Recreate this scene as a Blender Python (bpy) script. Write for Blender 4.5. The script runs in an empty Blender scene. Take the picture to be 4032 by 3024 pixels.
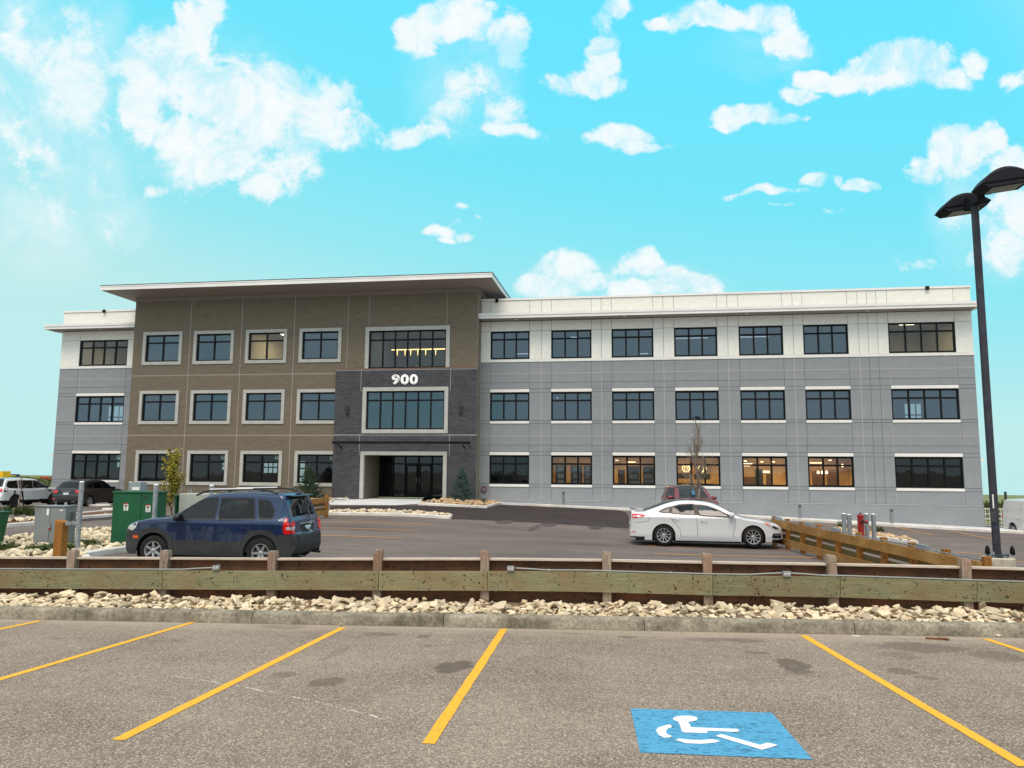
import bpy, bmesh, math, random
from mathutils import Vector, Matrix, noise as mnoise
from mathutils.geometry import tessellate_polygon
random.seed(7)
PI = math.pi
sc = bpy.context.scene
col = sc.collection

# ------------------------------------------------------------------ camera
F_PX = 2950.0                      # focal length in pixels of the 4032 px wide photograph
RT = Vector((0.98807278, 0.15383674, 0.00681507))
UP = Vector((0.01064376, -0.11238097, 0.99360819))
FW = Vector((-0.15361932, 0.98168466, 0.11267798))
cd = bpy.data.cameras.new('camera'); cam = bpy.data.objects.new('camera', cd); col.objects.link(cam)
cam.matrix_world = Matrix(((RT.x, UP.x, -FW.x, 0), (RT.y, UP.y, -FW.y, 0), (RT.z, UP.z, -FW.z, 0), (0, 0, 0, 1)))
cd.sensor_width = 36.0; cd.lens = F_PX / 4032 * 36.0; cd.clip_start = 0.05; cd.clip_end = 5000
sc.camera = cam

def ray(u, v):
    return RT * ((u - 2016) / F_PX) - UP * ((v - 1512) / F_PX) + FW
def atY(u, v, Y): d = ray(u, v); return d * (Y / d.y)
def atD(u, v, D): return ray(u, v) * D

# ------------------------------------------------------------------ colour + node helpers
def rgb(r, g, b):                  # display 0-255 -> linear
    f = lambda c: (c / 255 / 12.92) if c / 255 <= 0.04045 else ((c / 255 + 0.055) / 1.055) ** 2.4
    return (f(r), f(g), f(b), 1)

class NT:
    def __init__(s, tree): s.t = tree; s.n = tree.nodes; s.l = tree.links
    def node(s, typ, **kw):
        nd = s.n.new(typ)
        for k, v in kw.items(): setattr(nd, k, v)
        return nd
    def put(s, sock, val):
        if isinstance(val, bpy.types.NodeSocket): s.l.new(val, sock)
        elif val is not None: sock.default_value = val
    def m(s, op, a, b=None, c=None, clamp=False):
        nd = s.node('ShaderNodeMath', operation=op); nd.use_clamp = clamp
        s.put(nd.inputs[0], a)
        if b is not None: s.put(nd.inputs[1], b)
        if c is not None: s.put(nd.inputs[2], c)
        return nd.outputs[0]
    def vm(s, op, a, b=None):
        nd = s.node('ShaderNodeVectorMath', operation=op); s.put(nd.inputs[0], a)
        if b is not None: s.put(nd.inputs[1], b)
        return nd.outputs['Value'] if op in ('LENGTH', 'DOT_PRODUCT', 'DISTANCE') else nd.outputs[0]
    def comb(s, x, y, z):
        nd = s.node('ShaderNodeCombineXYZ'); s.put(nd.inputs[0], x); s.put(nd.inputs[1], y); s.put(nd.inputs[2], z); return nd.outputs[0]
    def noise(s, vec, scale, detail=4, rough=0.55, dist=0.0, color=False):
        nd = s.node('ShaderNodeTexNoise'); s.put(nd.inputs['Vector'], vec)
        nd.inputs['Scale'].default_value = scale; nd.inputs['Detail'].default_value = detail
        nd.inputs['Roughness'].default_value = rough; nd.inputs['Distortion'].default_value = dist
        return nd.outputs['Color'] if color else nd.outputs[0]
    def voro(s, vec, scale, feature='F1', out=0, rnd=1.0):
        nd = s.node('ShaderNodeTexVoronoi', feature=feature); s.put(nd.inputs['Vector'], vec)
        nd.inputs['Scale'].default_value = scale; nd.inputs['Randomness'].default_value = rnd; return nd.outputs[out]
    def mapr(s, v, a, b, c=0.0, d=1.0, smooth=False):
        nd = s.node('ShaderNodeMapRange'); nd.interpolation_type = 'SMOOTHSTEP' if smooth else 'LINEAR'
        s.put(nd.inputs[0], v)
        for i, x in enumerate((a, b, c, d)): nd.inputs[1 + i].default_value = x
        return nd.outputs[0]
    def mix(s, f, a, b, blend='MIX'):
        nd = s.node('ShaderNodeMix', data_type='RGBA', blend_type=blend)
        s.put(nd.inputs[0], f); s.put(nd.inputs[6], a); s.put(nd.inputs[7], b); return nd.outputs[2]
    def coord(s, which='Object'): return s.node('ShaderNodeTexCoord').outputs[which]
    def pos(s): return s.node('ShaderNodeNewGeometry').outputs['Position']
    def scale(s, vec, v3, loc=(0, 0, 0)):
        nd = s.node('ShaderNodeMapping'); s.put(nd.inputs[0], vec)
        nd.inputs['Scale'].default_value = v3; nd.inputs['Location'].default_value = loc; return nd.outputs[0]
    def bump(s, h, strength=0.3, dist=0.01):
        nd = s.node('ShaderNodeBump'); nd.inputs['Strength'].default_value = strength; nd.inputs['Distance'].default_value = dist
        s.put(nd.inputs['Height'], h); return nd.outputs[0]

# ------------------------------------------------------------------ sky (direction based, at infinity) and sun
world = bpy.data.worlds.new('World'); sc.world = world; world.use_nodes = True
def build_sky():
    W = NT(world.node_tree)
    for nd in list(W.n): W.n.remove(nd)
    out = W.node('ShaderNodeOutputWorld'); bg = W.node('ShaderNodeBackground')
    d = W.vm('NORMALIZE', W.coord('Generated'))
    sep = W.node('ShaderNodeSeparateXYZ'); W.l.new(d, sep.inputs[0])
    z = sep.outputs[2]
    # clear sky: pale cyan at the horizon to saturated cyan overhead
    ramp = W.node('ShaderNodeValToRGB'); cr = ramp.color_ramp
    side = W.vm('DOT_PRODUCT', d, tuple(RT))
    hz = W.m('ADD', z, W.m('MULTIPLY', side, 0.16))
    W.l.new(hz, ramp.inputs[0])
    cr.elements[0].position = 0.0; cr.elements[0].color = rgb(190, 235, 235)
    cr.elements[1].position = 1.0; cr.elements[1].color = rgb(70, 205, 250)
    for p, c in ((0.14, (188, 234, 234)), (0.25, (150, 231, 241)), (0.38, (118, 229, 248)), (0.55, (102, 228, 255))):
        e = cr.elements.new(p); e.color = rgb(*c)
    nish = W.node('ShaderNodeTexSky', sky_type='NISHITA'); nish.sun_disc = False
    nish.sun_elevation = math.radians(61); nish.sun_rotation = math.radians(200)
    base = W.mix(1.0, ramp.outputs[0], W.mix(1.0, nish.outputs[0], (0.004, 0.004, 0.004, 1), 'MULTIPLY'), 'ADD')
    # tangent-plane coordinates of the sky facing the building (a fixed world direction)
    f = W.vm('DOT_PRODUCT', d, tuple(FW)); r = W.vm('DOT_PRODUCT', d, tuple(RT)); up = W.vm('DOT_PRODUCT', d, tuple(UP))
    fs = W.m('MAXIMUM', f, 0.25)
    q = W.comb(W.m('DIVIDE', r, fs), W.m('DIVIDE', up, fs), 0.0)
    warp = W.vm('SCALE', W.vm('SUBTRACT', W.noise(q, 7.0, 3, 0.6, color=True), (0.5, 0.5, 0.5)))
    warp.node.inputs['Scale'].default_value = 0.07
    qw = W.vm('ADD', q, W.vm('MULTIPLY', warp, (1, 1, 0)))
    # clouds: centre u, v and radii in px of a 2212 px wide view, softness, weight
    clouds = [(90,60,140,110,.62),(150,200,120,130,.6),(90,330,110,110,.62),(170,430,80,110,.45),(250,470,90,60,.4),
      (330,150,80,70,1.),(300,230,60,90,.95),(425,50,60,75,.9),(400,110,70,60,1.),(480,190,140,80,.95),(600,190,110,80,.9),(680,250,120,70,.9),(560,230,150,90,.85),(720,290,60,35,.8),
      (470,330,150,90,.85),(600,370,100,70,.8),(400,290,90,60,.9),(340,405,30,18,.8),(560,270,160,70,.7),
      (890,70,50,40,.95),(960,35,80,45,.95),(1030,20,60,35,.8),(1100,80,45,60,.9),(1030,180,60,70,.72),(980,250,60,40,.75),(1080,250,60,45,.6),(900,285,90,24,.72),(1090,290,90,16,.75),(830,275,25,25,.5),
      (1300,60,35,35,.8),(1335,15,40,30,.9),(1300,120,40,50,1.),(1265,175,70,35,1.),
      (1430,45,32,13,.95),(1540,35,80,32,1.),(1640,25,60,40,.9),(1690,95,60,45,.95),(1650,150,40,20,.5),
      (1960,120,85,38,1.),(1900,160,90,40,1.),(1780,180,80,28,1.),(1730,215,50,18,.9),(2050,165,60,25,.9),(2110,140,40,25,.85),(2200,180,40,25,.8),
      (1610,250,70,24,1.),(1580,265,45,12,.9),(1700,262,30,14,.8),(1740,268,22,12,.7),
      (1340,290,80,25,1.),(1390,308,60,12,.9),(1455,302,26,16,.6),(1235,290,12,20,.35),
      (2060,320,75,55,1.),(2120,290,60,30,1.),(2000,370,45,30,.9),(2180,340,60,40,.9),(2190,440,50,80,.9),(2150,540,70,60,.8),(2120,480,80,60,.6),(2030,580,85,22,.55),(1960,570,30,30,.4),
      (1650,413,75,9,.8),(1750,397,35,10,.8),(1860,412,45,12,.85),(1805,400,12,9,.6),(1690,448,30,6,.6),(1800,452,34,7,.6),(1600,420,22,6,.6),
      (990,446,22,12,.7),(945,502,45,18,.85),(1000,512,26,10,.8),(1030,466,14,8,.6),(965,520,25,7,.8),(975,485,20,10,.6),
      (1215,585,60,45,1.),(1180,625,60,25,1.),(1270,570,45,25,.8),(1380,580,65,33,1.),(1300,605,50,20,.7),(1440,600,50,26,.9),(1515,610,50,24,1.),(1400,630,110,22,.9),(1290,622,110,24,.8),(1250,600,60,30,.7),(20,120,120,160,.5),(60,250,130,90,.5)]
    total = None
    for (u, v, ru, rv, w) in clouds:
        k = 1.8228 / F_PX
        c = ((u - 1106) * k, -(v - 829.5) * k, 0)
        dv = W.vm('MULTIPLY', W.vm('SUBTRACT', qw, c), (1 / (ru * k * 1.42), 1 / (rv * k * 1.42), 0))
        mk = W.m('MULTIPLY', W.mapr(W.vm('DOT_PRODUCT', dv, dv), 0.0, 1.15, 1.0, 0.0), w)
        total = mk if total is None else W.m('SMOOTH_MAX' if False else 'MAXIMUM', total, mk)
    nz = W.noise(q, 20.0, 10, 0.70, 0.35)
    nz2 = W.noise(q, 8.0, 6, 0.62, 0.5)
    dens = W.m('ADD', total, W.m('ADD', W.m('MULTIPLY', W.m('SUBTRACT', nz, 0.5), 1.7), W.m('MULTIPLY', W.m('SUBTRACT', nz2, 0.5), 0.9)))
    front = W.m('MULTIPLY', W.mapr(dens, 0.38, 0.74, 0, 1, True), W.mapr(total, 0.0, 0.12))
    front = W.m('MULTIPLY', front, W.m('MINIMUM', W.m('ADD', W.m('MULTIPLY', total, 0.75), 0.42), 1.0))
    # thin parts inside the clouds let the blue through; brighter lumps towards their upper rims
    thin = W.noise(q, 13.0, 8, 0.66, 0.6)
    front = W.m('MULTIPLY', front, W.mapr(thin, 0.36, 0.54, 0.44, 1.0, True))
    veil = None
    for (u, v, ru, rv, w) in ((30, 180, 230, 260, .62), (90, 400, 200, 220, .42), (170, 60, 120, 120, .35), (230, 480, 150, 80, .28), (1000, 160, 130, 170, .22), (2140, 470, 150, 160, .38), (1640, 110, 130, 70, .30), (430, 220, 250, 180, .30), (1350, 620, 240, 60, .30)):
        k = 1.8228 / F_PX; dv = W.vm('MULTIPLY', W.vm('SUBTRACT', qw, ((u - 1106) * k, -(v - 829.5) * k, 0)), (1 / (ru * k), 1 / (rv * k), 0))
        a_ = W.m('MULTIPLY', W.mapr(W.vm('DOT_PRODUCT', dv, dv), 0.0, 1.3, 1.0, 0.0, True), w); veil = a_ if veil is None else W.m('MAXIMUM', veil, a_)
    veil = W.m('MULTIPLY', veil, W.mapr(nz2, 0.30, 0.66, 0.25, 1.25, True))
    front = W.m('SUBTRACT', 1.0, W.m('MULTIPLY', W.m('SUBTRACT', 1.0, front), W.m('SUBTRACT', 1.0, veil)))
    # elsewhere: the same kind of broken cloud, thicker, as the soft light on the place implies
    n3 = W.noise(W.scale(d, (1, 1, 1.8)), 2.6, 7, 0.6, 0.3)
    rest = W.mapr(n3, 0.30, 0.52, 0, 1, True)
    inview = W.mapr(f, 0.62, 0.80, 0, 1, True)
    mix = W.m('ADD', W.m('MULTIPLY', front, inview), W.m('MULTIPLY', rest, W.m('SUBTRACT', 1.0, inview)))
    cloudc = W.mix(W.mapr(nz, 0.3, 0.7), rgb(226, 247, 252), rgb(254, 255, 255))
    c = W.mix(mix, base, cloudc)
    W.l.new(c, bg.inputs[0]); bg.inputs[1].default_value = 1.0
    W.l.new(bg.outputs[0], out.inputs[0])
    world.cycles.sampling_method = 'MANUAL'; world.cycles.sample_map_resolution = 512
build_sky()

sl = bpy.data.lights.new('sun', 'SUN'); sun = bpy.data.objects.new('sun', sl); col.objects.link(sun)
sl.energy = 2.7; sl.angle = math.radians(32); sl.color = (1.0, 0.80, 0.66)
sdir = Vector((math.cos(math.radians(61)) * -0.10, math.cos(math.radians(61)) * -0.99, math.sin(math.radians(61))))
sun.rotation_euler = sdir.to_track_quat('Z', 'Y').to_euler()
vs = sc.view_settings; vs.view_transform = 'Standard'; vs.look = 'None'; vs.exposure = 0.0; vs.gamma = 1.0; vs.use_curve_mapping = False

# ------------------------------------------------------------------ materials
def mat(name, base, rough=0.6, metal=0.0, spec=0.5, coat=0.0, emit=None, estr=0.0):
    m = bpy.data.materials.new(name); m.use_nodes = True
    p = m.node_tree.nodes['Principled BSDF']
    p.inputs['Base Color'].default_value = base; p.inputs['Roughness'].default_value = rough
    p.inputs['Metallic'].default_value = metal; p.inputs['Specular IOR Level'].default_value = spec
    p.inputs['Coat Weight'].default_value = coat; p.inputs['Coat Roughness'].default_value = 0.04
    if emit: p.inputs['Emission Color'].default_value = emit; p.inputs['Emission Strength'].default_value = estr
    return m
def P(m): return m.node_tree.nodes['Principled BSDF']
def lerp(a, b, t): return tuple(a[i] + (b[i] - a[i]) * t for i in range(3)) + (1,)

def noisy(name, c1, c2, scale=8, detail=5, rough=0.8, bump=0.2, bdist=0.004, stretch=(1, 1, 1), perobj=0.0, spec=0.3, world_pos=False, metal=0.0, fine=0.0, lo=0.35, hi=0.65, coat=0.0):
    m = mat(name, c1, rough, metal, spec, coat); N = NT(m.node_tree); p = P(m)
    v = N.pos() if world_pos else N.coord('Object')
    v = N.scale(v, stretch)
    n = N.noise(v, scale, detail, 0.6)
    c = N.mix(N.mapr(n, lo, hi), c1, c2)
    if fine:
        nf = N.noise(v, scale * 9, 2, 0.6); k = N.mapr(nf, 0.3, 0.7, 1 - fine, 1 + fine)
        c = N.mix(1.0, c, N.comb(k, k, k), 'MULTIPLY')
    if perobj:
        ri = N.node('ShaderNodeObjectInfo').outputs['Random']; k = N.mapr(ri, 0, 1, 1 - perobj, 1 + perobj)
        c = N.mix(1.0, c, N.comb(k, k, k), 'MULTIPLY')
    N.put(p.inputs['Base Color'], c)
    if bump: N.put(p.inputs['Normal'], N.bump(n, bump, bdist))
    return m

def asphalt(name, dark, light, speck, big=0.35, stains=(), speck_scale=75, speck_amt=0.6, crack=None, bigscale=0.35, dust=None, stretchx=1.0):
    m = mat(name, light, 0.9, 0, 0.25); N = NT(m.node_tree); p = P(m); v = N.pos()
    n1 = N.noise(N.scale(v, (bigscale * stretchx, bigscale, bigscale)), 1.6, 6, 0.65); n2 = N.noise(v, 38, 4, 0.75)
    c = N.mix(N.mapr(n1, 0.3, 0.7), dark, light)
    nm = N.noise(N.scale(v, (0.6 * stretchx, 2.2, 1)), 1.3, 5, 0.7)
    k = N.mapr(nm, 0.3, 0.7, 1 - big * 0.4, 1 + big * 0.4); c = N.mix(1.0, c, N.comb(k, k, k), 'MULTIPLY')
    k2 = N.mapr(n2, 0.3, 0.7, 0.80, 1.20); c = N.mix(1.0, c, N.comb(k2, k2, k2), 'MULTIPLY')
    vo = N.voro(v, speck_scale, out=1)                                  # aggregate: a colour per stone
    sepc = N.node('ShaderNodeSeparateColor'); N.l.new(vo, sepc.inputs[0])
    c = N.mix(N.m('MULTIPLY', N.mapr(sepc.outputs[0], 0.62, 0.92), speck_amt), c, speck)
    c = N.mix(N.m('MULTIPLY', N.mapr(sepc.outputs[1], 0.75, 0.9), speck_amt), c, lerp(dark, (0, 0, 0), 0.6))
    h = None
    if stains:
        sep = N.node('ShaderNodeSeparateXYZ'); N.l.new(v, sep.inputs[0])
        w = N.noise(v, 3.2, 7, 0.72)
        tot = None
        for (x, y, rx, ry, ang, amt) in stains:
            ca, sa = math.cos(ang), math.sin(ang)
            dx = N.m('SUBTRACT', sep.outputs[0], x); dy = N.m('SUBTRACT', sep.outputs[1], y)
            a = N.m('MULTIPLY_ADD', dx, ca / rx, N.m('MULTIPLY', dy, sa / rx)); b = N.m('MULTIPLY_ADD', dx, -sa / ry, N.m('MULTIPLY', dy, ca / ry))
            r2 = N.m('ADD', N.m('MULTIPLY', a, a), N.m('MULTIPLY', b, b))
            r2 = N.m('ADD', r2, N.m('MULTIPLY', N.m('SUBTRACT', w, 0.5), 3.4))
            s_ = N.m('MULTIPLY', N.mapr(r2, 0.65, 1.10, 1, 0, True), min(1, amt * 1.1))
            tot = s_ if tot is None else N.m('MAXIMUM', tot, s_)
        c = N.mix(N.m('MULTIPLY', tot, N.mapr(N.noise(v, 9, 5, .7), .3, .55, .65, 1.0)), c, lerp(dark, (0, 0, 0), 0.30))
    if dust:
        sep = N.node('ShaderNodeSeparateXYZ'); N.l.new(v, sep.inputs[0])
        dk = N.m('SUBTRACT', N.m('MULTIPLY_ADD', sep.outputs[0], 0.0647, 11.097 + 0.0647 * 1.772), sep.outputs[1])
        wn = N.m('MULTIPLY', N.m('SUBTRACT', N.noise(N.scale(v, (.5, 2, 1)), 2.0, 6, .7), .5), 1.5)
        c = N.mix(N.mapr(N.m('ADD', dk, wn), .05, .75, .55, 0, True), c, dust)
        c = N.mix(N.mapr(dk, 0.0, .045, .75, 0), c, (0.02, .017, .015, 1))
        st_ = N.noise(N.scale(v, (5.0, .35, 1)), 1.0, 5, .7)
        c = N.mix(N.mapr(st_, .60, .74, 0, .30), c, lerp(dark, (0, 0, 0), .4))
    if crack:
        sep = N.node('ShaderNodeSeparateXYZ'); N.l.new(v, sep.inputs[0])
        (x0, y0, x1, y1, cc) = crack
        L = math.hypot(x1 - x0, y1 - y0); ux, uy = (x1 - x0) / L, (y1 - y0) / L
        dx = N.m('SUBTRACT', sep.outputs[0], x0); dy = N.m('SUBTRACT', sep.outputs[1], y0)
        t = N.m('MULTIPLY_ADD', dx, ux, N.m('MULTIPLY', dy, uy)); q = N.m('MULTIPLY_ADD', dx, -uy, N.m('MULTIPLY', dy, ux))
        bow = N.m('MULTIPLY', N.m('MULTIPLY', t, N.m('SUBTRACT', L, t)), -0.045)
        wob = N.m('MULTIPLY', N.m('SUBTRACT', N.noise(v, 5.0, 4, 0.7), 0.5), 0.12)
        q = N.m('ABSOLUTE', N.m('ADD', N.m('ADD', q, bow), wob))
        inside = N.m('MULTIPLY', N.mapr(t, 0, 0.15), N.mapr(t, L - 0.15, L, 1, 0))
        line = N.m('MULTIPLY', N.mapr(q, 0.004, 0.014, 1, 0), inside)
        line = N.m('MULTIPLY', line, N.mapr(N.noise(v, 14, 3), 0.42, 0.55))
        c = N.mix(N.m('MULTIPLY', line, 0.75), c, cc)
    N.put(p.inputs['Base Color'], c)
    N.put(p.inputs['Normal'], N.bump(N.m('ADD', sepc.outputs[2], n2), 0.45, 0.006))
    return m

def worn_paint(name, paint, under, amount=0.5, scale=18, crackx=3.0, lo=.34, hi=.40):
    m = mat(name, paint, 0.75, 0, 0.3); N = NT(m.node_tree); p = P(m); v = N.pos()
    n = N.noise(N.scale(v, (1, crackx, 1)), scale, 5, 0.75)
    f = N.mapr(n, lo, hi, 1, 0)
    n2 = N.noise(v, 60, 3, 0.7); k = N.mapr(n2, 0.3, 0.7, 0.86, 1.12)
    c = N.mix(1.0, paint, N.comb(k, k, k), 'MULTIPLY')
    c = N.mix(N.m('MULTIPLY', f, amount), c, under)
    N.put(p.inputs['Base Color'], c); N.put(p.inputs['Normal'], N.bump(n2, 0.4, 0.004))
    return m

def wood(name, c1, c2, knot, rough=0.85, stain=None, axis=0, knots=True):
    m = mat(name, c1, rough, 0, 0.2); N = NT(m.node_tree); p = P(m)
    v = N.coord('Object'); oi = N.node('ShaderNodeObjectInfo').outputs['Random']
    off = N.m('MULTIPLY', oi, 37.0); v = N.vm('ADD', v, N.comb(off, off, off))
    st = [14, 14, 14]; st[axis] = 1.0
    g = N.noise(N.scale(v, tuple(st)), 2.2, 6, 0.7, 0.8)
    c = N.mix(N.mapr(g, 0.32, 0.68), c1, c2)
    b = N.noise(v, 1.7, 4, 0.6)
    if stain: c = N.mix(N.mapr(b, 0.45, 0.68, 0, 0.75), c, stain)
    if knots:
        st2 = [7, 7, 7]; st2[axis] = 2.6
        kd = N.voro(N.scale(N.vm('ADD', v, N.vm('SCALE', N.noise(v, 6, 2, color=True))), tuple(st2)), 1.0)
        c = N.mix(N.mapr(kd, 0.12, 0.26, 0.9, 0, True), c, knot)
        g2 = N.noise(N.scale(v, tuple([8 if i != axis else 3 for i in range(3)])), 2.5, 3, 0.8, 1.2)
        c = N.mix(N.mapr(g2, 0.60, 0.74, 0, 0.65), c, knot)
    k = N.mapr(oi, 0, 1, 0.86, 1.14); c = N.mix(1.0, c, N.comb(k, k, k), 'MULTIPLY')
    N.put(p.inputs['Base Color'], c); N.put(p.inputs['Normal'], N.bump(g, 0.35, 0.004))
    return m

def glass(name, tint, refl=0.12, spec_rough=0.02, body=(0.01, 0.015, 0.02, 1), opacity=0.3, gtint=(0.9, 0.95, 1, 1)):
    """window glass: a see-through part, a faint dark body and a mirror part that grows with the angle"""
    m = bpy.data.materials.new(name); m.use_nodes = True; N = NT(m.node_tree)
    for nd in list(N.n): N.n.remove(nd)
    out = N.node('ShaderNodeOutputMaterial')
    tr = N.node('ShaderNodeBsdfTransparent'); tr.inputs[0].default_value = tint
    df = N.node('ShaderNodeBsdfDiffuse'); df.inputs[0].default_value = body
    gl = N.node('ShaderNodeBsdfGlossy'); gl.inputs['Roughness'].default_value = spec_rough; gl.inputs[0].default_value = (0.9, 0.95, 1, 1)
    gl.inputs[0].default_value = gtint; N.put(gl.inputs['Normal'], N.bump(N.noise(N.pos(), 0.9, 2, 0.5), 0.10, 0.05))
    a = N.node('ShaderNodeMixShader'); a.inputs[0].default_value = opacity; N.l.new(tr.outputs[0], a.inputs[1]); N.l.new(df.outputs[0], a.inputs[2])
    lw = N.node('ShaderNodeLayerWeight'); lw.inputs[0].default_value = 0.25
    fac = N.mapr(lw.outputs['Fresnel'], 0.0, 1.0, refl, 1.0)
    b = N.node('ShaderNodeMixShader'); N.l.new(fac, b.inputs[0]); N.l.new(a.outputs[0], b.inputs[1]); N.l.new(gl.outputs[0], b.inputs[2])
    N.l.new(b.outputs[0], out.inputs[0]); return m

def carpaint(name, c, flake=0.05, metal=0.3, rough=0.38, coat=1.0):
    m = mat(name, c, rough, metal, 0.5, coat); N = NT(m.node_tree); p = P(m)
    n = N.noise(N.coord('Object'), 3.5, 4, 0.6); k = N.mapr(n, 0.3, 0.7, 1 - flake, 1 + flake)
    N.put(p.inputs['Base Color'], N.mix(1.0, c, N.comb(k, k, k), 'MULTIPLY'))
    N.put(p.inputs['Roughness'], N.mapr(N.noise(N.coord('Object'), 9, 4), 0.3, 0.7, rough - .06, rough + .1))
    return m

# ------------------------------------------------------------------ mesh helpers
class MB:
    """collects shapes and links them as ONE mesh object"""
    def __init__(s): s.v = []; s.f = []; s.mi = []; s.cur = 0
    def add(s, verts, faces):
        o = len(s.v); s.v += [tuple(p) for p in verts]; s.f += [tuple(i + o for i in f) for f in faces]; s.mi += [s.cur] * len(faces)
    def box(s, x0, x1, y0, y1, z0, z1, open_back=False):
        vs_ = [(x0, y0, z0), (x1, y0, z0), (x1, y1, z0), (x0, y1, z0), (x0, y0, z1), (x1, y0, z1), (x1, y1, z1), (x0, y1, z1)]
        fs = [(0, 3, 2, 1), (4, 5, 6, 7), (0, 1, 5, 4), (1, 2, 6, 5), (3, 0, 4, 7)]
        if not open_back: fs.append((2, 3, 7, 6))
        s.add(vs_, fs)
    def bar(s, a, b, w, h, up=(0, 0, 1)):
        """a beam from a to b: w across, h along up"""
        a, b = Vector(a), Vector(b); d = (b - a).normalized(); u = Vector(up); sd = d.cross(u)
        if sd.length < 1e-6: sd = Vector((1, 0, 0))
        sd.normalize(); u = sd.cross(d).normalized()
        q = []
        for p in (a, b):
            for (i, j) in ((-1, -1), (1, -1), (1, 1), (-1, 1)): q.append(p + sd * (i * w / 2) + u * (j * h / 2))
        s.add(q, [(3, 2, 1, 0), (4, 5, 6, 7), (0, 1, 5, 4), (1, 2, 6, 5), (2, 3, 7, 6), (3, 0, 4, 7)])
    def tube(s, pts, r, seg=8, caps=True):
        pts = [Vector(p) for p in pts]; rs = r if isinstance(r, (list, tuple)) else [r] * len(pts)
        o = len(s.v); vv = []; ff = []; n = len(pts)
        ref = None
        for i, p in enumerate(pts):
            d = (pts[min(i + 1, n - 1)] - pts[max(i - 1, 0)])
            d = d.normalized() if d.length > 1e-9 else Vector((0, 0, 1))
            if ref is None: ref = Vector((1, 0, 0)) if abs(d.x) < 0.9 else Vector((0, 1, 0))
            a = d.cross(ref)
            if a.length < 1e-4: a = d.cross(Vector((0, 1, 0.3)))
            a.normalize(); b = d.cross(a).normalized(); ref = -b if False else ref
            for k in range(seg):
                t = 2 * PI * k / seg; vv.append(p + a * (math.cos(t) * rs[i]) + b * (math.sin(t) * rs[i]))
        for i in range(n - 1):
            for k in range(seg):
                k2 = (k + 1) % seg; ff.append((i * seg + k, i * seg + k2, (i + 1) * seg + k2, (i + 1) * seg + k))
        if caps: ff.append(tuple(range(seg))); ff.append(tuple((n - 1) * seg + k for k in reversed(range(seg))))
        s.add(vv, ff)
    def lathe(s, prof, seg=24, origin=(0, 0, 0), axis='Z'):
        """prof: (radius, height) pairs turned about the axis"""
        vv = []; ff = []; n = len(prof); ox, oy, oz = origin
        for (r, h) in prof:
            for k in range(seg):
                t = 2 * PI * k / seg; c, s_ = r * math.cos(t), r * math.sin(t)
                if axis == 'Z': vv.append((ox + c, oy + s_, oz + h))
                elif axis == 'Y': vv.append((ox + c, oy + h, oz + s_))
                else: vv.append((ox + h, oy + c, oz + s_))
        for i in range(n - 1):
            for k in range(seg):
                k2 = (k + 1) % seg; ff.append((i * seg + k, i * seg + k2, (i + 1) * seg + k2, (i + 1) * seg + k))
        s.add(vv, ff)
    def prism(s, poly, y0, y1, plane='XZ'):
        """closed outline extruded between y0 and y1"""
        n = len(poly); vv = []
        for yy in (y0, y1):
            for (a, b) in poly:
                vv.append((a, yy, b) if plane == 'XZ' else (a, b, yy) if plane == 'XY' else (yy, a, b))
        ff = [tuple(range(n)), tuple(reversed(range(n, 2 * n)))]
        for i in range(n): j = (i + 1) % n; ff.append((i, i + n, j + n, j))
        s.add(vv, ff)
    def build(s, name, m, parent=None, loc=None, rotz=0.0, smooth=False, bevel=0.0, kind=None, angle=40):
        me = bpy.data.meshes.new(name); me.from_pydata(s.v, [], s.f)
        ms = m if isinstance(m, (list, tuple)) else [m]
        for x in ms: me.materials.append(x)
        if len(ms) > 1: me.polygons.foreach_set('material_index', s.mi)
        b = bmesh.new(); b.from_mesh(me); bmesh.ops.recalc_face_normals(b, faces=b.faces)
        if bevel:
            bmesh.ops.remove_doubles(b, verts=b.verts, dist=1e-5)
            es = [e for e in b.edges if len(e.link_faces) == 2 and e.calc_face_angle(0) > math.radians(30)]
            bmesh.ops.bevel(b, geom=es, offset=bevel, segments=1, affect='EDGES', profile=0.5)
        b.to_mesh(me); b.free()
        if smooth:
            me.polygons.foreach_set('use_smooth', [True] * len(me.polygons)); me.set_sharp_from_angle(angle=math.radians(angle))
        me.update()
        o = bpy.data.objects.new(name, me); col.objects.link(o)
        if parent: o.parent = parent
        if loc is not None: o.location = loc
        if rotz: o.rotation_euler = (0, 0, rotz)
        if kind: o['kind'] = kind
        return o

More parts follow.
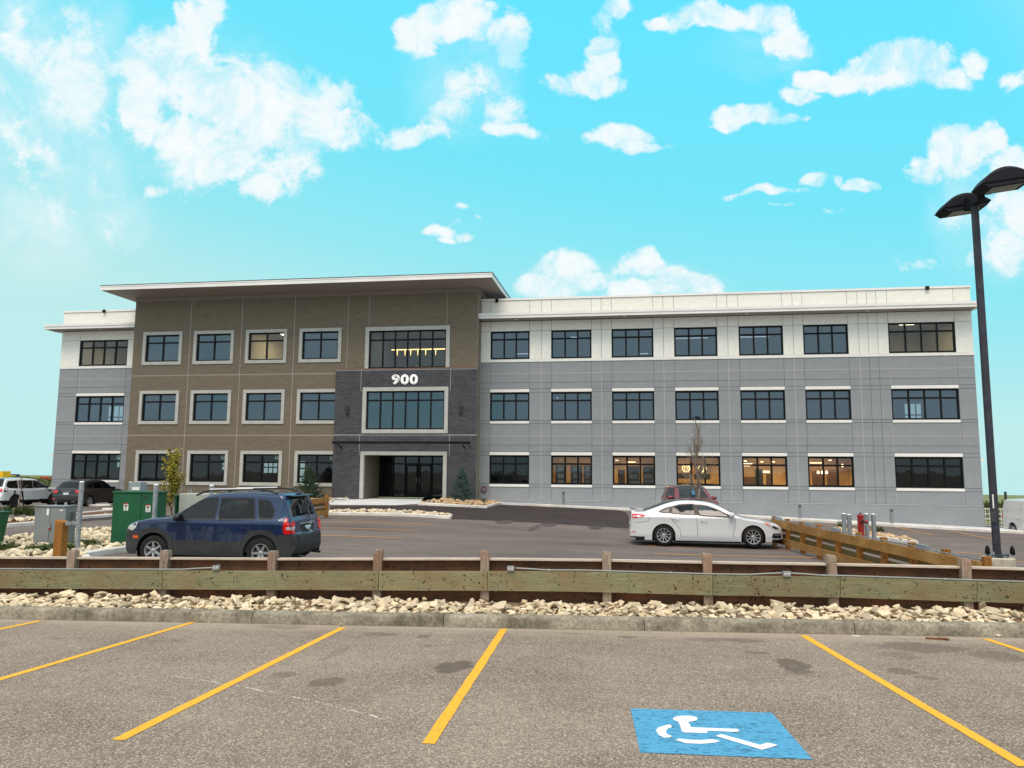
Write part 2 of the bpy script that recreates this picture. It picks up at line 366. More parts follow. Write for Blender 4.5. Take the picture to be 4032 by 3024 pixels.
def thing(name, label, cat, loc=(0, 0, 0), rotz=0.0, group=None):
    o = bpy.data.objects.new(name, None); col.objects.link(o); o.location = loc; o.rotation_euler = (0, 0, rotz)
    o.empty_display_size = 0.2
    o['label'] = label; o['category'] = cat
    if group: o['group'] = group
    return o
def tag(o, label, cat, group=None):
    o['label'] = label; o['category'] = cat
    if group: o['group'] = group
    return o
def kids(o): return [c for c in bpy.data.objects if c.parent == o]
def copy_tree(o, parent=None, kmap=None):
    if kmap is None:
        kmap = {}
        for x in bpy.data.objects:
            if x.parent: kmap.setdefault(x.parent.name, []).append(x)
    c = o.copy(); col.objects.link(c); c.parent = parent
    for ch in kmap.get(o.name, []): copy_tree(ch, c, kmap)
    return c
def sheet(name, poly, m, zf, dz, kind='structure', parent=None, cuts=0):
    """flat painted or laid sheet following the ground"""
    b = bmesh.new(); vs_ = [b.verts.new((x, y, 0)) for x, y in poly]; b.faces.new(vs_)
    bmesh.ops.triangulate(b, faces=b.faces)
    if cuts:
        for _ in range(cuts): bmesh.ops.subdivide_edges(b, edges=b.edges, cuts=1, use_grid_fill=True)
    for v in b.verts: v.co.z = zf(v.co.x, v.co.y) + dz
    bmesh.ops.recalc_face_normals(b, faces=b.faces)
    for f in b.faces:
        if f.normal.z < 0: f.normal_flip()
    me = bpy.data.meshes.new(name); b.to_mesh(me); b.free(); me.materials.append(m)
    o = bpy.data.objects.new(name, me); col.objects.link(o)
    if kind: o['kind'] = kind
    if parent: o.parent = parent
    return o
# ------------------------------------------------------------------ ground heights (metres, the eye is the origin)
def interp(x, kn):
    if x <= kn[0][0]: return kn[0][1]
    for (a, za), (b, zb) in zip(kn, kn[1:]):
        if x <= b: return za + (zb - za) * (x - a) / (b - a)
    return kn[-1][1]
GROWS = [(11.0, [(-60,-2.5),(-14,-2.3),(0,-2.35),(8,-2.5),(30,-3.0)]),
         (25.0, [(-60,-2.6),(-35,-2.35),(-10,-2.17),(1,-2.47),(5,-2.5),(14,-2.8),(20,-3.0),(40,-3.6)]),
         (46.5, [(-60,-3.0),(-38,-2.62),(-33,-2.5),(-22,-2.15),(-19,-2.06),(-11,-2.0),(-7.6,-2.2),(0.8,-2.46),(6.4,-2.73),(11.4,-2.93),(20.4,-3.28),(40,-4.0)]),
         (80.0, [(-60,-3.4),(40,-4.2)]), (400.0, [(-300,-5.6),(0,-6.2),(200,-15.0)]), (3000.0, [(-2500,-44.0),(0,-47.0),(1500,-112.0)])]
def G(x, y):
    if y <= GROWS[0][0]: return interp(x, GROWS[0][1])
    for (ya, ka), (yb, kb) in zip(GROWS, GROWS[1:]):
        if y <= yb:
            t = (y - ya) / (yb - ya); return interp(x, ka) * (1 - t) + interp(x, kb) * t
    return interp(x, GROWS[-1][1])
def NP(x, y): return -1.75 + 0.01068574 * x - 0.04800797 * y           # the nearer, higher parking lot
def near(u, v, dz=0.0):
    d = ray(u, v); t = (-1.75 + dz) / (d.z - 0.01068574 * d.x + 0.04800797 * d.y); return d * t
def gp(u, v, dz=0.0):                                                   # where a sight line meets the lower lot
    d = ray(u, v); lo, hi = 5.0, 900.0; g = lambda t: d.z * t - (G(d.x * t, d.y * t) + dz)
    for _ in range(60):
        mid = (lo + hi) / 2
        if g(mid) > 0: lo = mid
        else: hi = mid
    return d * lo
def ky(x, t=0.0): return 11.097 + 0.0647 * (x + 1.772) + t             # near kerb face line, t metres behind it
def onl(u, v, t):                                                       # point on the vertical plane t behind the kerb face
    d = ray(u, v); return d * ((11.097 + 0.0647 * 1.772 + t) / (d.y - 0.0647 * d.x))
KA = math.atan(0.0647); KU = Vector((math.cos(KA), math.sin(KA), 0)); KN = Vector((-math.sin(KA), math.cos(KA), 0))

# ------------------------------------------------------------------ materials of the setting
def A_(c): return near(*c[:2])
def stain(u, v, ru, rv, amt, cx, cy):
    u, v, ru, rv = cx + u / 1.8433, cy + v / 1.8433, ru / 1.8433, rv / 1.8433
    p = near(u, v); rx = (near(u + ru, v) - p).length; ry = max((near(u, v - rv) - p).length, 0.04)
    return (p.x, p.y, rx, ry, 0.0, amt)
ST = [stain(*s) for s in [(1275,925,150,45,.85,1100,2120),(330,1045,140,35,.7,1100,2120),(30,990,100,22,.5,1100,2120),(415,830,45,50,.35,1100,2120),
      (740,695,140,13,.5,1100,2120),(1045,712,60,14,.6,1100,2120),(1075,780,35,6,.6,1100,2120),(420,728,50,7,.5,0,2120),(1280,740,55,10,.35,0,2120),
      (2050,640,200,18,.75,0,2120),(440,690,100,7,.7,2000,2120),(860,715,80,8,.7,2000,2120),(1560,738,330,14,.6,2000,2120),(1800,830,100,8,.6,2000,2120),
      (2090,925,120,50,.8,2000,2120),(1450,790,310,35,.55,2832,2120),(1320,850,140,25,.4,2832,2120),(1320,965,110,20,.6,2832,2120),(1500,1010,80,15,.45,2832,2120),(2020,855,180,35,.5,2832,2120)]]
c0, c1 = near(645, 2656), near(1534, 2837)
M = {}
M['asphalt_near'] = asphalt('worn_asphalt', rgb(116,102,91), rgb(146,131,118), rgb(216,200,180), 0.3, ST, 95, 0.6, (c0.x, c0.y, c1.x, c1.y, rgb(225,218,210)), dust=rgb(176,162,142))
M['asphalt_far'] = asphalt('dark_asphalt', rgb(90,82,80), rgb(124,113,108), rgb(142,130,122), 0.55, (), 60, 0.25, None, 0.22, stretchx=0.6)
M['asphalt_new'] = asphalt('fresh_asphalt', rgb(50,44,45), rgb(66,58,58), rgb(88,80,78), 0.4, (), 60, 0.25, None, 0.3)
M['asphalt_mid'] = asphalt('patched_asphalt', rgb(70,63,62), rgb(92,84,82), rgb(112,102,98), 0.4, (), 60, 0.25, None, 0.3)
M['yellow'] = worn_paint('yellow_line_paint', rgb(240,176,46), rgb(140,118,84), 0.85, 26, 1.6, .36, .44)
M['yellow_far'] = worn_paint('faded_yellow_line_paint', rgb(218,160,72), rgb(110,98,90), 0.9, 6)
M['blue_paint'] = worn_paint('blue_symbol_paint', rgb(84,158,196), rgb(30,70,96), 0.9, 13, 3.0, .40, .45)
M['white_paint'] = worn_paint('white_symbol_paint', rgb(236,238,240), rgb(150,160,166), 0.6, 20, 3.0)
M['kerb'] = noisy('weathered_kerb_concrete', rgb(106,100,86), rgb(160,153,136), 2.4, 9, 0.9, 0.6, 0.008, (1, 1, 1), 0.05, fine=0.3)
M['kerb_new'] = noisy('pale_kerb_concrete', rgb(196,192,184), rgb(228,226,220), 1.5, 6, 0.85, 0.3, 0.004, fine=0.06)
M['walk'] = noisy('pale_walk_concrete', rgb(196,198,200), rgb(222,224,226), 0.8, 6, 0.8, 0.15, 0.003, fine=0.05)
M['block'] = noisy('lamp_footing_concrete', rgb(176,168,150), rgb(205,198,180), 4, 6, 0.9, 0.4, 0.006, fine=0.1)
M['soil'] = noisy('bed_soil', rgb(96,80,62), rgb(140,120,95), 6, 6, 0.95, 0.6, 0.02)
M['grass'] = noisy('rough_grass', rgb(92,104,58), rgb(132,134,88), 0.15, 6, 0.95, 0.3, 0.05, world_pos=True)
def stonemat(name, a, b, c, d=None):
    m = mat(name, a, 0.9, 0, 0.2); N = NT(m.node_tree); p = P(m)
    v = N.coord('Object'); ri = N.node('ShaderNodeObjectInfo').outputs['Random']
    isl = N.node('ShaderNodeNewGeometry').outputs['Random Per Island']
    r = N.m('FRACT', N.m('ADD', ri, isl))
    off = N.m('MULTIPLY', r, 50); vv = N.vm('ADD', v, N.comb(off, off, off))
    n = N.noise(vv, 9, 6, 0.65); col_ = N.mix(N.mapr(n, 0.35, 0.62), a, b)
    col_ = N.mix(N.mapr(r, 0.55, 1.0, 0, 0.75), col_, c)
    k = N.mapr(N.m('FRACT', N.m('MULTIPLY', r, 7.31)), 0, 1, 0.72, 1.12); col_ = N.mix(1.0, col_, N.comb(k, k, k), 'MULTIPLY')
    N.put(p.inputs['Base Color'], col_); N.put(p.inputs['Normal'], N.bump(n, 0.6, 0.015)); return m
M['limestone'] = stonemat('limestone_rock', rgb(240,230,208), rgb(214,192,152), rgb(182,168,146))
M['river'] = stonemat('river_cobble', rgb(232,222,198), rgb(212,194,158), rgb(178,164,142))
M['tan_cobble'] = stonemat('tan_cobble', rgb(214,192,158), rgb(190,150,108), rgb(150,138,126))

# ------------------------------------------------------------------ ground sheets
def grid_sheet(name, xs, ys, zf, m):
    vs_ = [(x, y, zf(x, y)) for y in ys for x in xs]; n = len(xs)
    fs = [(j * n + i, j * n + i + 1, (j + 1) * n + i + 1, (j + 1) * n + i) for j in range(len(ys) - 1) for i in range(n - 1)]
    me = bpy.data.meshes.new(name); me.from_pydata(vs_, [], fs); me.materials.append(m)
    o = bpy.data.objects.new(name, me); col.objects.link(o); o['kind'] = 'structure'; return o
def steps(a, b, st): n = max(1, round((b - a) / st)); return [a + (b - a) * i / n for i in range(n + 1)]
# lower parking lot; its own sheet reaches past the building, then rough land to the horizon
grid_sheet('lower_parking_lot', steps(-70, 45, 1.25), steps(12.0, 60, 1.0), G, M['asphalt_far'])
b_ = grid_sheet('open_land', [-2500, -900, -300, -120, -70] + steps(-60, 45, 15)[1:] + [80, 200, 700, 2500], [59.9, 80, 130, 200, 400, 900, 3000], lambda x, y: G(x, y) - 0.02, M['grass'])
grid_sheet('side_land_left', [-2500, -400, -120, -69.9], [-60, 12, 25, 46.5, 60], lambda x, y: G(x, y) - 0.02, M['grass'])
grid_sheet('side_land_right', [44.9, 70, 150, 400, 2500], [-60, 12, 25, 46.5, 60], lambda x, y: G(x, y) - 0.02, M['grass'])
# upper parking lot: edge follows the kerb face
xs_ = steps(-69, 44, 1.0); me_v = []; ts = [-42, -20, -10, -8, -6, -4, -2, -1, -0.4, 0.02]
for t in ts:
    for x in xs_: y = ky(x, t) if t > -10 else -30 - (t + 42) * -0.9; me_v.append((x, y, NP(x, y)))
n = len(xs_); fs = [(j * n + i, j * n + i + 1, (j + 1) * n + i + 1, (j + 1) * n + i) for j in range(len(ts) - 1) for i in range(n - 1)]
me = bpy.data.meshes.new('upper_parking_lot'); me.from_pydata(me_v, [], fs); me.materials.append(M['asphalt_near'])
o = bpy.data.objects.new('upper_parking_lot', me); col.objects.link(o); o['kind'] = 'structure'

# parking lines of the upper lot
for fx, fy in ((near(157, 2445).x, near(157, 2445).y), (-6.54, 10.77), (-4.136, 10.70), (-1.812, 11.0), (2.351, 11.19), (4.744, 11.33), (-11.2, 10.3), (7.15, 11.5)):
    L = 5.32; dx = 0.0585; w = 0.05
    poly = []
    nseg = 24
    rnd = random.Random(int(fx * 100))
    Lf = [(fx - w + rnd.uniform(-.004, .004) + dx * (L * i / nseg), fy - L * i / nseg) for i in range(nseg + 1)]
    Rt = [(fx + w + rnd.uniform(-.004, .004) + dx * (L * i / nseg), fy - L * i / nseg) for i in range(nseg + 1)]
    sheet('parking_line', Lf + Rt[::-1], M['yellow'], NP, 0.004)

# painted wheelchair symbol
sym = thing('parking_symbol', 'white wheelchair symbol painted on a worn blue panel on the asphalt', 'pavement marking')
def cC(pts): return [tuple(near(2000 + x / 1.8433, 2120 + y / 1.8433))[:2] for x, y in pts]
sheet('blue_panel', cC([(890,1237),(1915,1268),(2212,1608),(960,1557)]), M['blue_paint'], NP, 0.004, None, sym)
hd = [(1287 + 90 * math.cos(a) , 1314 + 23 * math.sin(a)) for a in [2 * PI * i / 24 for i in range(24)]]
figs = [hd, [(1228,1322),(1300,1333),(1316,1350),(1330,1376),(1668,1389),(1679,1400),(1664,1411),(1440,1401),(1453,1409),(1440,1418),(1280,1414),(1262,1405),(1250,1362)],
        [(1160,1357),(1184,1358),(1190,1376),(1165,1383),(1148,1402),(1152,1425),(1190,1441),(1180,1449),(1135,1453),(1097,1434),(1073,1400),(1092,1378)],
        [(1215,1468),(1245,1459),(1300,1466),(1400,1471),(1480,1463),(1542,1477),(1500,1490),(1400,1498),(1290,1493)],
        [(1505,1440),(1550,1427),(1830,1506),(1885,1489),(1960,1508),(1845,1542)]]
for i, f in enumerate(figs):
    sheet('white_figure', cC(f), M['white_paint'], NP, 0.0062 + 0.0004 * i, None, sym)

# lower-lot lines and fresh asphalt patches
def line_g(u0, v0, u1, v1, w=0.1, m='yellow_far', dz=0.012):
    a, b = gp(u0, v0), gp(u1, v1); a2 = Vector((a.x, a.y)); b2 = Vector((b.x, b.y)); d = (b2 - a2); L = d.length; d.normalize(); nn = Vector((-d.y, d.x)) * (w / 2)
    k = max(2, int(L / 0.7)); up_ = [tuple(a2 + d * (L * i / k) + nn) for i in range(k + 1)]; dn = [tuple(a2 + d * (L * i / k) - nn) for i in range(k + 1)]
    return sheet('parking_line', up_ + dn[::-1], M[m], G, dz)
line_g(1215, 2057, 1707, 2066.7); line_g(1215, 2080, 1652, 2092); line_g(1225, 2108.5, 1590, 2120)
line_g(2530, 2121, 2700, 2125); line_g(2553, 2148.5, 3143, 2165.5); line_g(2578, 2181.7, 3229, 2198.7)
line_g(3528, 2076, 3671, 2107); line_g(3738, 2090.6, 3908, 2125); line_g(3763, 2178.5, 3868, 2181); line_g(3991, 2211.8, 4100, 2215)
line_g(3355, 2066, 3430, 2082)
def polyg(pts): return [tuple(gp(u, v))[:2] for u, v in pts]
def dense(poly, st=1.0):
    out = []
    for a, b in zip(poly, poly[1:] + poly[:1]):
        L = math.hypot(b[0] - a[0], b[1] - a[1]); k = max(1, int(L / st))
        out += [(a[0] + (b[0] - a[0]) * i / k, a[1] + (b[1] - a[1]) * i / k) for i in range(k)]
    return out
sheet('fresh_asphalt_strip', dense(polyg([(1300,1992),(1640,1991),(1720,1994),(1905,1999),(1975,1987),(2200,1997),(2430,2007),(2465,2018),(2478,2040),(2476,2081),(2200,2063),(1950,2050),(1773,2044),(1300,2012)])), M['asphalt_new'], G, 0.007, cuts=2)
sheet('fresh_asphalt_strip', dense(polyg([(318,2043),(470,2027),(470,2044),(318,2053)])), M['asphalt_new'], G, 0.007, cuts=2)
for u, v, ru, rv in ((1985,2056,30,7),(2160,2066,32,8),(2345,2078,25,7),(2105,2078,14,12)):   # round patches in the lower lot
    ce = gp(u, v); rx = (gp(u + ru, v) - ce).length; ry = (gp(u, v - rv) - ce).length; r_ = random.Random(u)
    sheet('asphalt_patch', [(ce.x + rx * r_.uniform(.8, 1.1) * math.cos(a), ce.y + ry * r_.uniform(.8, 1.1) * math.sin(a)) for a in [2 * PI * i / 18 for i in range(18)]], M['asphalt_mid'], G, 0.010)

# ------------------------------------------------------------------ near kerb, in cast lengths with open joints
kerb = bpy.data.objects.new('near_kerb', None); col.objects.link(kerb); kerb['kind'] = 'structure'
jx = [near(u, v).x for u, v in ((282,2444),(998,2452),(1748,2466),(2537,2481),(3372,2500))]
w_ = 3.05; jx = [jx[0] - w_ * k for k in range(12, 0, -1)] + jx + [jx[-1] + w_ * k for k in range(1, 12)]
prof = [(0, -0.06), (0.012, 0.06), (0.02, 0.118), (0.034, 0.146), (0.06, 0.158), (0.175, 0.164), (0.175, -0.15)]
for a, b in zip(jx, jx[1:]):
    mb = MB(); k = 10; nn = len(prof); vv = []; ff = []
    gap = 0.006
    for i in range(k + 1):
        x = a + gap + (b - a - 2 * gap) * i / k
        for j, (t, h) in enumerate(prof):
            q = 0.004 * mnoise.noise(Vector((x * 3, j * 1.7, 0.3)))
            p = Vector((x, ky(x), 0)) + KN * (t + q); vv.append((p.x, p.y, NP(x, ky(x)) + h + q + 0.006 * mnoise.noise(Vector((x * .6, 5, 0)))))
    for i in range(k):
        for j in range(nn - 1): ff.append((i * nn + j, i * nn + j + 1, (i + 1) * nn + j + 1, (i + 1) * nn + j))
    ff.append(tuple(range(nn))); ff.append(tuple(reversed(range(k * nn, (k + 1) * nn))))
    mb.add(vv, ff); mb.build('kerb_length', M['kerb'], kerb, smooth=True, angle=50)

# ------------------------------------------------------------------ stones
def rock_mesh(name, rnd, npt=13, flat=0.7, m=None, smooth=False):
    b = bmesh.new()
    for _ in range(npt):
        v = Vector((rnd.gauss(0, 1), rnd.gauss(0, 1), rnd.gauss(0, 1))).normalized(); r = rnd.uniform(0.82, 1.05)
        b.verts.new((v.x * r, v.y * r * rnd.uniform(0.75, 1), v.z * r * flat))
    bmesh.ops.convex_hull(b, input=b.verts)
    for v in [v for v in b.verts if not v.link_faces]: b.verts.remove(v)
    me = bpy.data.meshes.new(name)
    if smooth: bmesh.ops.subdivide_edges(b, edges=b.edges, cuts=1, smooth=0.8)
    b.to_mesh(me); b.free(); me.materials.append(m)
    if smooth: me.polygons.foreach_set('use_smooth', [True] * len(me.polygons))
    return me
rr = random.Random(3)
ROCKS = [rock_mesh('stone', rr, rr.randint(11, 16), rr.uniform(.42, .78), M['limestone']) for _ in range(10)]
COBS = [rock_mesh('stone', rr, 9, rr.uniform(.45, .65), M['river'], True) for _ in range(6)]
TANS = [rock_mesh('stone', rr, 9, rr.uniform(.5, .7), M['tan_cobble'], True) for _ in range(6)]
def strew(parent, spots, meshes, rnd, keep, m):
    """spots: (x, y, z, size). The `keep` that show largest are objects, the rest one joined mesh"""
    spots = sorted(spots, key=lambda s: -s[3] / max(3, (s[1] ** 2 + s[0] ** 2) ** .5) * (1 if abs(s[0]) < 45 else 0))
    mb = MB()
    for i, (x, y, z, sz) in enumerate(spots):
        me = rnd.choice(meshes)
        s3 = (sz * rnd.uniform(.8, 1.35), sz * rnd.uniform(.75, 1.1), sz * rnd.uniform(.75, 1.05)); rot = (rnd.uniform(-.5, .5), rnd.uniform(-.5, .5), rnd.uniform(0, 6.28))
        if i < keep:
            o = bpy.data.objects.new('stone', me); col.objects.link(o); o.parent = parent; o.location = (x, y, z); o.rotation_euler = rot; o.scale = s3
        else:
            mt = Matrix.Translation((x, y, z)) @ Matrix.Rotation(rot[2], 4, 'Z') @ Matrix.Rotation(rot[0], 4, 'X') @ Matrix.Diagonal((*s3, 1))
            mb.add([mt @ v.co for v in me.vertices], [tuple(p.vertices) for p in me.polygons])
    if mb.v: mb.build('loose_stones', m, parent, kind='stuff', smooth=(meshes is not ROCKS))

bed = bpy.data.objects.new('stone_strip', None); col.objects.link(bed); bed['kind'] = 'structure'
xs_ = steps(-40, 36, 1.0); vv = []
for t, h in ((0.16, 0.06), (0.5, 0.10), (0.95, 0.17), (1.5, 0.17)):
    for x in xs_: p = Vector((x, ky(x), 0)) + KN * t; vv.append((p.x, p.y, NP(x, ky(x)) + h))
n = len(xs_); mb = MB(); mb.add(vv, [(j * n + i, j * n + i + 1, (j + 1) * n + i + 1, (j + 1) * n + i) for j in range(3) for i in range(n - 1)])
mb.build('soil', M['soil'], bed)
rs = random.Random(11); spots = []
def strip_h(t): return 0.06 + 0.085 * min(1, max(0, (t - 0.16) / 0.8))
for layer, (cnt, smin, smax, up0) in enumerate(((1600, .040, .080, .025), (560, .06, .11, .07), (95, .09, .16, .085))):
    for i in range(cnt):
        x = -10.6 + 18.2 * rs.random(); t = 0.23 + 0.80 * rs.random()
        sz = rs.uniform(smin, smax) * (0.8 + 0.2 * rs.random())
        if layer == 2: t = 0.6 + 0.38 * rs.random()
        elif layer == 1: t = 0.34 + 0.66 * rs.random()
        t = min(max(t, 0.19 + sz), 0.985 - sz * 0.2)
        p = Vector((x, ky(x), 0)) + KN * t
        spots.append((p.x, p.y, NP(x, ky(x)) + strip_h(t) + up0 * rs.uniform(.5, 1) * (0.3 + 0.9 * t) + (0.02 * mnoise.noise(Vector((x * 1.5, t * 2, 0)))), sz))
for i in range(500):    # beyond the edges of the picture
    x = rs.choice((-1, 1)) * rs.uniform(8, 30) - 1.5; t = .25 + .7 * rs.random(); p = Vector((x, ky(x), 0)) + KN * t
    spots.append((p.x, p.y, NP(x, ky(x)) + strip_h(t) + .04, rs.uniform(.07, .13)))
strew(bed, spots, ROCKS, rs, 290, M['limestone'])
# pebbles and scraps that lie on the asphalt at the kerb
for u, v, sz, lab in ((1341, 2464, .032, 'pale pebble on the asphalt by the kerb, near the end of a yellow line'), (2086, 2471, .030, 'tan pebble at the foot of the kerb, right of the middle yellow line'), (3932, 2508, .036, 'tan pebble at the kerb near the right edge'), (2553, 2486, .022, 'dark chip of debris below a kerb joint')):
    o = bpy.data.objects.new('pebble', ROCKS[int(u) % 10]); col.objects.link(o); p = near(u, v); o.location = (p.x, p.y, p.z + sz * .6); o.scale = (sz * 1.2, sz, sz); tag(o, lab, 'pebble')
mb = MB(); a = near(3645, 2516); b = near(3738, 2522); mb.bar(a + Vector((0, 0, .012)), b + Vector((0, 0, .012)), .035, .022); mb.bar(a.lerp(b, .55) + Vector((0, .02, .02)), b.lerp(a, .05) + Vector((0, .03, .018)), .02, .015)
M['stick'] = noisy('brown_stick', rgb(92,56,36), rgb(130,88,60), 12, 4, .9, .4, .004)
tag(mb.build('broken_stick', M['stick']), 'broken brown stick lying on the asphalt by the kerb', 'stick')
mb = MB(); p = near(3369, 2504); mb.prism([(-.05, -.02), (.06, -.03), (.05, .025), (-.04, .02)], 0.0, .006, 'XY'); 
tag(mb.build('paper_scrap', mat('scrap_paper', rgb(220,205,205), .8), loc=p), 'small white paper scrap by the kerb joint', 'litter')

# ------------------------------------------------------------------ front barrier of posts and boards
M['w_green'] = wood('greenish_weathered_board', rgb(146,140,112), rgb(110,114,84), rgb(46,38,28), stain=rgb(132,110,82))
M['w_brown'] = wood('dark_brown_board', rgb(110,78,58), rgb(72,54,44), rgb(36,26,22), stain=rgb(130,84,56))
M['w_cap'] = wood('silver_grey_board_edge', rgb(204,192,178), rgb(168,152,138), rgb(110,90,76), knots=False)
M['w_post'] = wood('grey_post', rgb(172,154,138), rgb(116,100,88), rgb(70,58,50), axis=2, stain=rgb(140,104,80))
M['w_end'] = noisy('post_end_grain', rgb(176,166,152), rgb(92,80,70), 30, 4, .9, .5, .004)
M['galv'] = noisy('galvanised_steel', rgb(138,144,150), rgb(176,180,184), 12, 4, .45, .1, .002, spec=.5, metal=.6)
M['conduit'] = mat('grey_conduit', rgb(150,158,156), .5, .1)
M['socket'] = mat('pale_socket', rgb(214,216,210), .5)
M['dark_slot'] = mat('dark_slot', rgb(24,24,26), .6)
M['nail'] = mat('rusty_bolt', rgb(48,40,36), .7, .3)
capv = [(-400,2189),(0,2190.5),(640,2194),(1200,2197),(1903,2196),(2388,2201),(2781,2209.5),(3200,2215),(3798,2228.5),(4032,2235),(4500,2248)]
capz = [(p.x, p.z) for p in (onl(u, v, 1.2) for u, v in capv)]
barrier = thing('timber_barrier', 'long weathered timber barrier with green mid boards across the front stone strip', 'fence', (0, 0, 0))
def lp(x, t, z): p = Vector((x, ky(x), 0)) + KN * t; return Vector((p.x, p.y, z))
posts_u = [-560, -120, 296, 663, 1087, 1504, 1925, 2406, 2802, 3293, 3822, 4370, 4950]; ptop = [(-600,2173),(296,2169),(663,2171),(1087,2173),(1504,2170),(1925,2170),(2406,2177),(2802,2183),(3293,2190),(3822,2203),(5000,2235)]
px = []
for i, u in enumerate(posts_u):
    tp = onl(u, interp(u, ptop), 1.06); x = tp.x; px.append(x); zt = tp.z; zb = NP(x, ky(x)) - 0.3; w = 0.068
    r_ = random.Random(i); dz = [r_.uniform(-.006, .006) for _ in range(4)]
    mb = MB(); c = lp(x, 1.115, 0); q = []
    for (sx, sy) in ((-1, -1), (1, -1), (1, 1), (-1, 1)): q.append(KU * (w * sx) + KN * (w * sy) * 1.02)
    ch = 0.012
    lo = [Vector((v.x, v.y, zb - zt)) for v in q]; mi = [Vector((v.x, v.y, -0.03 + d)) for v, d in zip(q, dz)]; hi = [Vector((v.x * .86, v.y * .86, d + 0.012)) for v, d in zip(q, dz)]
    mb.add(lo + mi + hi, [(0, 1, 5, 4), (1, 2, 6, 5), (2, 3, 7, 6), (3, 0, 4, 7), (4, 5, 9, 8), (5, 6, 10, 9), (6, 7, 11, 10), (7, 4, 8, 11)]); mb.cur = 1; mb.add(hi, [(0, 1, 2, 3)])
    o = mb.build('post', [M['w_post'], M['w_end']], barrier, loc=(c.x, c.y, zt)); o.rotation_euler = (0, (-.015 if i == 2 else r_.uniform(-.008, .008)), 0)
# back boards (three courses) and the pale top board between the posts
for i in range(len(px) - 1):
    a, b = px[i] + 0.072, px[i + 1] - 0.072; a2, b2 = px[i] - 0.0, px[i + 1] - 0.004
    za, zb = interp(a, capz), interp(b, capz)
    mb = MB(); mid = lp((a + b) / 2, 1.155, (za + zb) / 2); mb.bar(lp(a, 1.165, za - .016) - mid, lp(b, 1.165, zb - .016) - mid, .13, .032)
    mb.build('top_board', M['w_cap'], barrier, loc=mid, bevel=.003)
    for k, (h0, h1) in enumerate(((0.033, 0.262), (0.268, 0.50), (0.506, 0.84))):
        mb = MB(); mid = lp((a2 + b2) / 2, 1.215, (za + zb) / 2 - (h0 + h1) / 2)
        mb.bar(lp(a2, 1.205, za - (h0 + h1) / 2) - mid, lp(b2, 1.205, zb - (h0 + h1) / 2) - mid, .036, h1 - h0)
        mb.build('back_board', M['w_brown'], barrier, loc=mid, bevel=.003)
gt = [(-900,2244),(0,2245),(639,2247),(1490,2249),(1919,2249.5),(2300,2250.5),(2406,2254),(2807,2266),(3309,2272),(3848,2290),(4032,2296),(5000,2325)]
gb = [(-900,2316),(0,2317),(639,2321),(1490,2325),(1919,2327),(2300,2330),(2406,2334),(2807,2345),(3309,2353),(3848,2371),(4032,2376),(5000,2405)]
TB = 1.0
for a, b in zip([-700, -250, 639, 1490, 1919, 2807, 3309, 3848, 4420], [-250, 639, 1490, 1919, 2807, 3309, 3848, 4420, 5000]):
    mb = MB(); k = 6; vv = []; pts = []
    for i in range(k + 1):
        u = a + (b - a) * i / k; T = onl(u, interp(u, gt), TB); B = onl(u, interp(u, gb), TB)
        e = 0.004 if i == 0 else -0.004 if i == k else 0
        pts.append((T + KU * e, B + KU * e))
    mid = (pts[k // 2][0] + pts[k // 2][1]) / 2
    for (T, B) in pts:
        wv = 0.002 * mnoise.noise(Vector((T.x * 2, 1, 1)))
        vv += [T - mid, B - mid + Vector((0, 0, wv * 3)), B - mid + KN * .038 + Vector((0, 0, wv * 3)), T - mid + KN * .038]
    ff = []
    for i in range(k):
        for j in range(4): j2 = (j + 1) % 4; ff.append((i * 4 + j, i * 4 + j2, (i + 1) * 4 + j2, (i + 1) * 4 + j))
    ff += [(0, 1, 2, 3), tuple(k * 4 + q for q in (3, 2, 1, 0))]
    mb.add(vv, ff); gbd = mb.build('front_board', M['w_green'], barrier, loc=mid, bevel=.003)
    bm_ = MB()
    for u in (a + 16, b - 16):
        for f in (0.17, 0.82):
            T = onl(u, interp(u, gt), TB); B = onl(u, interp(u, gb), TB); q = T.lerp(B, f) - mid
            if random.random() < .85: bm_.lathe([(0, -.006), (.009, -.005), (.012, 0.001)], 8, tuple(q - KN * .001), 'Y')
    if bm_.v: bm_.build('bolt', M['nail'], gbd)
# conduit and outlet boxes clipped on top of the front boards
def conduit(name, label, u0, u1, ends=()):
    pts = []; nst = max(3, int((u1 - u0) / 60))
    for i in range(nst + 1):
        u = u0 + (u1 - u0) * i / nst; p = onl(u, interp(u, gt), TB) + KN * .02 + Vector((0, 0, .020)); d0 = min([abs(u - e) for e in ends] + [999])
        p.z += 0.028 * max(0, 1 - max(0, d0 - 25) / 90); pts.append(p)
    mb = MB(); mb.tube(pts, .0115, 8); t = tag(mb.build(name, M['conduit'], smooth=True), label, 'conduit')
    for u in range(int(u0) + 130, int(u1) - 60, 480):
        p = onl(u, interp(u, gt), TB) + KN * .02 + Vector((0, 0, .020)); mb = MB(); mb.lathe([(.012, -.02), (.017, -.02), (.017, .02), (.012, .02)], 8, tuple(p), 'X'); mb.build('coupling', M['galv'], t, smooth=True)
conduit('electrical_conduit', 'grey conduit run along the left half of the front barrier boards', -500, 838, (838,))
conduit('electrical_conduit', 'grey conduit run from the middle outlet box to the right along the green boards', 2030, 3080, (2030, 3080))
conduit('electrical_conduit', 'grey conduit run over the green boards right of the right outlet box', 3114, 4700, (3114,))
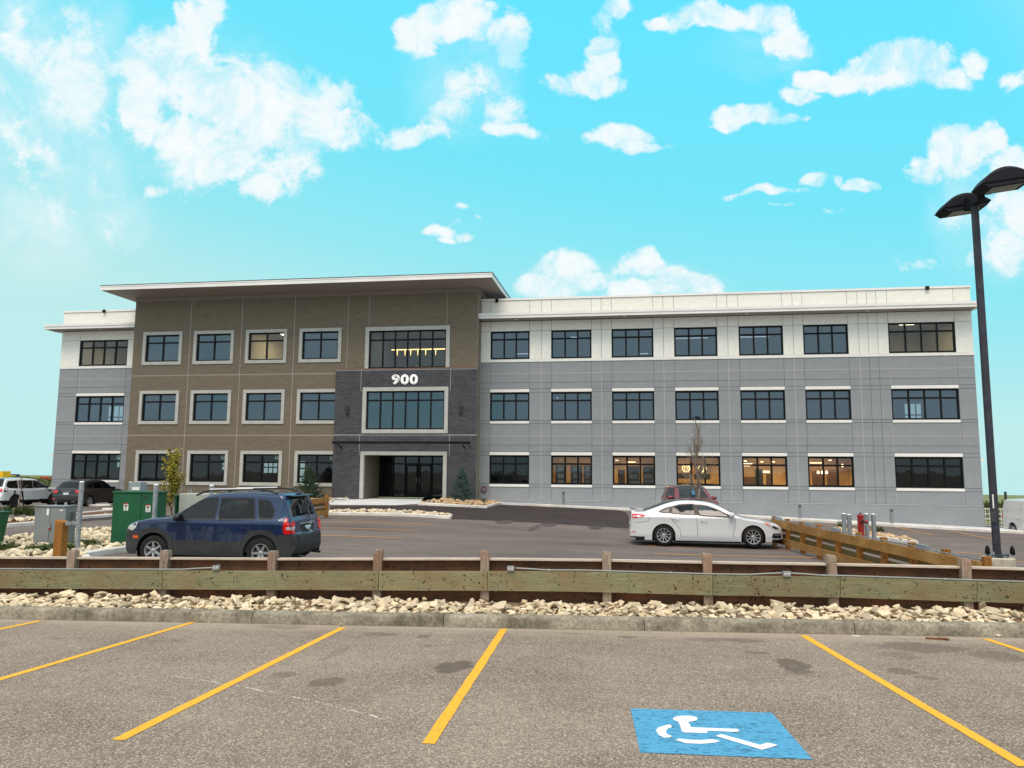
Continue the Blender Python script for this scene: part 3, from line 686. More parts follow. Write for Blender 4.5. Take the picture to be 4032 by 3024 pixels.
def outlet_box(label, p, tilt=0.0, knob=False, rz=KA, two=True):
    t = thing('outlet_box', label, 'outlet box', p, rz)
    mb = MB(); mb.box(-.055, .055, -.025, .03, -.03, .045); mb.build('box', M['conduit'], t, bevel=.004)
    mb = MB(); mb.box(-.058, .058, -.031, -.0255, -.033, .048); mb.build('cover_plate', M['galv'], t, bevel=.002)
    for s in (-1, 1) if two else (0,):
        mb = MB(); mb.lathe([(0, -.036), (.017, -.036), (.019, -.032)], 12, (s * .026, 0, .008), 'Y'); k = mb.build('socket', M['socket'], t)
        mb = MB(); mb.box(s * .026 - .009, s * .026 - .005, -.039, -.0362, .002, .014); mb.box(s * .026 + .005, s * .026 + .009, -.039, -.0362, .002, .014); mb.build('slot', M['dark_slot'], k)
    if knob: mb = MB(); mb.tube([(0, .0, .045), (0, .0, .085)], .016, 8); mb.build('knob', M['dark_slot'], t)
    t.rotation_euler = (0, tilt, rz); return t
outlet_box('tilted outlet box with a black knob on the left part of the front barrier', onl(852, 2236, TB), -.1, True)
outlet_box('outlet box with two round sockets beside the middle post of the front barrier', onl(2011, 2240, TB))
outlet_box('outlet box with two sockets on the front barrier below the white sedan nose', onl(3097, 2261, TB))
# ------------------------------------------------------------------ office building
BY, WY, PY = 46.8, 48.0, 46.65          # brick volume front, wing fronts, entrance portal front
XL, BL, BR, XR = -40.6, -34.0, -9.6, 20.43
M['stucco_w'] = noisy('cream_stucco', rgb(232,232,225), rgb(238,238,231), 0.5, 5, .9, .25, .004, perobj=.012, fine=.05)
M['stucco_g'] = noisy('grey_stucco', rgb(139,144,149), rgb(146,151,155), 0.3, 4, .9, .2, .003, perobj=.012, fine=.04)
M['joint_dark'] = mat('dark_joint', rgb(92,97,104), .9)
M['joint_light'] = mat('pale_joint_sealant', rgb(184,176,172), .8)
M['trim'] = noisy('pale_grey_trim', rgb(176,177,172), rgb(188,189,184), 1.5, 5, .85, .2, .003, fine=.05)
M['white_trim'] = noisy('white_trim', rgb(226,226,222), rgb(238,238,234), 1.0, 4, .7, .1, .002)
M['fascia'] = noisy('white_metal_fascia', rgb(228,228,226), rgb(240,240,238), .4, 4, .45, .05, .002)
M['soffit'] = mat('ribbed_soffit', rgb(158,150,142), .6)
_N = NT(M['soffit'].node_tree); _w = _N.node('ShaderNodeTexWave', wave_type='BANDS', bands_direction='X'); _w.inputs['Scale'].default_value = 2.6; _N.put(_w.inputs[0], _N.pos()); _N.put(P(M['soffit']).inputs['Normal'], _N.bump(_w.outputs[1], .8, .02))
M['black'] = mat('black_aluminium', rgb(14,15,18), .6, .0, .2)
M['canopy'] = mat('black_canopy_steel', rgb(16,17,20), .6, 0, .2)
M['flash'] = mat('copper_flashing', rgb(150,98,66), .5, .4)
def brickmat(name, a, b, c):
    m = mat(name, a, .85, 0, .2); N = NT(m.node_tree); p = P(m)
    isl = N.node('ShaderNodeNewGeometry').outputs['Random Per Island']; oi = N.node('ShaderNodeObjectInfo').outputs['Random']
    r = N.m('FRACT', N.m('ADD', isl, oi)); n = N.noise(N.pos(), 22, 4, .6)
    c_ = N.mix(r, a, b); c_ = N.mix(N.mapr(N.m('FRACT', N.m('MULTIPLY', r, 9.7)), .75, 1, 0, .7), c_, c)
    k = N.mapr(n, .3, .7, .9, 1.1); N.put(p.inputs['Base Color'], N.mix(1.0, c_, N.comb(k, k, k), 'MULTIPLY')); N.put(p.inputs['Normal'], N.bump(n, .3, .003)); return m
M['brick_d'] = brickmat('charcoal_brick', rgb(72,72,77), rgb(84,84,89), rgb(60,60,64))
M['mortar_d'] = noisy('grey_mortar', rgb(122,123,127), rgb(140,140,143), 3, 4, .95, .2, .003)
M['brick_b'] = brickmat('taupe_brick', rgb(117,108,95), rgb(124,115,101), rgb(110,102,90))
M['mortar_b'] = noisy('taupe_mortar', rgb(126,117,103), rgb(140,130,115), .9, 5, .95, .2, .003, (.25, 1, 1))
M['glass_t'] = glass('office_glass', (.42,.50,.58,1), .13, body=(.020,.046,.070,1), opacity=.38, gtint=(.62,.80,.94,1))
M['glass_d'] = glass('dark_ground_glass', (.42,.46,.47,1), .045, body=(.008,.010,.012,1), opacity=.25, gtint=(.6,.68,.7,1)); M['glass_g'] = glass('clear_shop_glass', (.80,.82,.82,1), .05, body=(.01,.01,.012,1), opacity=.06)
M['room_dark'] = mat('reflection_toned_room', rgb(38,58,82), .9); M['room_up'] = mat('reflection_toned_upper_room', rgb(92,118,136), .9)  # blue wall tones carry the sky reflection of the panes, paler on the top floor
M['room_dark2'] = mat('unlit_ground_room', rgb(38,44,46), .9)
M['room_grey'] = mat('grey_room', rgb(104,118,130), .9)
M['room_beige'] = noisy('beige_room', rgb(168,158,134), rgb(192,182,150), .3, 3, .9, 0)
M['room_warm'] = noisy('warm_shop_room', rgb(190,160,112), rgb(140,112,74), .6, 4, .9, 0)
M['ceil'] = mat('room_ceiling', rgb(130,130,126), .9)
M['lamp_panel'] = mat('lit_lamp_panel', (1,1,1,1), .5, emit=(1.0,.88,.62,1), estr=9)
M['lamp_warm'] = mat('warm_lamp', (1,1,1,1), .5, emit=(1.0,.74,.38,1), estr=6)
M['lamp_line'] = mat('lamp_line', (1,1,1,1), .5, emit=(1.0,.70,.22,1), estr=3.2)

bld = thing('office_building', 'three-storey office building with grey and cream wings and a taupe brick entrance block', 'building', (-10, 48, -2.3))
INV = Vector((10, -48, 2.3))
def bb(mb, name, m, parent=bld, **k):
    """build a piece given in world coordinates under the building"""
    if parent is bld: k['loc'] = INV
    return mb.build(name, m, parent, **k)
def part_at(mb_fn, name, m, c, parent=bld, **k):
    pass

# ---- window list: x0, x1, z0, z1, Y of the wall face, kind, panes, row
RX = [(-8.95,-6.37),(-4.94,-2.34),(-1.04,1.59),(2.90,5.55),(6.87,9.52),(10.73,13.35),(15.68,19.45)]
BX0 = [(-33.65,-30.66),(-29.79,-26.80),(-25.92,-22.92),(-22.03,-19.03)]; sB = BY / 47.36
BX = [(a * sB + .215, b * sB - .215) for a, b in BX0]
BZ = [tuple(z * sB for z in q) for q in ((-1.227,1.096),(2.908,5.231),(7.045,9.374))]
RZ = [(-0.95,0.865),(3.11,4.945),(7.165,9.0)]
WINS = []
for r, (z0, z1) in enumerate(RZ):
    WINS.append(dict(x0=-39.1, x1=-35.31, z0=z0, z1=z1, Y=WY, n=4, r=r, id='W'))
    for i, (a, b) in enumerate(RX): WINS.append(dict(x0=a, x1=b, z0=z0, z1=z1, Y=WY, n=4 if i == 6 else 3, r=r, id='R%d' % (i + 1)))
for r, (z0, z1) in enumerate(BZ):
    for i, (a, b) in enumerate(BX): WINS.append(dict(x0=a, x1=b, z0=z0 + .215, z1=z1 - .215, Y=BY, n=2, r=r, id='B%d' % (i + 1)))
WINS.append(dict(x0=-16.89, x1=-11.67, z0=6.50, z1=9.0, Y=BY, n=6, r=2, id='P', tr=.245))
WINS.append(dict(x0=-16.91, x1=-11.67, z0=2.48, z1=4.98, Y=PY, n=6, r=1, id='P', tr=.24))

def make_window(w):
    x0, x1, z0, z1, Y, n = (w[k] for k in ('x0', 'x1', 'z0', 'z1', 'Y', 'n'))
    yf = Y + .07; zt = z1 - (z1 - z0) * w.get('tr', .29); fw = .085
    cx, cz = (x0 + x1) / 2, (z0 + z1) / 2
    mb = MB()
    X0, X1, Z0, Z1 = x0 - cx, x1 - cx, z0 - cz, z1 - cz; ZT = zt - cz
    mb.box(X0, X1, 0, .14, Z0, Z0 + fw); mb.box(X0, X1, 0, .14, Z1 - fw, Z1)
    mb.box(X0, X0 + fw, .002, .138, Z0 + fw, Z1 - fw); mb.box(X1 - fw, X1, .002, .138, Z0 + fw, Z1 - fw)
    iw = (X1 - X0 - 2 * fw); mw = .085; xs = [X0 + fw]
    for i in range(1, n): c = X0 + fw + iw * i / n; mb.box(c - mw / 2, c + mw / 2, .004, .134, Z0 + fw, Z1 - fw); xs += [c - mw / 2, c + mw / 2]
    xs.append(X1 - fw)
    for i in range(n): mb.box(xs[2 * i], xs[2 * i + 1], .006, .13, ZT - mw / 2, ZT + mw / 2)
    mb.cur = 1                                          # pale glazing bead round each pane
    e = .014
    for i in range(n):
        for (a, b) in ((Z0 + fw, ZT - mw / 2), (ZT + mw / 2, Z1 - fw)):
            l, r_ = xs[2 * i], xs[2 * i + 1]
            for q in ((l, l + e, a, b), (r_ - e, r_, a, b), (l + e, r_ - e, a, a + e), (l + e, r_ - e, b - e, b)): mb.box(q[0], q[1], .045, .06, q[2], q[3])
    o = mb.build('window', [M['black'], M['bead'] if w['r'] else M['black']], bld, loc=Vector((cx, yf, cz)) + INV)
    gm = M['glass_g'] if (w['r'] == 0 and w['id'][0] in 'R' and w['id'] not in ('R1', 'R7')) or w['id'] + str(w['r']) in ('P2', 'W2', 'B32', 'R72') else M['glass_d'] if w['r'] == 0 else M['glass_t']
    for i in range(n):
        for (a, b) in ((Z0 + fw, ZT - mw / 2), (ZT + mw / 2, Z1 - fw)):
            mb = MB(); l, r_ = xs[2 * i], xs[2 * i + 1]; jt = [random.uniform(-.0015, .0015) for _ in range(4)]
            mb.add([(l, .07 + jt[0], a), (r_, .07 + jt[1], a), (r_, .07 + jt[2], b), (l, .07 + jt[3], b)], [(0, 1, 2, 3)])
            mb.build('pane', gm, o)
    return o
M['bead'] = mat('pale_glazing_bead', rgb(62,76,88), .5)
for w in WINS: make_window(w)

# ---- wing walls: real panels with recessed joints
def holes_in(Y0, xa, xb, za, zb):
    for w in WINS:
        if abs(w['Y'] - Y0) < .01 and w['x0'] < xb - 1e-3 and w['x1'] > xa + 1e-3 and w['z0'] < zb - 1e-3 and w['z1'] > za + 1e-3: return True
    return False
def backing(mb, X0, X1, Z0, Z1, Y, d0, d1, extra=()):
    ws = [w for w in WINS if abs(w['Y'] - Y) < .01 and w['x1'] > X0 and w['x0'] < X1] + list(extra)
    zs = sorted({Z0, Z1} | {z for w in ws for z in (w['z0'], w['z1']) if Z0 < z < Z1})
    for za, zb in zip(zs, zs[1:]):
        zc = (za + zb) / 2; hs = sorted((w['x0'], w['x1']) for w in ws if w['z0'] < zc < w['z1'])
        x = X0
        for a, b in hs:
            if a > x: mb.box(x, a, Y + d0, Y + d1, za, zb)
            x = b
        if x < X1: mb.box(x, X1, Y + d0, Y + d1, za, zb)
mb = MB(); backing(mb, BR, XR - .03, -4.0, 11.1, WY, .02, .35); bb(mb, 'wall', M['joint_dark'])
mb = MB(); backing(mb, XL + .03, BL, -4.0, 11.1, WY, .02, .35); bb(mb, 'wall', M['joint_dark'])
LJ = [-5.59, -1.70, 2.23, 6.20, 10.14, 13.97]                      # pale vertical joints
xR = sorted([BR, XR] + [x for q in RX for x in q] + LJ + [14.52, 15.06])
xW = [XL, -39.1, -35.31, BL]
zrows = [(-1.14,-1.93,'g'),(-.975,-1.14,'s'),(-.95,-.975,'g'),(.865,-.95,'g'),(.895,.865,'g'),(1.10,.895,'s'),(1.534,1.10,'g'),(2.12,1.534,'g'),(2.935,2.12,'g'),(3.095,2.935,'s'),(3.11,3.095,'g'),(4.945,3.11,'g'),(4.965,4.945,'g'),(5.165,4.965,'s'),(5.595,5.165,'g'),(6.192,5.595,'g'),(6.945,6.192,'g')]
def simp(rows):
    return rows
zband = [(-1.14,-1.93,'g'),(-.95,-1.14,'g'),(.865,-.95,'g'),(1.11,.865,'g'),(1.534,1.11,'g'),(2.12,1.534,'g'),(2.93,2.12,'g'),(3.11,2.93,'g'),(4.945,3.11,'g'),(5.18,4.945,'g'),(5.595,5.18,'g'),(6.192,5.595,'g'),(6.945,6.192,'g'),(9.0,7.13,'w'),(9.67,9.0,'w')]
cells = []
for xs, parap in ((xR, True), (xW, True)):
    for (zb, za, c) in zband:
        for a, b in zip(xs, xs[1:]):
            if holes_in(WY, a, b, za, zb): continue
            if c == 'w' and (b - a) > 0 and False: continue
            cells.append((a, b, za, zb, c))
for a, b in zip(xR, xR[1:]): cells.append((a, b, 10.02, 11.06, 'w'))
cells.append((XL, BL, 10.02, 11.06, 'w'))
cells.sort(key=lambda c: -(c[1] - c[0]) * (c[3] - c[2]))
g = .011; rest = {'g': MB(), 'w': MB()}
for i, (a, b, za, zb, c) in enumerate(cells):
    light_z = {6.192, 2.12}
    ga = g
    q = (a + ga, b - ga, WY, WY + .03, za + ga, zb - ga)
    if i < 290:
        cx, cz = (a + b) / 2, (za + zb) / 2; mb = MB(); mb.box(q[0] - cx, q[1] - cx, 0, .03, q[4] - cz, q[5] - cz, True)
        mb.build('wall_panel', M['stucco_' + c], bld, loc=Vector((cx, WY, cz)) + INV)
    else: rest[c].box(*q, True)
for c in 'gw':
    if rest[c].v: bb(rest[c], 'small_wall_panels', M['stucco_' + c], kind='stuff')
mb = MB()
for x in LJ: mb.box(x - .014, x + .014, WY - .003, WY + .019, -1.9, 6.93)
for a, b in ((15.67, 15.67), (19.42, 19.42)):
    for z0, z1 in ((-1.93, -1.17), (1.12, 2.92), (5.2, 6.93)): mb.box(a - .012, a + .012, WY - .004, WY + .018, z0, z1)
for a, b in ((BR, XR), (XL, BL)):
    for z in (6.192, 2.12): mb.box(a, b, WY - .002, WY + .0185, z - .013, z + .013)
for x in (-38.95, -35.5):
    for z0, z1 in ((1.15, 2.9), (5.2, 6.93)): mb.box(x - .01, x + .01, WY - .004, WY + .018, z0, z1)
bb(mb, 'pale_joint', M['joint_light'], kind='stuff')
# vertical pale joints also cross the cream storey faintly
# base band below the ledge, stepping down with the ground, and the thin ledge
mb = MB(); xs = steps(BR + .02, XR, 1.5); 
for a, b in zip(xs, xs[1:]): mb.box(a + .0, b, WY - .03, WY + .02, -4.0, -1.965)
bb(mb, 'base_wall', M['stucco_g'])
mb = MB(); mb.box(BR + .02, 20.42, WY - .045, WY + .02, -1.965, -1.93); bb(mb, 'ledge', M['trim'])
mb = MB(); mb.box(XL, BL, WY - .03, WY + .02, -4.0, -1.93); bb(mb, 'base_wall', M['stucco_g'])
# right and left end walls, back, roof deck
mb = MB(); mb.box(XR - .03, XR, WY + .031, 66, -4.5, 11.05); bb(mb, 'end_wall', M['stucco_g'])
mb = MB(); mb.box(XL, XL + .03, WY + .031, 66, -4.5, 11.05); bb(mb, 'end_wall', M['stucco_g'])
mb = MB(); mb.box(XL + .04, XR - .04, 48.36, 65.9, 10.3, 10.5); bb(mb, 'roof_deck', M['joint_dark'])
# sills, lintels, cream band
for w in WINS:
    if w['Y'] != WY: continue
    cx = (w['x0'] + w['x1']) / 2; h = (w['x1'] - w['x0']) / 2
    if w['r'] < 2:
        for nm, za, zb in (('window_sill', w['z0'] - .185, w['z0'] - .03), ('lintel', w['z1'] + .025, w['z1'] + .215)):
            mb = MB(); mb.box(-h, h, -.04, .03, 0, zb - za); mb.build(nm, M['white_trim'], bld, loc=Vector((cx, WY, za)) + INV, bevel=.006)
for a, b in ((BR + .01, XR + .03), (XL - .03, BL - .01)):
    mb = MB(); mb.box(a, b, WY - .035, WY + .03, 6.95, 7.125); bb(mb, 'cream_band', M['white_trim'])
    # cornice: projecting roof edge with stepped fascia and soffit
    xo = 0.55 if b > 0 else 0.0; xl = 0.0 if b > 0 else 0.75
    ob = 0.66 if b > 0 else 0; ol = 0.62 if b < 0 else 0
    mb = MB(); mb.box(a - ol, b - (.03 if b > 0 else 0) + (0 if b > 0 else 0), 47.0, 47.06, 9.69, 10.0)
    mb.box(a - ol, b - (.03 if b > 0 else 0), 46.96, 47.0, 9.87, 10.03)
    if b > 0: mb.box(b - .03 - .06 + 0, b - .03, 47.06, 49.0, 9.69, 10.0)
    else: mb.box(a - ol, a - ol + .06, 47.06, 49.0, 9.69, 10.0)
    if b > 0: mb.box(b - .03, b + 0.12, 47.0, 49, 9.69, 10.0)
    bb(mb, 'cornice_fascia', M['fascia'])
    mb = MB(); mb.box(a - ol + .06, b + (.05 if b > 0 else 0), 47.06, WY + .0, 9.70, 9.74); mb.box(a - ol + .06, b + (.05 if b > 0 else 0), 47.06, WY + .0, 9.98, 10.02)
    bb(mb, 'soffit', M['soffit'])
    mb = MB(); mb.box(a - .02, b + .0, WY - .05, WY + .34, 11.07, 11.20); bb(mb, 'parapet_cap', M['fascia'])
for x, z in ((-8.55, 11.06), (18.0, 11.10), (-37.3, 11.1)):
    mb = MB(); mb.box(-.10, .10, -.16, -.05, -.11, .11); mb.build('parapet_floodlight', M['black'], bld, loc=Vector((x, WY, z)) + INV, bevel=.01)
for x in (-7.2, -0.2, 7.3, 14.4, -37.2):
    mb = MB(); mb.lathe([(0, .0), (.09, .0), (.1, -.02), (.07, -.035), (0, -.03)], 14); mb.build('soffit_light', M['white_trim'], bld, loc=Vector((x, 47.5, 9.70)) + INV, smooth=True)
# small white horn boxes at the two outer corners
mb = MB(); mb.box(XL - .22, XL - .0, 48.05, 48.25, .66, .84); bb(mb, 'corner_box', M['white_trim'])
mb = MB(); mb.box(XR + .0, XR + .20, 48.05, 48.25, .66, .84); bb(mb, 'corner_box', M['white_trim'])

# ---- taupe brick block
mb = MB(); backing(mb, BL, BR, -4.0, 11.42, BY, .006, .30, [dict(x0=-16.965, x1=-11.675, z0=-3.9, z1=.845), dict(x0=-16.91, x1=-11.67, z0=2.48, z1=4.98)]); wall_b = bb(mb, 'brick_wall', M['mortar_b'])
mb = MB(); mb.box(BR - .3, BR - .0, BY + .301, WY, -4.0, 11.42); bb(mb, 'return_wall', M['mortar_b'])
mb = MB(); mb.box(BL, BL + .3, BY + .301, 66, -4.0, 11.42); mb.box(BR - .3, BR, WY + .36, 66, 9.5, 11.42); bb(mb, 'return_wall', M['mortar_b'])
ch, bl = .1016, .40
def brick_cells(X0, X1, Z0, Z1, Y, skipx=(), skipz=(), holes=()):
    out = []; k = 0; z = Z0
    while z + ch <= Z1 + .02:
        x = X0 - (bl / 2 if k % 2 else 0)
        while x < X1:
            a, b = max(x, X0), min(x + bl, X1)
            zc = z + ch / 2
            segs = [(a, b)]
            hs = [(w['x0'], w['x1'], w['z0'], w['z1']) for w in WINS if abs(w['Y'] - Y) < .01] + list(holes)
            for (hx0, hx1, hz0, hz1) in hs:
                if hz0 - .03 < zc < hz1 + .03:
                    ns = []
                    for (p, q) in segs:
                        if q <= hx0 or p >= hx1: ns.append((p, q)); continue
                        if p < hx0: ns.append((p, hx0))
                        if q > hx1: ns.append((hx1, q))
                    segs = ns
            for sx in skipx:
                ns = []
                for (p, q) in segs:
                    if p < sx - .02 < q or p < sx + .02 < q:
                        if sx - .018 - p > .03: ns.append((p, sx - .018))
                        if q - sx - .018 > .03: ns.append((sx + .018, q))
                    else: ns.append((p, q))
                segs = ns
            if not any(z < sz + .012 and z + ch > sz + .012 for sz in skipz):
                for (p, q) in segs:
                    if q - p > .05: out.append((p + .006, q - .006, z + .006, z + ch - .006))
            x += bl
        z += ch; k += 1
    return out
BJX = [-29.75, -25.97, -22.16]; BJT = [-18.39, -16.93, -11.64]
cells_b = brick_cells(BL, BR, -3.0, 11.42, BY, BJX, (6.21, 2.09), [(-19.0, -9.62, -4, 6.42)])
mb = MB()
for (a, b, c, d) in cells_b: y = BY + random.uniform(-.0015, .0015); mb.box(a, b, y, BY + .008, c, d, True)
bb(mb, 'wall_bricks', M['brick_b'], wall_b, kind='stuff')
mb = MB()
for x in BJX: mb.box(x - .012, x + .012, BY - .002, BY + .006, -3.0, 11.42)
for x in BJT: mb.box(x - .011, x + .011, BY - .006, BY + .006, 9.3 if x > -17.5 else 6.5, 11.42)
for z in (6.21, 2.09):
    mb.box(BL, -19.05, BY - .001, BY + .007, z, z + .024)
mb.box(BR + .001, BR + .012, BY + .01, BY + .03, -2, 11.4)
bb(mb, 'pale_joint', M['joint_light'], kind='stuff')
# square picture-frame trims
def trim(name, x0, x1, z0, z1, w, Y, t=.06, back=.07, bottom=True, m='trim'):
    cx, cz = (x0 + x1) / 2, (z0 + z1) / 2; mb = MB(); a, b, c, d = x0 - cx, x1 - cx, z0 - cz, z1 - cz
    mb.box(a - w, b + w, -t, .0, d, d + w); mb.box(a - w, a, -t + .001, .0, c, d); mb.box(b, b + w, -t + .001, 0, c, d)
    if bottom: mb.box(a - w, b + w, -t, 0, c - w, c)
    e = .012                                            # reveal returning to the window frame
    mb.box(a - e, a - .001, 0, back + .1, c, d); mb.box(b + .001, b + e, 0, back + .1, c, d); mb.box(a - e, b + e, 0, back + .1, d + .001, d + e)
    if bottom: mb.box(a - e, b + e, 0, back + .1, c - e, c - .001)
    return mb.build(name, M[m], bld, loc=Vector((cx, Y, cz)) + INV)
for w in WINS:
    if w['id'][0] == 'B': trim('window_trim', w['x0'], w['x1'], w['z0'], w['z1'], .215, BY)
    if w['id'] == 'P' and w['r'] == 2: trim('window_trim', w['x0'], w['x1'], w['z0'], w['z1'], .25, BY, bottom=False)
# frieze and big flat roof with deep overhang
mb = MB(); mb.box(BL - .02, BR + .02, BY - .05, BY, 11.42, 11.68); mb.box(BR, BR + .05, BY, 60, 11.42, 11.68); bb(mb, 'frieze', mat('frieze_metal', rgb(134,126,118), .6))
RF0, RFX0, RFX1 = 44.3, -34.86, -8.22
mb = MB(); mb.box(RFX0, RFX1, RF0, RF0 + .05, 11.70, 11.985); mb.box(RFX0, RFX0 + .05, RF0 + .051, 60, 11.70, 11.985); mb.box(RFX1 - .05, RFX1, RF0 + .051, 60, 11.70, 11.985)
mb.box(RFX0 - .02, RFX1 + .02, RF0 - .02, RF0 + .0, 11.92, 12.0)
bb(mb, 'roof_fascia', M['fascia'])
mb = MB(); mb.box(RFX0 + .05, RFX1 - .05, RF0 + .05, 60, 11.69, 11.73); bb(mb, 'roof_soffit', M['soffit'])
mb = MB(); mb.box(RFX0 - .03, RFX1 + .03, RF0 - .03, 60, 12.0, 12.04); bb(mb, 'roof_sheet', M['black'])
for x in (-31.0, -24.6, -17.8, -11.9):
    mb = MB(); mb.lathe([(0, .0), (.09, .0), (.11, -.02), (.07, -.035), (0, -.03)], 14); mb.build('soffit_light', M['soffit'], bld, loc=Vector((x, 45.7, 11.69)) + INV, smooth=True)

# ---- charcoal brick entrance portal with recess
PX0, PX1, PZ1 = -19.08, -9.55, 6.43
DX0, DX1, DZ0, DZ1 = -16.95, -11.69, -1.95, .83
mb = MB()
mb.box(PX0, DX0 - .012, PY + .006, BY - .001, -3.0, 2.21); mb.box(DX1 + .012, PX1, PY + .006, BY - .001, -3.0, 2.21); mb.box(DX0 - .012, DX1 + .012, PY + .006, BY - .001, DZ1 + .012, 2.21)
mb.box(PX0, -17.16, PY + .0061, BY - .001, 2.211, 5.23); mb.box(-11.42, PX1, PY + .0061, BY - .001, 2.211, 5.23); mb.box(PX0, PX1, PY + .006, BY - .001, 5.231, PZ1)
portal = bb(mb, 'entrance_portal', M['mortar_d'])
cells_p = brick_cells(PX0, PX1, -2.3, PZ1 - .02, PY, (), (2.13,), [(DX0 - .25, DX1 + .25, -3, DZ1 + .24), (-17.16, -11.42, 2.22, 5.23)])
cells_p.sort(key=lambda c: (-(c[1] - c[0]) // .05, abs((c[0] + c[1]) / 2 + 10)))
mb = MB(); nb = 0
base_me = None
for (a, b, c, d) in cells_p:
    if b - a > .38 and nb < 300:
        if base_me is None:
            t_ = MB(); t_.box(-(.388) / 2, .388 / 2, 0, .012, -(ch - .012) / 2, (ch - .012) / 2, True); ob_ = t_.build('brick', M['brick_d'], portal, loc=Vector(((a + b) / 2, PY - .004, (c + d) / 2))); base_me = ob_.data
        else:
            ob_ = bpy.data.objects.new('brick', base_me); col.objects.link(ob_); ob_.parent = portal; ob_.location = ((a + b) / 2, PY - .004 + random.uniform(-.002, .002), (c + d) / 2)
        nb += 1
    else: y = PY - .004 + random.uniform(-.002, .002); mb.box(a, b, y, PY + .008, c, d, True)
bb(mb, 'portal_bricks', M['brick_d'], portal, kind='stuff')
portal_joints = MB()
def jl(xa, xb, za, zb): portal_joints.box(min(xa, xb) - .012, max(xa, xb) + .012, PY - .009, PY + .004, min(za, zb) - .012, max(za, zb) + .012)
jl(-17.31, -17.31, 5.0, 6.42); jl(-11.3, -11.3, 5.0, 6.42); jl(-17.31, -17.16, 5.0, 5.0); jl(-11.42, -11.3, 5.0, 5.0)
jl(PX0, -17.0, 2.14, 2.14); jl(-11.75, PX1, 2.14, 2.14); jl(-17.3, -17.3, .85, 2.12); jl(-11.31, -11.31, .85, 2.12); jl(-17.3, -17.16, .85, .85); jl(-11.46, -11.31, .85, .85)
portal_joints.build('pale_joint', M['joint_light'], portal, kind='stuff')
mb = MB(); mb.box(PX0 - .01, PX1 + .01, PY - .015, BY - .05, PZ1, PZ1 + .03); bb(mb, 'portal_flashing', M['flash'])
trim('portal_window_trim', -16.91, -11.67, 2.48, 4.98, .245, PY, .07)
trim('door_surround', DX0, DX1, DZ0, DZ1, .235, PY, .07, bottom=False)
# recess: tan brick side walls, ceiling, floor edge, glazed front
YB = 49.6
mb = MB(); mb.box(DX0 - .2, DX0, PY + .16, YB + .1, -2.2, DZ1 + .1); mb.box(DX1, DX1 + .2, PY + .16, YB + .1, -2.2, DZ1 + .1); rw = bb(mb, 'recess_wall', M['mortar_b'])
mb = MB(); z = -1.95; k = 0
while z < DZ1 - .05:
    y = PY + .17 - (.2 if k % 2 else 0)
    while y < YB - .05:
        a, b = max(y, PY + .17), min(y + bl, YB); 
        if b - a > .05: mb.box(DX0 - .001, DX0 + .006, a + .006, b - .006, z + .006, z + ch - .006); mb.box(DX1 - .006, DX1 + .001, a + .006, b - .006, z + .006, z + ch - .006)
        y += bl
    z += ch; k += 1
mb.build('recess_bricks', M['brick_b'], rw, kind='stuff')
mb = MB(); mb.box(DX0, DX1, PY + .01, YB + 4, DZ1 - .0, DZ1 + .1); bb(mb, 'recess_ceiling', mat('recess_ceiling_board', rgb(70,66,62), .9))
# door front: frames, two leaves, sidelights, transoms
dx = [-16.78, -15.92, -15.08, -14.15, -13.2, -12.4, DX1 + .3]
dfr = MB()
zt0 = .29
for x in dx[:-1]: dfr.box(x - .045, x + .045, YB, YB + .12, -1.96, DZ1 - .001)
dfr.box(DX0, DX1, YB + .002, YB + .118, zt0 - .04, zt0 + .04); dfr.box(DX0, DX1, YB + .002, YB + .118, DZ1 - .07, DZ1 - .002); dfr.box(DX0, DX1, YB + .002, YB + .118, -1.955, -1.87)
ent = dfr.build('entrance_glazing', M['black'], bld, loc=INV)
for a, b in zip([DX0 + .0] + dx[:-1], dx[:-1] + [DX1]):
    for za, zb in ((-1.87, zt0 - .04), (zt0 + .04, DZ1 - .07)):
        if b - a < .12: continue
        mb = MB(); mb.add([(a + .045, YB + .06, za), (b - .045, YB + .06, za), (b - .045, YB + .062, zb), (a + .045, YB + .06, zb)], [(0, 1, 2, 3)]); mb.build('pane', M['glass_d'], ent)
for (a, b, hx) in ((dx[2], dx[3], dx[3] - .11), (dx[3], dx[4], dx[3] + .11)):
    cx = (a + b) / 2; h = (b - a) / 2 - .05; mb = MB()
    for q in ((-h, -h + .08, -1.86, .24), (h - .08, h, -1.86, .24)): mb.box(q[0], q[1], -.03, .02, q[2], q[3])
    mb.box(-h + .08, h - .08, -.03, .02, .15, .24); mb.box(-h + .08, h - .08, -.03, .02, -1.86, -1.68)
    dr = mb.build('door', M['black'], bld, loc=Vector((cx, YB, 0)) + INV)
    mb = MB(); s = 1 if hx < dx[3] else -1; hh = hx - cx
    mb.tube([(hh, -.03, -.98), (hh, -.09, -.98), (hh, -.09, -.62), (hh, -.03, -.62)], .016, 8); mb.build('handle', M['galv'], dr, smooth=True)
# steel canopy line above the door: slim rail on brackets, raked ends
mb = MB(); mb.box(-18.93, -9.95, 46.05, 46.15, 1.55, 1.70); mb.box(-18.93, -18.83, 46.15, PY, 1.58, 1.69); mb.box(-10.05, -9.95, 46.15, PY, 1.58, 1.69)

for x in (-18.5, -10.3): mb.bar((x, 46.0, 1.5), (x, 46.62, 1.3), .06, .08)
bb(mb, 'canopy', M['canopy'], bevel=.01)
for xa, xb in ((-18.29, -18.08), (-10.69, -10.49)):
    mb = MB(); mb.box(0, xb - xa, -.14, 0, 0, .5); s_ = mb.build('wall_sconce', mat('sconce_metal', rgb(58,57,62), .4, .5), bld, loc=Vector((xa, PY - .005, 3.49)) + INV, bevel=.01)
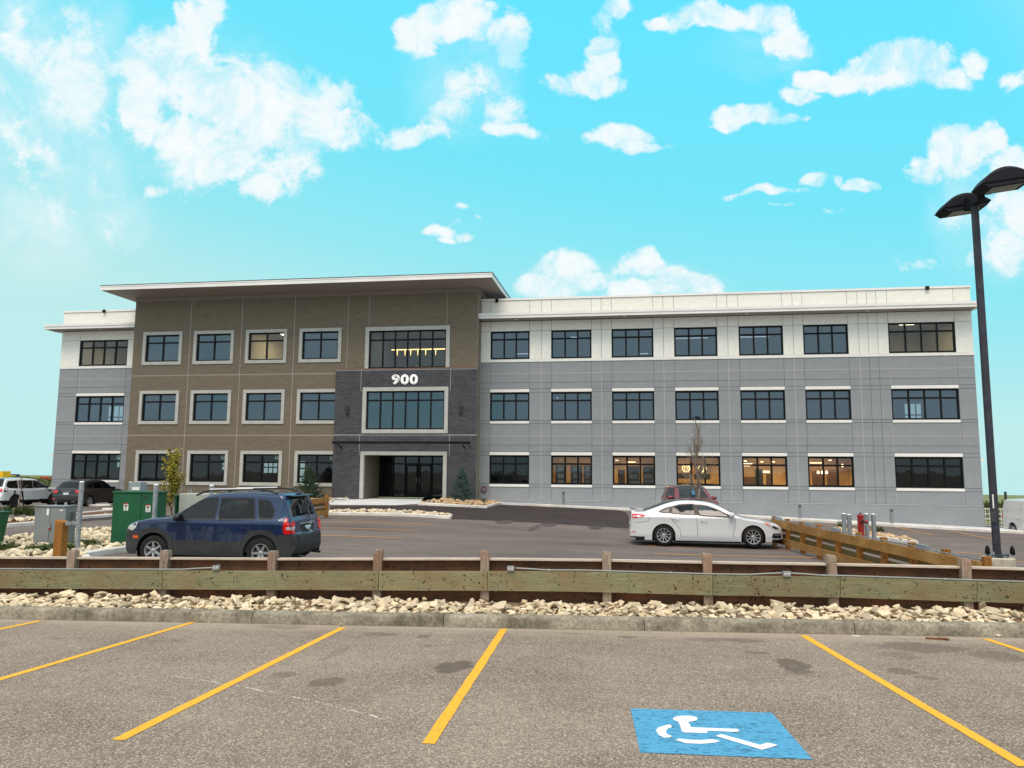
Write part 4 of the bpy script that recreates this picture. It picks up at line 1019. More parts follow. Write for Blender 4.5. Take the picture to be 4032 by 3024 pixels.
# 900 in white raised numerals
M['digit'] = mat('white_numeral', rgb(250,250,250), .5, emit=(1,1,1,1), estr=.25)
def glyph(ch_):
    cu = bpy.data.curves.new('t', 'FONT'); cu.body = ch_; cu.extrude = 0.0; cu.size = 1.0; cu.resolution_u = 6; cu.offset = .036
    o = bpy.data.objects.new('t', cu); col.objects.link(o); dg = bpy.context.evaluated_depsgraph_get(); me = bpy.data.meshes.new_from_object(o.evaluated_get(dg)); bpy.data.objects.remove(o); return me
def numeral(ch_, x, z, w, h, y, m, parent, depth=.06, name='digit'):
    me = glyph(ch_); xs = [v.co.x for v in me.vertices]; zs = [v.co.y for v in me.vertices]
    b = bmesh.new(); b.from_mesh(me); bmesh.ops.remove_doubles(b, verts=b.verts, dist=1e-4)
    sx, sz = w / (max(xs) - min(xs)), h / (max(zs) - min(zs))
    for v in b.verts: v.co = Vector(((v.co.x - min(xs)) * sx, 0, (v.co.y - min(zs)) * sz))
    r = bmesh.ops.extrude_face_region(b, geom=list(b.faces)); vs2 = [g_ for g_ in r['geom'] if isinstance(g_, bmesh.types.BMVert)]
    for v in vs2: v.co.y += depth
    bmesh.ops.recalc_face_normals(b, faces=b.faces); me2 = bpy.data.meshes.new(name); b.to_mesh(me2); b.free(); me2.materials.append(m)
    o = bpy.data.objects.new(name, me2); col.objects.link(o); o.parent = parent; o.location = (x, y, z); return o
num = bpy.data.objects.new('house_number', None); col.objects.link(num); num.parent = bld; num.location = Vector((-15.21, PY - .08, 5.39)) + INV
for i, c in enumerate('900'): numeral(c, i * .605, 0, .54, .66, 0, M['digit'], num)
# fire department connection on the right wing
fdc = bpy.data.objects.new('fire_hose_inlet', None); col.objects.link(fdc); fdc.parent = bld; fdc.location = Vector((-9.28, WY - .02, -1.33)) + INV
M['red'] = mat('red_enamel', rgb(150,24,28), .35, coat=.4); M['chrome'] = mat('brushed_steel', rgb(200,200,205), .25, .9)
mb = MB(); mb.lathe([(.19, 0), (.205, -.02), (.20, -.05), (.165, -.05), (.165, 0)], 20, axis='Y'); mb.build('red_ring', M['red'], fdc, smooth=True)
for s in (-1, 1): mb = MB(); mb.lathe([(.0, -.14), (.055, -.14), (.065, -.1), (.05, -.02)], 12, (s * .075, 0, 0), 'Y'); mb.build('hose_cap', M['chrome'], fdc, smooth=True)

# ---- rooms behind the windows
def room(x0, x1, z0, z1, y0, depth, m, mc, name='room'):
    mb = MB(); a, b, c, d = x0, x1, z0, z1; y1 = y0 + depth
    mb.add([(a, y0, c), (b, y0, c), (b, y1, c), (a, y1, c), (a, y0, d), (b, y0, d), (b, y1, d), (a, y1, d)], [(2, 3, 7, 6), (3, 0, 4, 7), (1, 2, 6, 5)])
    mb.cur = 1; mb.add([(a, y0, c), (b, y0, c), (b, y1, c), (a, y1, c), (a, y0, d), (b, y0, d), (b, y1, d), (a, y1, d)], [(0, 1, 2, 3), (4, 7, 6, 5)])
    return mb.build(name, [m, mc], bld, loc=INV)
def rbox(r, name, m, x0, x1, y0, y1, z0, z1, parent=None):
    mb = MB(); c = Vector(((x0 + x1) / 2, (y0 + y1) / 2, (z0 + z1) / 2)); mb.box(x0 - c.x, x1 - c.x, y0 - c.y, y1 - c.y, z0 - c.z, z1 - c.z); return mb.build(name, M[m], r, loc=c)
FL = [-1.9, 2.15, 6.25]; CE = [1.35, 5.4, 9.45]
Rm = {}
for r in range(3):
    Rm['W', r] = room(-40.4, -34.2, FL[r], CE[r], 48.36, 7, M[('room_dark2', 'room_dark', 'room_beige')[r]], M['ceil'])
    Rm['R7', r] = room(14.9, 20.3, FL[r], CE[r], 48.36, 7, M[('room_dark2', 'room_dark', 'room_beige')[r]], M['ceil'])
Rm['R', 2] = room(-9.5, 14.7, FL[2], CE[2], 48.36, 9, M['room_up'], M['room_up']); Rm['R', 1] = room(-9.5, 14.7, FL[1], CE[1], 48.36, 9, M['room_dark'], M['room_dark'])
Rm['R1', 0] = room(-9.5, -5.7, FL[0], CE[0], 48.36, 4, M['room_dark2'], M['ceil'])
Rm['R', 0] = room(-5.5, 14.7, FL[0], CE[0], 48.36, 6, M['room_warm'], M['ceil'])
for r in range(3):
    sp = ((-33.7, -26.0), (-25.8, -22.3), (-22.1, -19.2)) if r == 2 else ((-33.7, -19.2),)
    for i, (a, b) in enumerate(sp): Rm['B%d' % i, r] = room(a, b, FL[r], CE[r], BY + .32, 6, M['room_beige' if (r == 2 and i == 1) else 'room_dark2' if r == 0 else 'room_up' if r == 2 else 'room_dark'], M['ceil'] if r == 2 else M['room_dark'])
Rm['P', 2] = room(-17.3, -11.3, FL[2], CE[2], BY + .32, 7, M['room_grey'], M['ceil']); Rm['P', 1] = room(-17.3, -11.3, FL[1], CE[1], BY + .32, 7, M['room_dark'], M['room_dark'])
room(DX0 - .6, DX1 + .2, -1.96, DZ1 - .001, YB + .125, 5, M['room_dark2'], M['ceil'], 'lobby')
# ceiling lamps seen through the panes
for key, x, y, L, W_ in (('W', -36.9, 50.8, .5, .25), ('R7', 15.95, 50.6, .45, .3), ('R7', 17.75, 50.6, .45, .3)):
    rbox(Rm[key, 2], 'ceiling_light', 'lamp_panel', x - L, x + L, y - W_, y + W_, 9.40, 9.448)
for x, y in ((-24.0, 49.6), (-23.2, 50.9)): rbox(Rm['B1', 2], 'ceiling_light', 'lamp_panel', x - .4, x + .4, y - .3, y + .3, 9.40, 9.448)
rbox(Rm['B1', 2], 'bookcase', 'room_grey', -25.78, -24.4, 51.5, 51.8, 6.26, 7.75)
M['lamp_dim'] = mat('dim_strip_lamp', (1,1,1,1), .5, emit=(.9,.95,1,1), estr=2.2)
for a, b, z, y in ((-7.9,-6.5,8.1,52),(-3.9,-3.4,9.05,51),(3.1,5.4,9.0,52),(3.1,5.4,8.2,55),(6.95,9.4,9.0,52),(6.95,9.4,8.2,55),(.9,1.4,9.0,51),(.8,1.4,8.2,53.5),(-31.6,-31.0,8.95,50),(-27.6,-27.1,8.95,50),(-4.75,-4.6,4.7,49.5)):
    k = ('R', 2) if z > 6 and a > -10 else ('R', 1) if a > -10 else ('B0', 2)
    rbox(Rm[k], 'strip_light', 'lamp_dim', a, b, y, y + .06, z, z + .03)
# linear lamps with hanging bulbs in the big upper window
for a, b, z, y in ((-16.0,-11.75,8.02,48.8),(-14.6,-11.75,7.15,52.0)):
    rbox(Rm['P', 2], 'linear_lamp', 'lamp_line' if z > 8 else 'lamp_dim', a, b, y, y + .06, z, z + .05)
for i, x in enumerate((-15.6, -15.05, -14.65, -14.15, -13.6, -12.9, -12.2, -11.85)):
    q = MB(); q.tube([(0, 0, 0), (0, 0, -.36)], [.03, .012], 6); q.build('drop_lamp', M['lamp_line'], Rm['P', 2], loc=(x, 48.85, 7.99))
for x0, x1 in ((-16.6, -16.2), (-15.7, -15.3)): rbox(Rm['P', 2], 'white_panel', 'white_trim', x0, x1, 53.7, 53.74, 6.3, 7.6)
rbox(Rm['P', 2], 'blue_chair', 'blue_paint', -11.75, -11.5, 48.0, 48.2, 6.4, 7.0)
# bright windows of the far side, seen through unlit rooms
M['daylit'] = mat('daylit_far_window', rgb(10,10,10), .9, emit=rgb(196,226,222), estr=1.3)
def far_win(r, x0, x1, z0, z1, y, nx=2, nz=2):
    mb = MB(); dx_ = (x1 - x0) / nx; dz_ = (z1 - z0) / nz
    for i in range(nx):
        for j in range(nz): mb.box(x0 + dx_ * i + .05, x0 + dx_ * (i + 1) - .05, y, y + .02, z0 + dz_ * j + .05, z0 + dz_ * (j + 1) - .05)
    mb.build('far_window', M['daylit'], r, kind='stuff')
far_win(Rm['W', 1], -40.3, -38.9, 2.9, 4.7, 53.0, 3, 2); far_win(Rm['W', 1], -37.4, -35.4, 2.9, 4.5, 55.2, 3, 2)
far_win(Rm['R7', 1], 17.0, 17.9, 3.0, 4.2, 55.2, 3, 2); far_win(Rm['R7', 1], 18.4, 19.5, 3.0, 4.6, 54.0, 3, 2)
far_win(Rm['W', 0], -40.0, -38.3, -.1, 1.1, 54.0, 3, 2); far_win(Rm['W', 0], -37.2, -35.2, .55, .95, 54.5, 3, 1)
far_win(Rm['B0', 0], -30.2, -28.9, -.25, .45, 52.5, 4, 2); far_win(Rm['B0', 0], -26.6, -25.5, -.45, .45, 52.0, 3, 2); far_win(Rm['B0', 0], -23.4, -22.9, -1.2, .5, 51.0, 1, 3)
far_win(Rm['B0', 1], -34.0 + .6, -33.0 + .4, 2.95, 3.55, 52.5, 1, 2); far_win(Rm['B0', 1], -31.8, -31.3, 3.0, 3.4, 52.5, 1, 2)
rbox(Rm['W', 0], 'plywood_sheet', 'room_warm', -39.6, -38.0, 49.0, 49.05, -1.9, -.0)
rbox(Rm['W', 0], 'low_box', 'brick_b', -36.9, -35.2, 50.5, 51.2, -1.8, -1.2)
# warm shop rooms: shelves, display boards with sheets, lamps
def rb2(*a): return rbox(Rm['R', 0], *a)
M['board'] = mat('dark_display_board', rgb(38,42,44), .8); M['sheet'] = mat('posted_sheet', rgb(128,138,134), .8); M['shelf'] = mat('brown_shelf', rgb(96,64,40), .8)
for x0, x1 in ((-4.72,-4.05),(-3.75,-3.0),(-2.9,-2.4)):
    bd = rb2('display_board', 'board', x0, x1, 48.6, 48.64, -1.6, .25)
    w_ = x1 - x0
    for zc in (.06, -.42, -.86): 
        sb = MB(); sb.box(-w_ * .28, w_ * .28, -.03, -.021, -.14, .14); sb.build('paper_sheet', M['sheet'], bd, loc=(0, 0, zc + .675))
for x0, x1 in ((-.1,.62),(.85,1.5)): 
    bd = rb2('display_board', 'board', x0, x1, 48.7, 48.76, -1.6, .22)
    for zc in (-.42, -.84): sb = MB(); sb.box(-.25, .25, -.04, -.031, -.13, .13); sb.build('paper_sheet', M['sheet'], bd, loc=(0, 0, zc + .69))
for x0, x1, z0, z1, m in ((-.75,-.3,-1.0,.0,'shelf'),(3.1,3.9,-.55,-.2,'board'),(4.2,5.2,-.6,-.25,'board'),(3.0,5.4,-1.2,-.85,'shelf'),(7.0,8.0,-1.3,-.4,'shelf'),(8.05,8.5,-1.9,.1,'board'),(8.75,9.05,-1.9,-.2,'shelf'),(10.8,11.3,-1.9,.1,'shelf'),(11.6,12.2,-1.9,.0,'shelf'),(12.5,13.0,-1.9,.1,'shelf')):
    rb2('shelf_unit', m, x0, x1, 50.5, 50.9, z0, z1)
for x, z, y in ((-3.9,.95,50),(-2.6,.9,50.5),(-.8,.62,49.6),(7.1,.6,49.8),(7.4,.62,50.4),(8.4,.58,50.2),(9.1,.58,50.1),(11.0,.7,49.8),(12.6,.7,50.4),(4.5,1.0,51)):
    q = MB(); q.lathe([(0, 0), (.09, 0), (.09, -.03), (0, -.03)], 10); q.build('spot_light', M['lamp_warm'], Rm['R', 0], loc=(x, y, z))
for x0, x1, z, y in ((-.2,.4,.48,49.6),(-.15,.35,.36,49.7),(7.0,7.7,.42,49.5),(7.1,7.6,.28,49.7),(8.5,9.0,-.05,51.0),(8.5,9.0,-.12,51.0),(11.3,12.0,.5,50)): rb2('strip_light', 'lamp_warm', x0, x1, y, y + .05, z, z + .03)
for x, z in ((10.95,.28),(12.75,.45),(13.05,.45),(11.6,.02),(11.85,.02),(12.1,.02)):
    q = MB(); q.lathe([(0, 0), (.05, -.03), (.075, -.1), (.06, -.17), (0, -.2)], 10); q.build('pendant_lamp', M['lamp_warm'], Rm['R', 0], loc=(x, 49.3, z), smooth=True)
M['ring'] = mat('glowing_ring_tube', (1,1,1,1), .5, emit=(1.0,.72,.32,1), estr=2.6)
# ring chandeliers hanging in the shop window
for i, x in enumerate((3.55, 4.55)):
    t = thing('ring_chandelier', 'glowing ring chandelier, %s of two in the lit ground-floor window behind the bare tree' % ('left' if i == 0 else 'right'), 'chandelier', (x, 49.0, .12), 0, 'ring chandeliers in the shop window')
    for k in range(5):
        a = PI * k / 5; q = MB(); pts = [(.25 * math.cos(b) * math.cos(a), .25 * math.cos(b) * math.sin(a), .24 * math.sin(b)) for b in [2 * PI * j / 20 for j in range(21)]]
        q.tube(pts, .010, 6, False); q.build('glowing_ring', M['ring'], t, smooth=True)
    q = MB(); q.tube([(0, 0, .24), (0, 0, 1.2)], .008, 6); q.build('cord', M['black'], t)
# stickers with an S on the ground-floor glass
M['sticker'] = mat('pale_sticker', rgb(150,178,166), .7)
for w in WINS:
    if w['r'] == 0 and w['id'] in ('W', 'B2', 'B3', 'B4'):
        x = w['x1'] - .36; z = w['z1'] - .33
        st_ = MB(); st_.box(0, .26, 0, .004, 0, .22); so = st_.build('window_sticker', M['sticker'], bld, loc=Vector((x, w['Y'] + .125, z)) + INV)
        numeral('S', .05, .04, .13, .15, -.003, M['black'], so, .003, 'letter')

# window lamps light the warm rooms (real lamps that are lit in the photograph)
def area(name, loc, sx, sy, e, c):
    l = bpy.data.lights.new(name, 'AREA'); l.shape = 'RECTANGLE'; l.size = sx; l.size_y = sy; l.energy = e; l.color = c
    o = bpy.data.objects.new(name, l); col.objects.link(o); o.location = loc; return o
for nm, x, y, z, sx, sy, e, c in (('shop_ceiling_lamp', 8.5, 50.6, 1.28, 12, 2, 900, (1,.66,.28)), ('shop_ceiling_lamp', -2.0, 51.5, 1.28, 5, 2, 230, (1,.66,.28)), ('lounge_lamp', -14.3, 50.3, 9.3, 4, 2, 50, (1,.86,.6)), ('room_lamp', -23.6, 50.2, 9.3, 1.2, 1, 90, (1,.86,.55)), ('room_lamp', 17.2, 50.6, 9.3, 3, 1, 90, (1,.88,.6)), ('room_lamp', -37, 50.8, 9.3, 2, 1, 90, (1,.9,.68))):
    area(nm, (x, y, z), sx, sy, e, c)
# ------------------------------------------------------------------ walks, raised beds, kerbs by the building
def slab(name, poly, m, h, zf=G, depth=.3, parent=None, kind='structure'):
    """raised flat-topped slab that follows the ground"""
    poly = dense(poly, .8); b = bmesh.new(); vs_ = [b.verts.new((x, y, 0)) for x, y in poly]; f = b.faces.new(vs_)
    tr = bmesh.ops.triangulate(b, faces=[f]); top = list(b.faces)
    r = bmesh.ops.extrude_face_region(b, geom=top); up_ = [g_ for g_ in r['geom'] if isinstance(g_, bmesh.types.BMVert)]
    ups = set(up_)
    for v in b.verts: v.co.z = zf(v.co.x, v.co.y) + (h if v in ups else h - depth)
    bmesh.ops.recalc_face_normals(b, faces=b.faces)
    me = bpy.data.meshes.new(name); b.to_mesh(me); b.free(); me.materials.append(m)
    o = bpy.data.objects.new(name, me); col.objects.link(o)
    if kind: o['kind'] = kind
    if parent: o.parent = parent
    return o
def kerb_run(name, pts, w, h, m, zf=G, seg=3.0, parent=None, closed=False, h_end=None):
    """cast kerb lengths along a line; each length its own piece"""
    root = parent
    if root is None: root = bpy.data.objects.new(name, None); col.objects.link(root); root['kind'] = 'structure'
    P2 = [Vector(p) for p in pts] + ([Vector(pts[0])] if closed else [])
    for a, b in zip(P2, P2[1:]):
        L = (b - a).length; k = max(1, round(L / seg)); d = (b - a) / L; nn = Vector((-d.y, d.x))
        for i in range(k):
            s0, s1 = a + d * (L * i / k + (.004 if i else -w / 3)), a + d * (L * (i + 1) / k - (.004 if i < k - 1 else -w / 3)); mb = MB(); vv = []; n_ = 3
            pf = [(-w / 2, -.25), (-w / 2, h - .03), (-w / 2 + .03, h), (w / 2 - .03, h), (w / 2, h - .03), (w / 2, -.25)]
            for j in range(n_ + 1):
                c = s0.lerp(s1, j / n_); z = zf(c.x, c.y)
                for (t, hh) in pf: q = c + nn * t; vv.append((q.x, q.y, z + hh))
            m_ = len(pf); ff = [(j * m_ + q, j * m_ + q + 1, (j + 1) * m_ + q + 1, (j + 1) * m_ + q) for j in range(n_) for q in range(m_ - 1)]
            ff += [tuple(range(m_)), tuple(reversed(range(n_ * m_, (n_ + 1) * m_)))]
            mb.add(vv, ff); mb.build('kerb_length', m, root, smooth=True, angle=35)
    return root
def xy(u, v): p = gp(u, v); return (p.x, p.y)
def inpoly(x, y, poly):
    c = False; j = len(poly) - 1
    for i in range(len(poly)):
        xi, yi = poly[i]; xj, yj = poly[j]
        if (yi > y) != (yj > y) and x < (xj - xi) * (y - yi) / (yj - yi) + xi: c = not c
        j = i
    return c
def fill(poly, n, rnd, smin, smax, h, hump=.06):
    xs, ys = [p[0] for p in poly], [p[1] for p in poly]; out = []; g_ = 0
    cx, cy = sum(xs) / len(xs), sum(ys) / len(ys)
    while len(out) < n and g_ < n * 30:
        g_ += 1; x, y = rnd.uniform(min(xs), max(xs)), rnd.uniform(min(ys), max(ys))
        if inpoly(x, y, poly): out.append((x, y, G(x, y) + h + rnd.uniform(-.02, hump), rnd.uniform(smin, smax)))
    return out
# entrance walk
slab('entrance_walk', [(DX0 - 2.2, 46.3)] + [xy(1394, 1964)][:0] + [xy(1300, 1988), xy(1645, 1989), xy(1712, 1976), (-11.2, 46.6), (DX1, YB + .2), (DX0, YB + .2), (DX0, PY)], M['walk'], .06, lambda x, y: -2.06 + (0 if y > 46 else -(46 - y) * .012))
# walk along the right wing with its kerb
wk = [(-9.0, 47.96), (-9.0, 46.5), (-6.6, 46.3), (-1, 46.2), (10, 45.25), (21.4, 44.5), (22.0, 47.96)]
slab('building_walk', wk, M['walk'], .13)
kerb_run('walk_kerb', [(-6.4, 46.2), (-1, 46.1), (10, 45.15), (21.5, 44.4), (22.4, 45.6), (22.6, 60)], .17, .145, M['kerb_new'])
# planting islands
def island(name, pts, m, nst, meshes, sm, keep=60, seed=1, h=.12, smin=.07, smax=.14, mulch=None):
    r = bpy.data.objects.new(name, None); col.objects.link(r); r['kind'] = 'structure'
    slab('soil', pts, M[mulch or 'soil'], h - .05, parent=r, kind=None)
    kerb_run(name, pts, .16, h + .02, M['kerb_new'], parent=r, closed=True)
    rnd = random.Random(seed); strew(r, fill(pts, nst, rnd, smin, smax, h + .0), meshes, rnd, keep, sm); return r
isl1 = [xy(1290, 2027), xy(1500, 2030), xy(1700, 2038), xy(1768, 2043), (gp(1768, 2043).x - .2, gp(1768, 2043).y + 1.1), (gp(1700, 2038).x, gp(1700, 2038).y + 1.25), (gp(1290, 2027).x, gp(1290, 2027).y + 1.4)]
island('narrow_island', isl1, None, 260, ROCKS, M['limestone'], 120, 5)
isl2 = [xy(1652, 1989), xy(1780, 1995), xy(1912, 2001), xy(1978, 1985), (-9.0, 46.2), (-11.4, 46.3)]
island('spruce_bed', isl2, None, 260, TANS, M['tan_cobble'], 120, 6)
isl3 = [(-19.6, 46.2), (-17.8, 46.2), xy(1370, 1972), xy(1300, 1982), (-21.5, 43.0), (-25.5, 43.2), (-26, 46.4)]
island('spruce_bed', isl3, None, 300, TANS, M['tan_cobble'], 120, 8)
isl4 = [xy(3395, 2118), xy(3490, 2128), xy(3606, 2142), (gp(3606, 2142).x + .1, gp(3606, 2142).y + 1.5), (gp(3350, 2105).x, gp(3350, 2105).y + 2.6), xy(3330, 2108)]
island('hydrant_island', isl4, None, 170, TANS, M['river'], 90, 9)
M['mulch'] = noisy('brown_mulch', rgb(86,56,42), rgb(120,84,62), 14, 6, .95, .8, .02)
isl5 = [xy(-160, 2080), xy(28, 2076), xy(127, 2068), xy(150, 2056), (gp(127, 2066).x + .4, gp(127, 2066).y + 7.0), (gp(-100, 2060).x, gp(-100, 2060).y + 8)]
island('sapling_island', isl5, None, 10, ROCKS, M['limestone'], 10, 10, mulch='mulch')
rnd = random.Random(21); r5 = bpy.data.objects.new('island_stones', None); col.objects.link(r5); r5['kind'] = 'structure'
e0, e1 = Vector(xy(-150, 2078)), Vector(xy(127, 2068)); strew(r5, [(*(e0.lerp(e1, rnd.random()) + Vector((0, rnd.uniform(.15, .8)))), G(-17, 28) + .15, rnd.uniform(.1, .17)) for _ in range(70)], ROCKS, rnd, 70, M['limestone'])
for pts in ([xy(416, 2009), xy(520, 2011)], [xy(200, 1996), xy(430, 1992)]):
    kerb_run('parking_stop', pts, .3, .12, M['kerb_new'], seg=9)
# service bed on the left with cabinets
bedp = [(-22, 12.6), (-9.9, 12.6), xy(330, 2192), xy(546, 2163), xy(640, 2150), (gp(640, 2150).x, gp(640, 2150).y + 4.5), xy(430, 2092), xy(325, 2096), xy(120, 2118), xy(0, 2140), (-22, 17.5)]
sb_ = bpy.data.objects.new('service_bed', None); col.objects.link(sb_); sb_['kind'] = 'structure'
slab('soil', bedp, M['soil'], .03, parent=sb_, kind=None)
kerb_run('service_bed_kerb', [(-9.8, 13.0), xy(330, 2196), xy(546, 2163), xy(700, 2145)], .17, .15, M['kerb_new'])
rnd = random.Random(31); spots = fill(bedp, 2600, rnd, .075, .15, .05, .10)
strew(sb_, spots, COBS, rnd, 290, M['river'])

# ------------------------------------------------------------------ cabinets, posts, bollards
M['green_box'] = noisy('green_enamel', rgb(14,80,50), rgb(18,90,57), 1.2, 5, .45, .05, .002, spec=.4)
M['grey_box'] = noisy('grey_enamel', rgb(118,124,126), rgb(134,140,142), 1.2, 5, .5, .05, .002, spec=.4)
M['grey_dark'] = mat('dark_grey_enamel', rgb(60,64,66), .7)  # plain dark grey for louvres, printed lines, covers and the far post
M['label_w'] = mat('white_label', rgb(232,234,230), .6); M['label_r'] = mat('red_label', rgb(190,40,40), .6); M['label_k'] = mat('black_print', rgb(28,30,30), .6)
def warn(parent, x, y, z):
    mb = MB(); mb.box(-.07, .07, -.004, 0, -.1, .1); l = mb.build('warning_label', M['label_w'], parent, loc=(x, y, z))
    mb = MB(); mb.box(-.07, .07, -.006, -.0041, .07, .1); mb.build('red_heading', M['label_r'], l)
    mb = MB(); mb.prism([(-.045, .03), (-.04, .055), (.0, .05), (.01, .04), (.05, .06), (.05, .02), (.02, .03), (.035, -.005), (-.035, .0)], -.006, -.0042); mb.build('pictogram', M['label_k'], l)
    mb = MB()
    for k in range(4): mb.box(-.05, .05 - .02 * (k % 2), -.006, -.0042, -.03 - k * .017, -.024 - k * .017)
    mb.build('text_lines', M['grey_dark'], l, kind='stuff')
tg = gp(432, 2155)
D_ = tg.dot(FW)
gx0, gx1 = atD(434, 2155, D_).x, atD(632, 2155, D_).x; gy = tg.y; gz = G(gx0, gy); gt_ = atY(434, 1933, gy).z
H = gt_ - gz
t = thing('transformer_cabinet', 'large green metal transformer cabinet with two warning labels beside the blue SUV', 'utility cabinet', (gx0, gy, gz))
W_ = gx1 - gx0; xm = W_ * .63
mb = MB(); mb.box(0.01, W_ - .01, .012, .40, 0, H - .06); mb.build('housing', M['green_box'], t, bevel=.01)
for a, b in ((0.0, xm - .006), (xm + .006, W_)): mb = MB(); mb.box(a, b, -.012, .01, .08, H - .07); mb.build('door', M['green_box'], t, bevel=.006)
mb = MB(); mb.box(-.02, W_ + .02, -.03, .42, H - .06, H); mb.build('lid', M['green_box'], t, bevel=.012)
warn(t, W_ * .30, -.013, H * .72); warn(t, W_ * .79, -.013, H * .70)
mb = MB(); mb.box(0, .16, -.018, -.0121, 0, .035); mb.build('name_plate', M['label_k'], t, loc=(xm + .06, 0, H - .18))
t2 = thing('transformer_cabinet', 'smaller green cabinet directly behind the right end of the large green one', 'utility cabinet', (gx1 - .35, gy + 1.3, G(gx1, gy + 1.3)))
H2 = atY(700, 1949, gy + 1.3).z - G(gx1, gy + 1.3); w2 = atY(690, 2000, gy + 1.3).x - (gx1 - .35)
mb = MB(); mb.box(0, w2, 0, .3, 0, H2 - .05); mb.build('housing', M['green_box'], t2, bevel=.01); mb = MB(); mb.box(-.02, w2 + .03, -.03, .33, H2 - .05, H2); mb.build('lid', M['green_box'], t2, bevel=.01)
# grey cabinet
p = gp(127, 2158); D_ = p.dot(FW); cx0, cx1 = p.x, atD(266, 2158, D_).x; cz = G(p.x, p.y); Hc = atY(130, 1990, p.y).z - cz; Wc = cx1 - cx0
t = thing('grey_service_cabinet', 'grey double-door service cabinet with louvres and a red padlock on the stone bed', 'utility cabinet', (cx0, p.y, cz))
mb = MB(); mb.box(.0, Wc, .02, .40, .0, Hc - .03); mb.build('housing', M['grey_box'], t, bevel=.006)
mb = MB(); mb.box(-.02, Wc + .01, -.03, .42, Hc - .03, Hc); mb.build('lid', M['grey_box'], t, bevel=.006)
for a, b in ((0.0, Wc * .49), (Wc * .495, Wc)): mb = MB(); mb.box(a + .004, b - .004, -.005, .019, .12, Hc - .045); mb.build('door', M['grey_box'], t, bevel=.004)
mb = MB(); mb.box(Wc + .001, Wc + .012, .05, .38, .1, Hc - .06); pn = mb.build('louvre_panel', M['grey_box'], t, bevel=.003)
for k in range(5): mb = MB(); mb.prism([(.018, -.018), (.0125, .012), (.0125, -.018)], .13, .30); mb.build('louvre', M['grey_dark'], pn, loc=(Wc, 0, Hc - .20 - k * .06))
for x, z, w, h in ((Wc * .42, Hc - .17, .035, .09), (Wc * .85, Hc - .12, .05, .015)): mb = MB(); mb.box(-w, w, -.004, 0, -h, h); mb.build('paper_label', M['label_w'], t, loc=(x, -.0055, z))
mb = MB(); mb.box(-.02, .02, -.05, 0, -.02, .08); mb.build('latch', M['galv'], t, loc=(Wc * .53, -.005, Hc * .5), bevel=.004)
mb = MB(); mb.box(-.022, .022, -.045, -.01, -.05, .01); mb.build('padlock', M['red'], t, loc=(Wc * .53, -.005, Hc * .47), bevel=.006)
mb = MB(); mb.prism([(-.05, 0), (.05, 0), (.03, .09), (-.03, .09)], .1, .12); mb.build('lifting_tab', M['galv'], t, loc=(Wc - .12, 0, Hc))
# leftmost green box with sloping side
p = gp(2, 2166); z0 = G(p.x, p.y); zt = atY(36, 2016, p.y).z - z0; xt = atY(38, 2016, p.y).x - p.x
t = thing('pad_mounted_cabinet', 'green cabinet with a sloping edge cut off by the left edge of the picture', 'utility cabinet', (p.x, p.y, z0))
mb = MB(); mb.prism([(-1.8, 0), (-.33, 0), (xt - .35, zt - .04), (-1.8, zt - .04)], 0, .4); mb.build('housing', M['green_box'], t, bevel=.01)
mb = MB(); mb.box(-1.82, xt - .33, -.03, .42, zt - .04, zt); mb.build('lid', M['green_box'], t, bevel=.01)
# extra grey box behind the green cabinet
q_ = atD(504, 1970, 22.5); t = thing('grey_junction_box', 'small pale grey box seen above the big green cabinet', 'utility box', (q_.x, q_.y, G(q_.x, q_.y)))
hz = atD(504, 1898, 22.5).z - G(q_.x, q_.y); w_ = atD(555, 1970, 22.5).x - q_.x
mb = MB(); mb.box(0, w_, 0, .3, 0, hz); mb.build('housing', mat('pale_grey_box', rgb(140,150,156), .5), t, bevel=.01); mb = MB(); mb.box(.12, w_ - .03, -.012, 0, hz - .24, hz - .15); mb.build('label_plate', M['label_w'], t)
def bollard(label, D, u, vt, r=.057, group=None, zb=None, dome='white_trim', m='galv'):
    tp = atD(u, vt, D); zb = G(tp.x, tp.y) if zb is None else zb
    t = thing('steel_bollard', label, 'bollard', (tp.x, tp.y, zb), 0, group); h = tp.z - zb
    mb = MB(); mb.lathe([(r, -.1), (r, h - .03)], 16); mb.build('pipe', M[m], t, smooth=True)
    mb = MB(); mb.lathe([(r + .002, h - .03), (r * .85, h - .012), (r * .5, h - .002), (0, h)], 16); mb.build('domed_cap', M[dome], t, smooth=True); return t
gS = 'tall galvanised pipe bollards around the cabinets'
bollard('tall steel bollard standing against the right side of the grey cabinet', 19.3, 323, 1894, .058, gS)
bollard('tall steel bollard in front of the big green cabinet, behind the blue SUV bonnet', 18.7, 615, 1905, .055, gS)
bollard('steel bollard seen just above the roof of the blue SUV', 21.0, 834, 1908, .063, gS)
bollard('thin bollard top between the grey and tan walls above the green cabinet', 24.0, 515, 1896, .05, gS)
gH = 'pipe bollards around the red hydrant'
for u, vt, lab in ((3322, 2020, 'leftmost of the four pipe bollards around the red hydrant'), (3343, 2024, 'second pipe bollard from the left, just left of the hydrant'), (3411, 2021, 'pipe bollard directly right of the hydrant'), (3438, 2022, 'rightmost of the four pipe bollards around the hydrant')):
    bollard(lab, 29.3, u, vt, .082, gH)
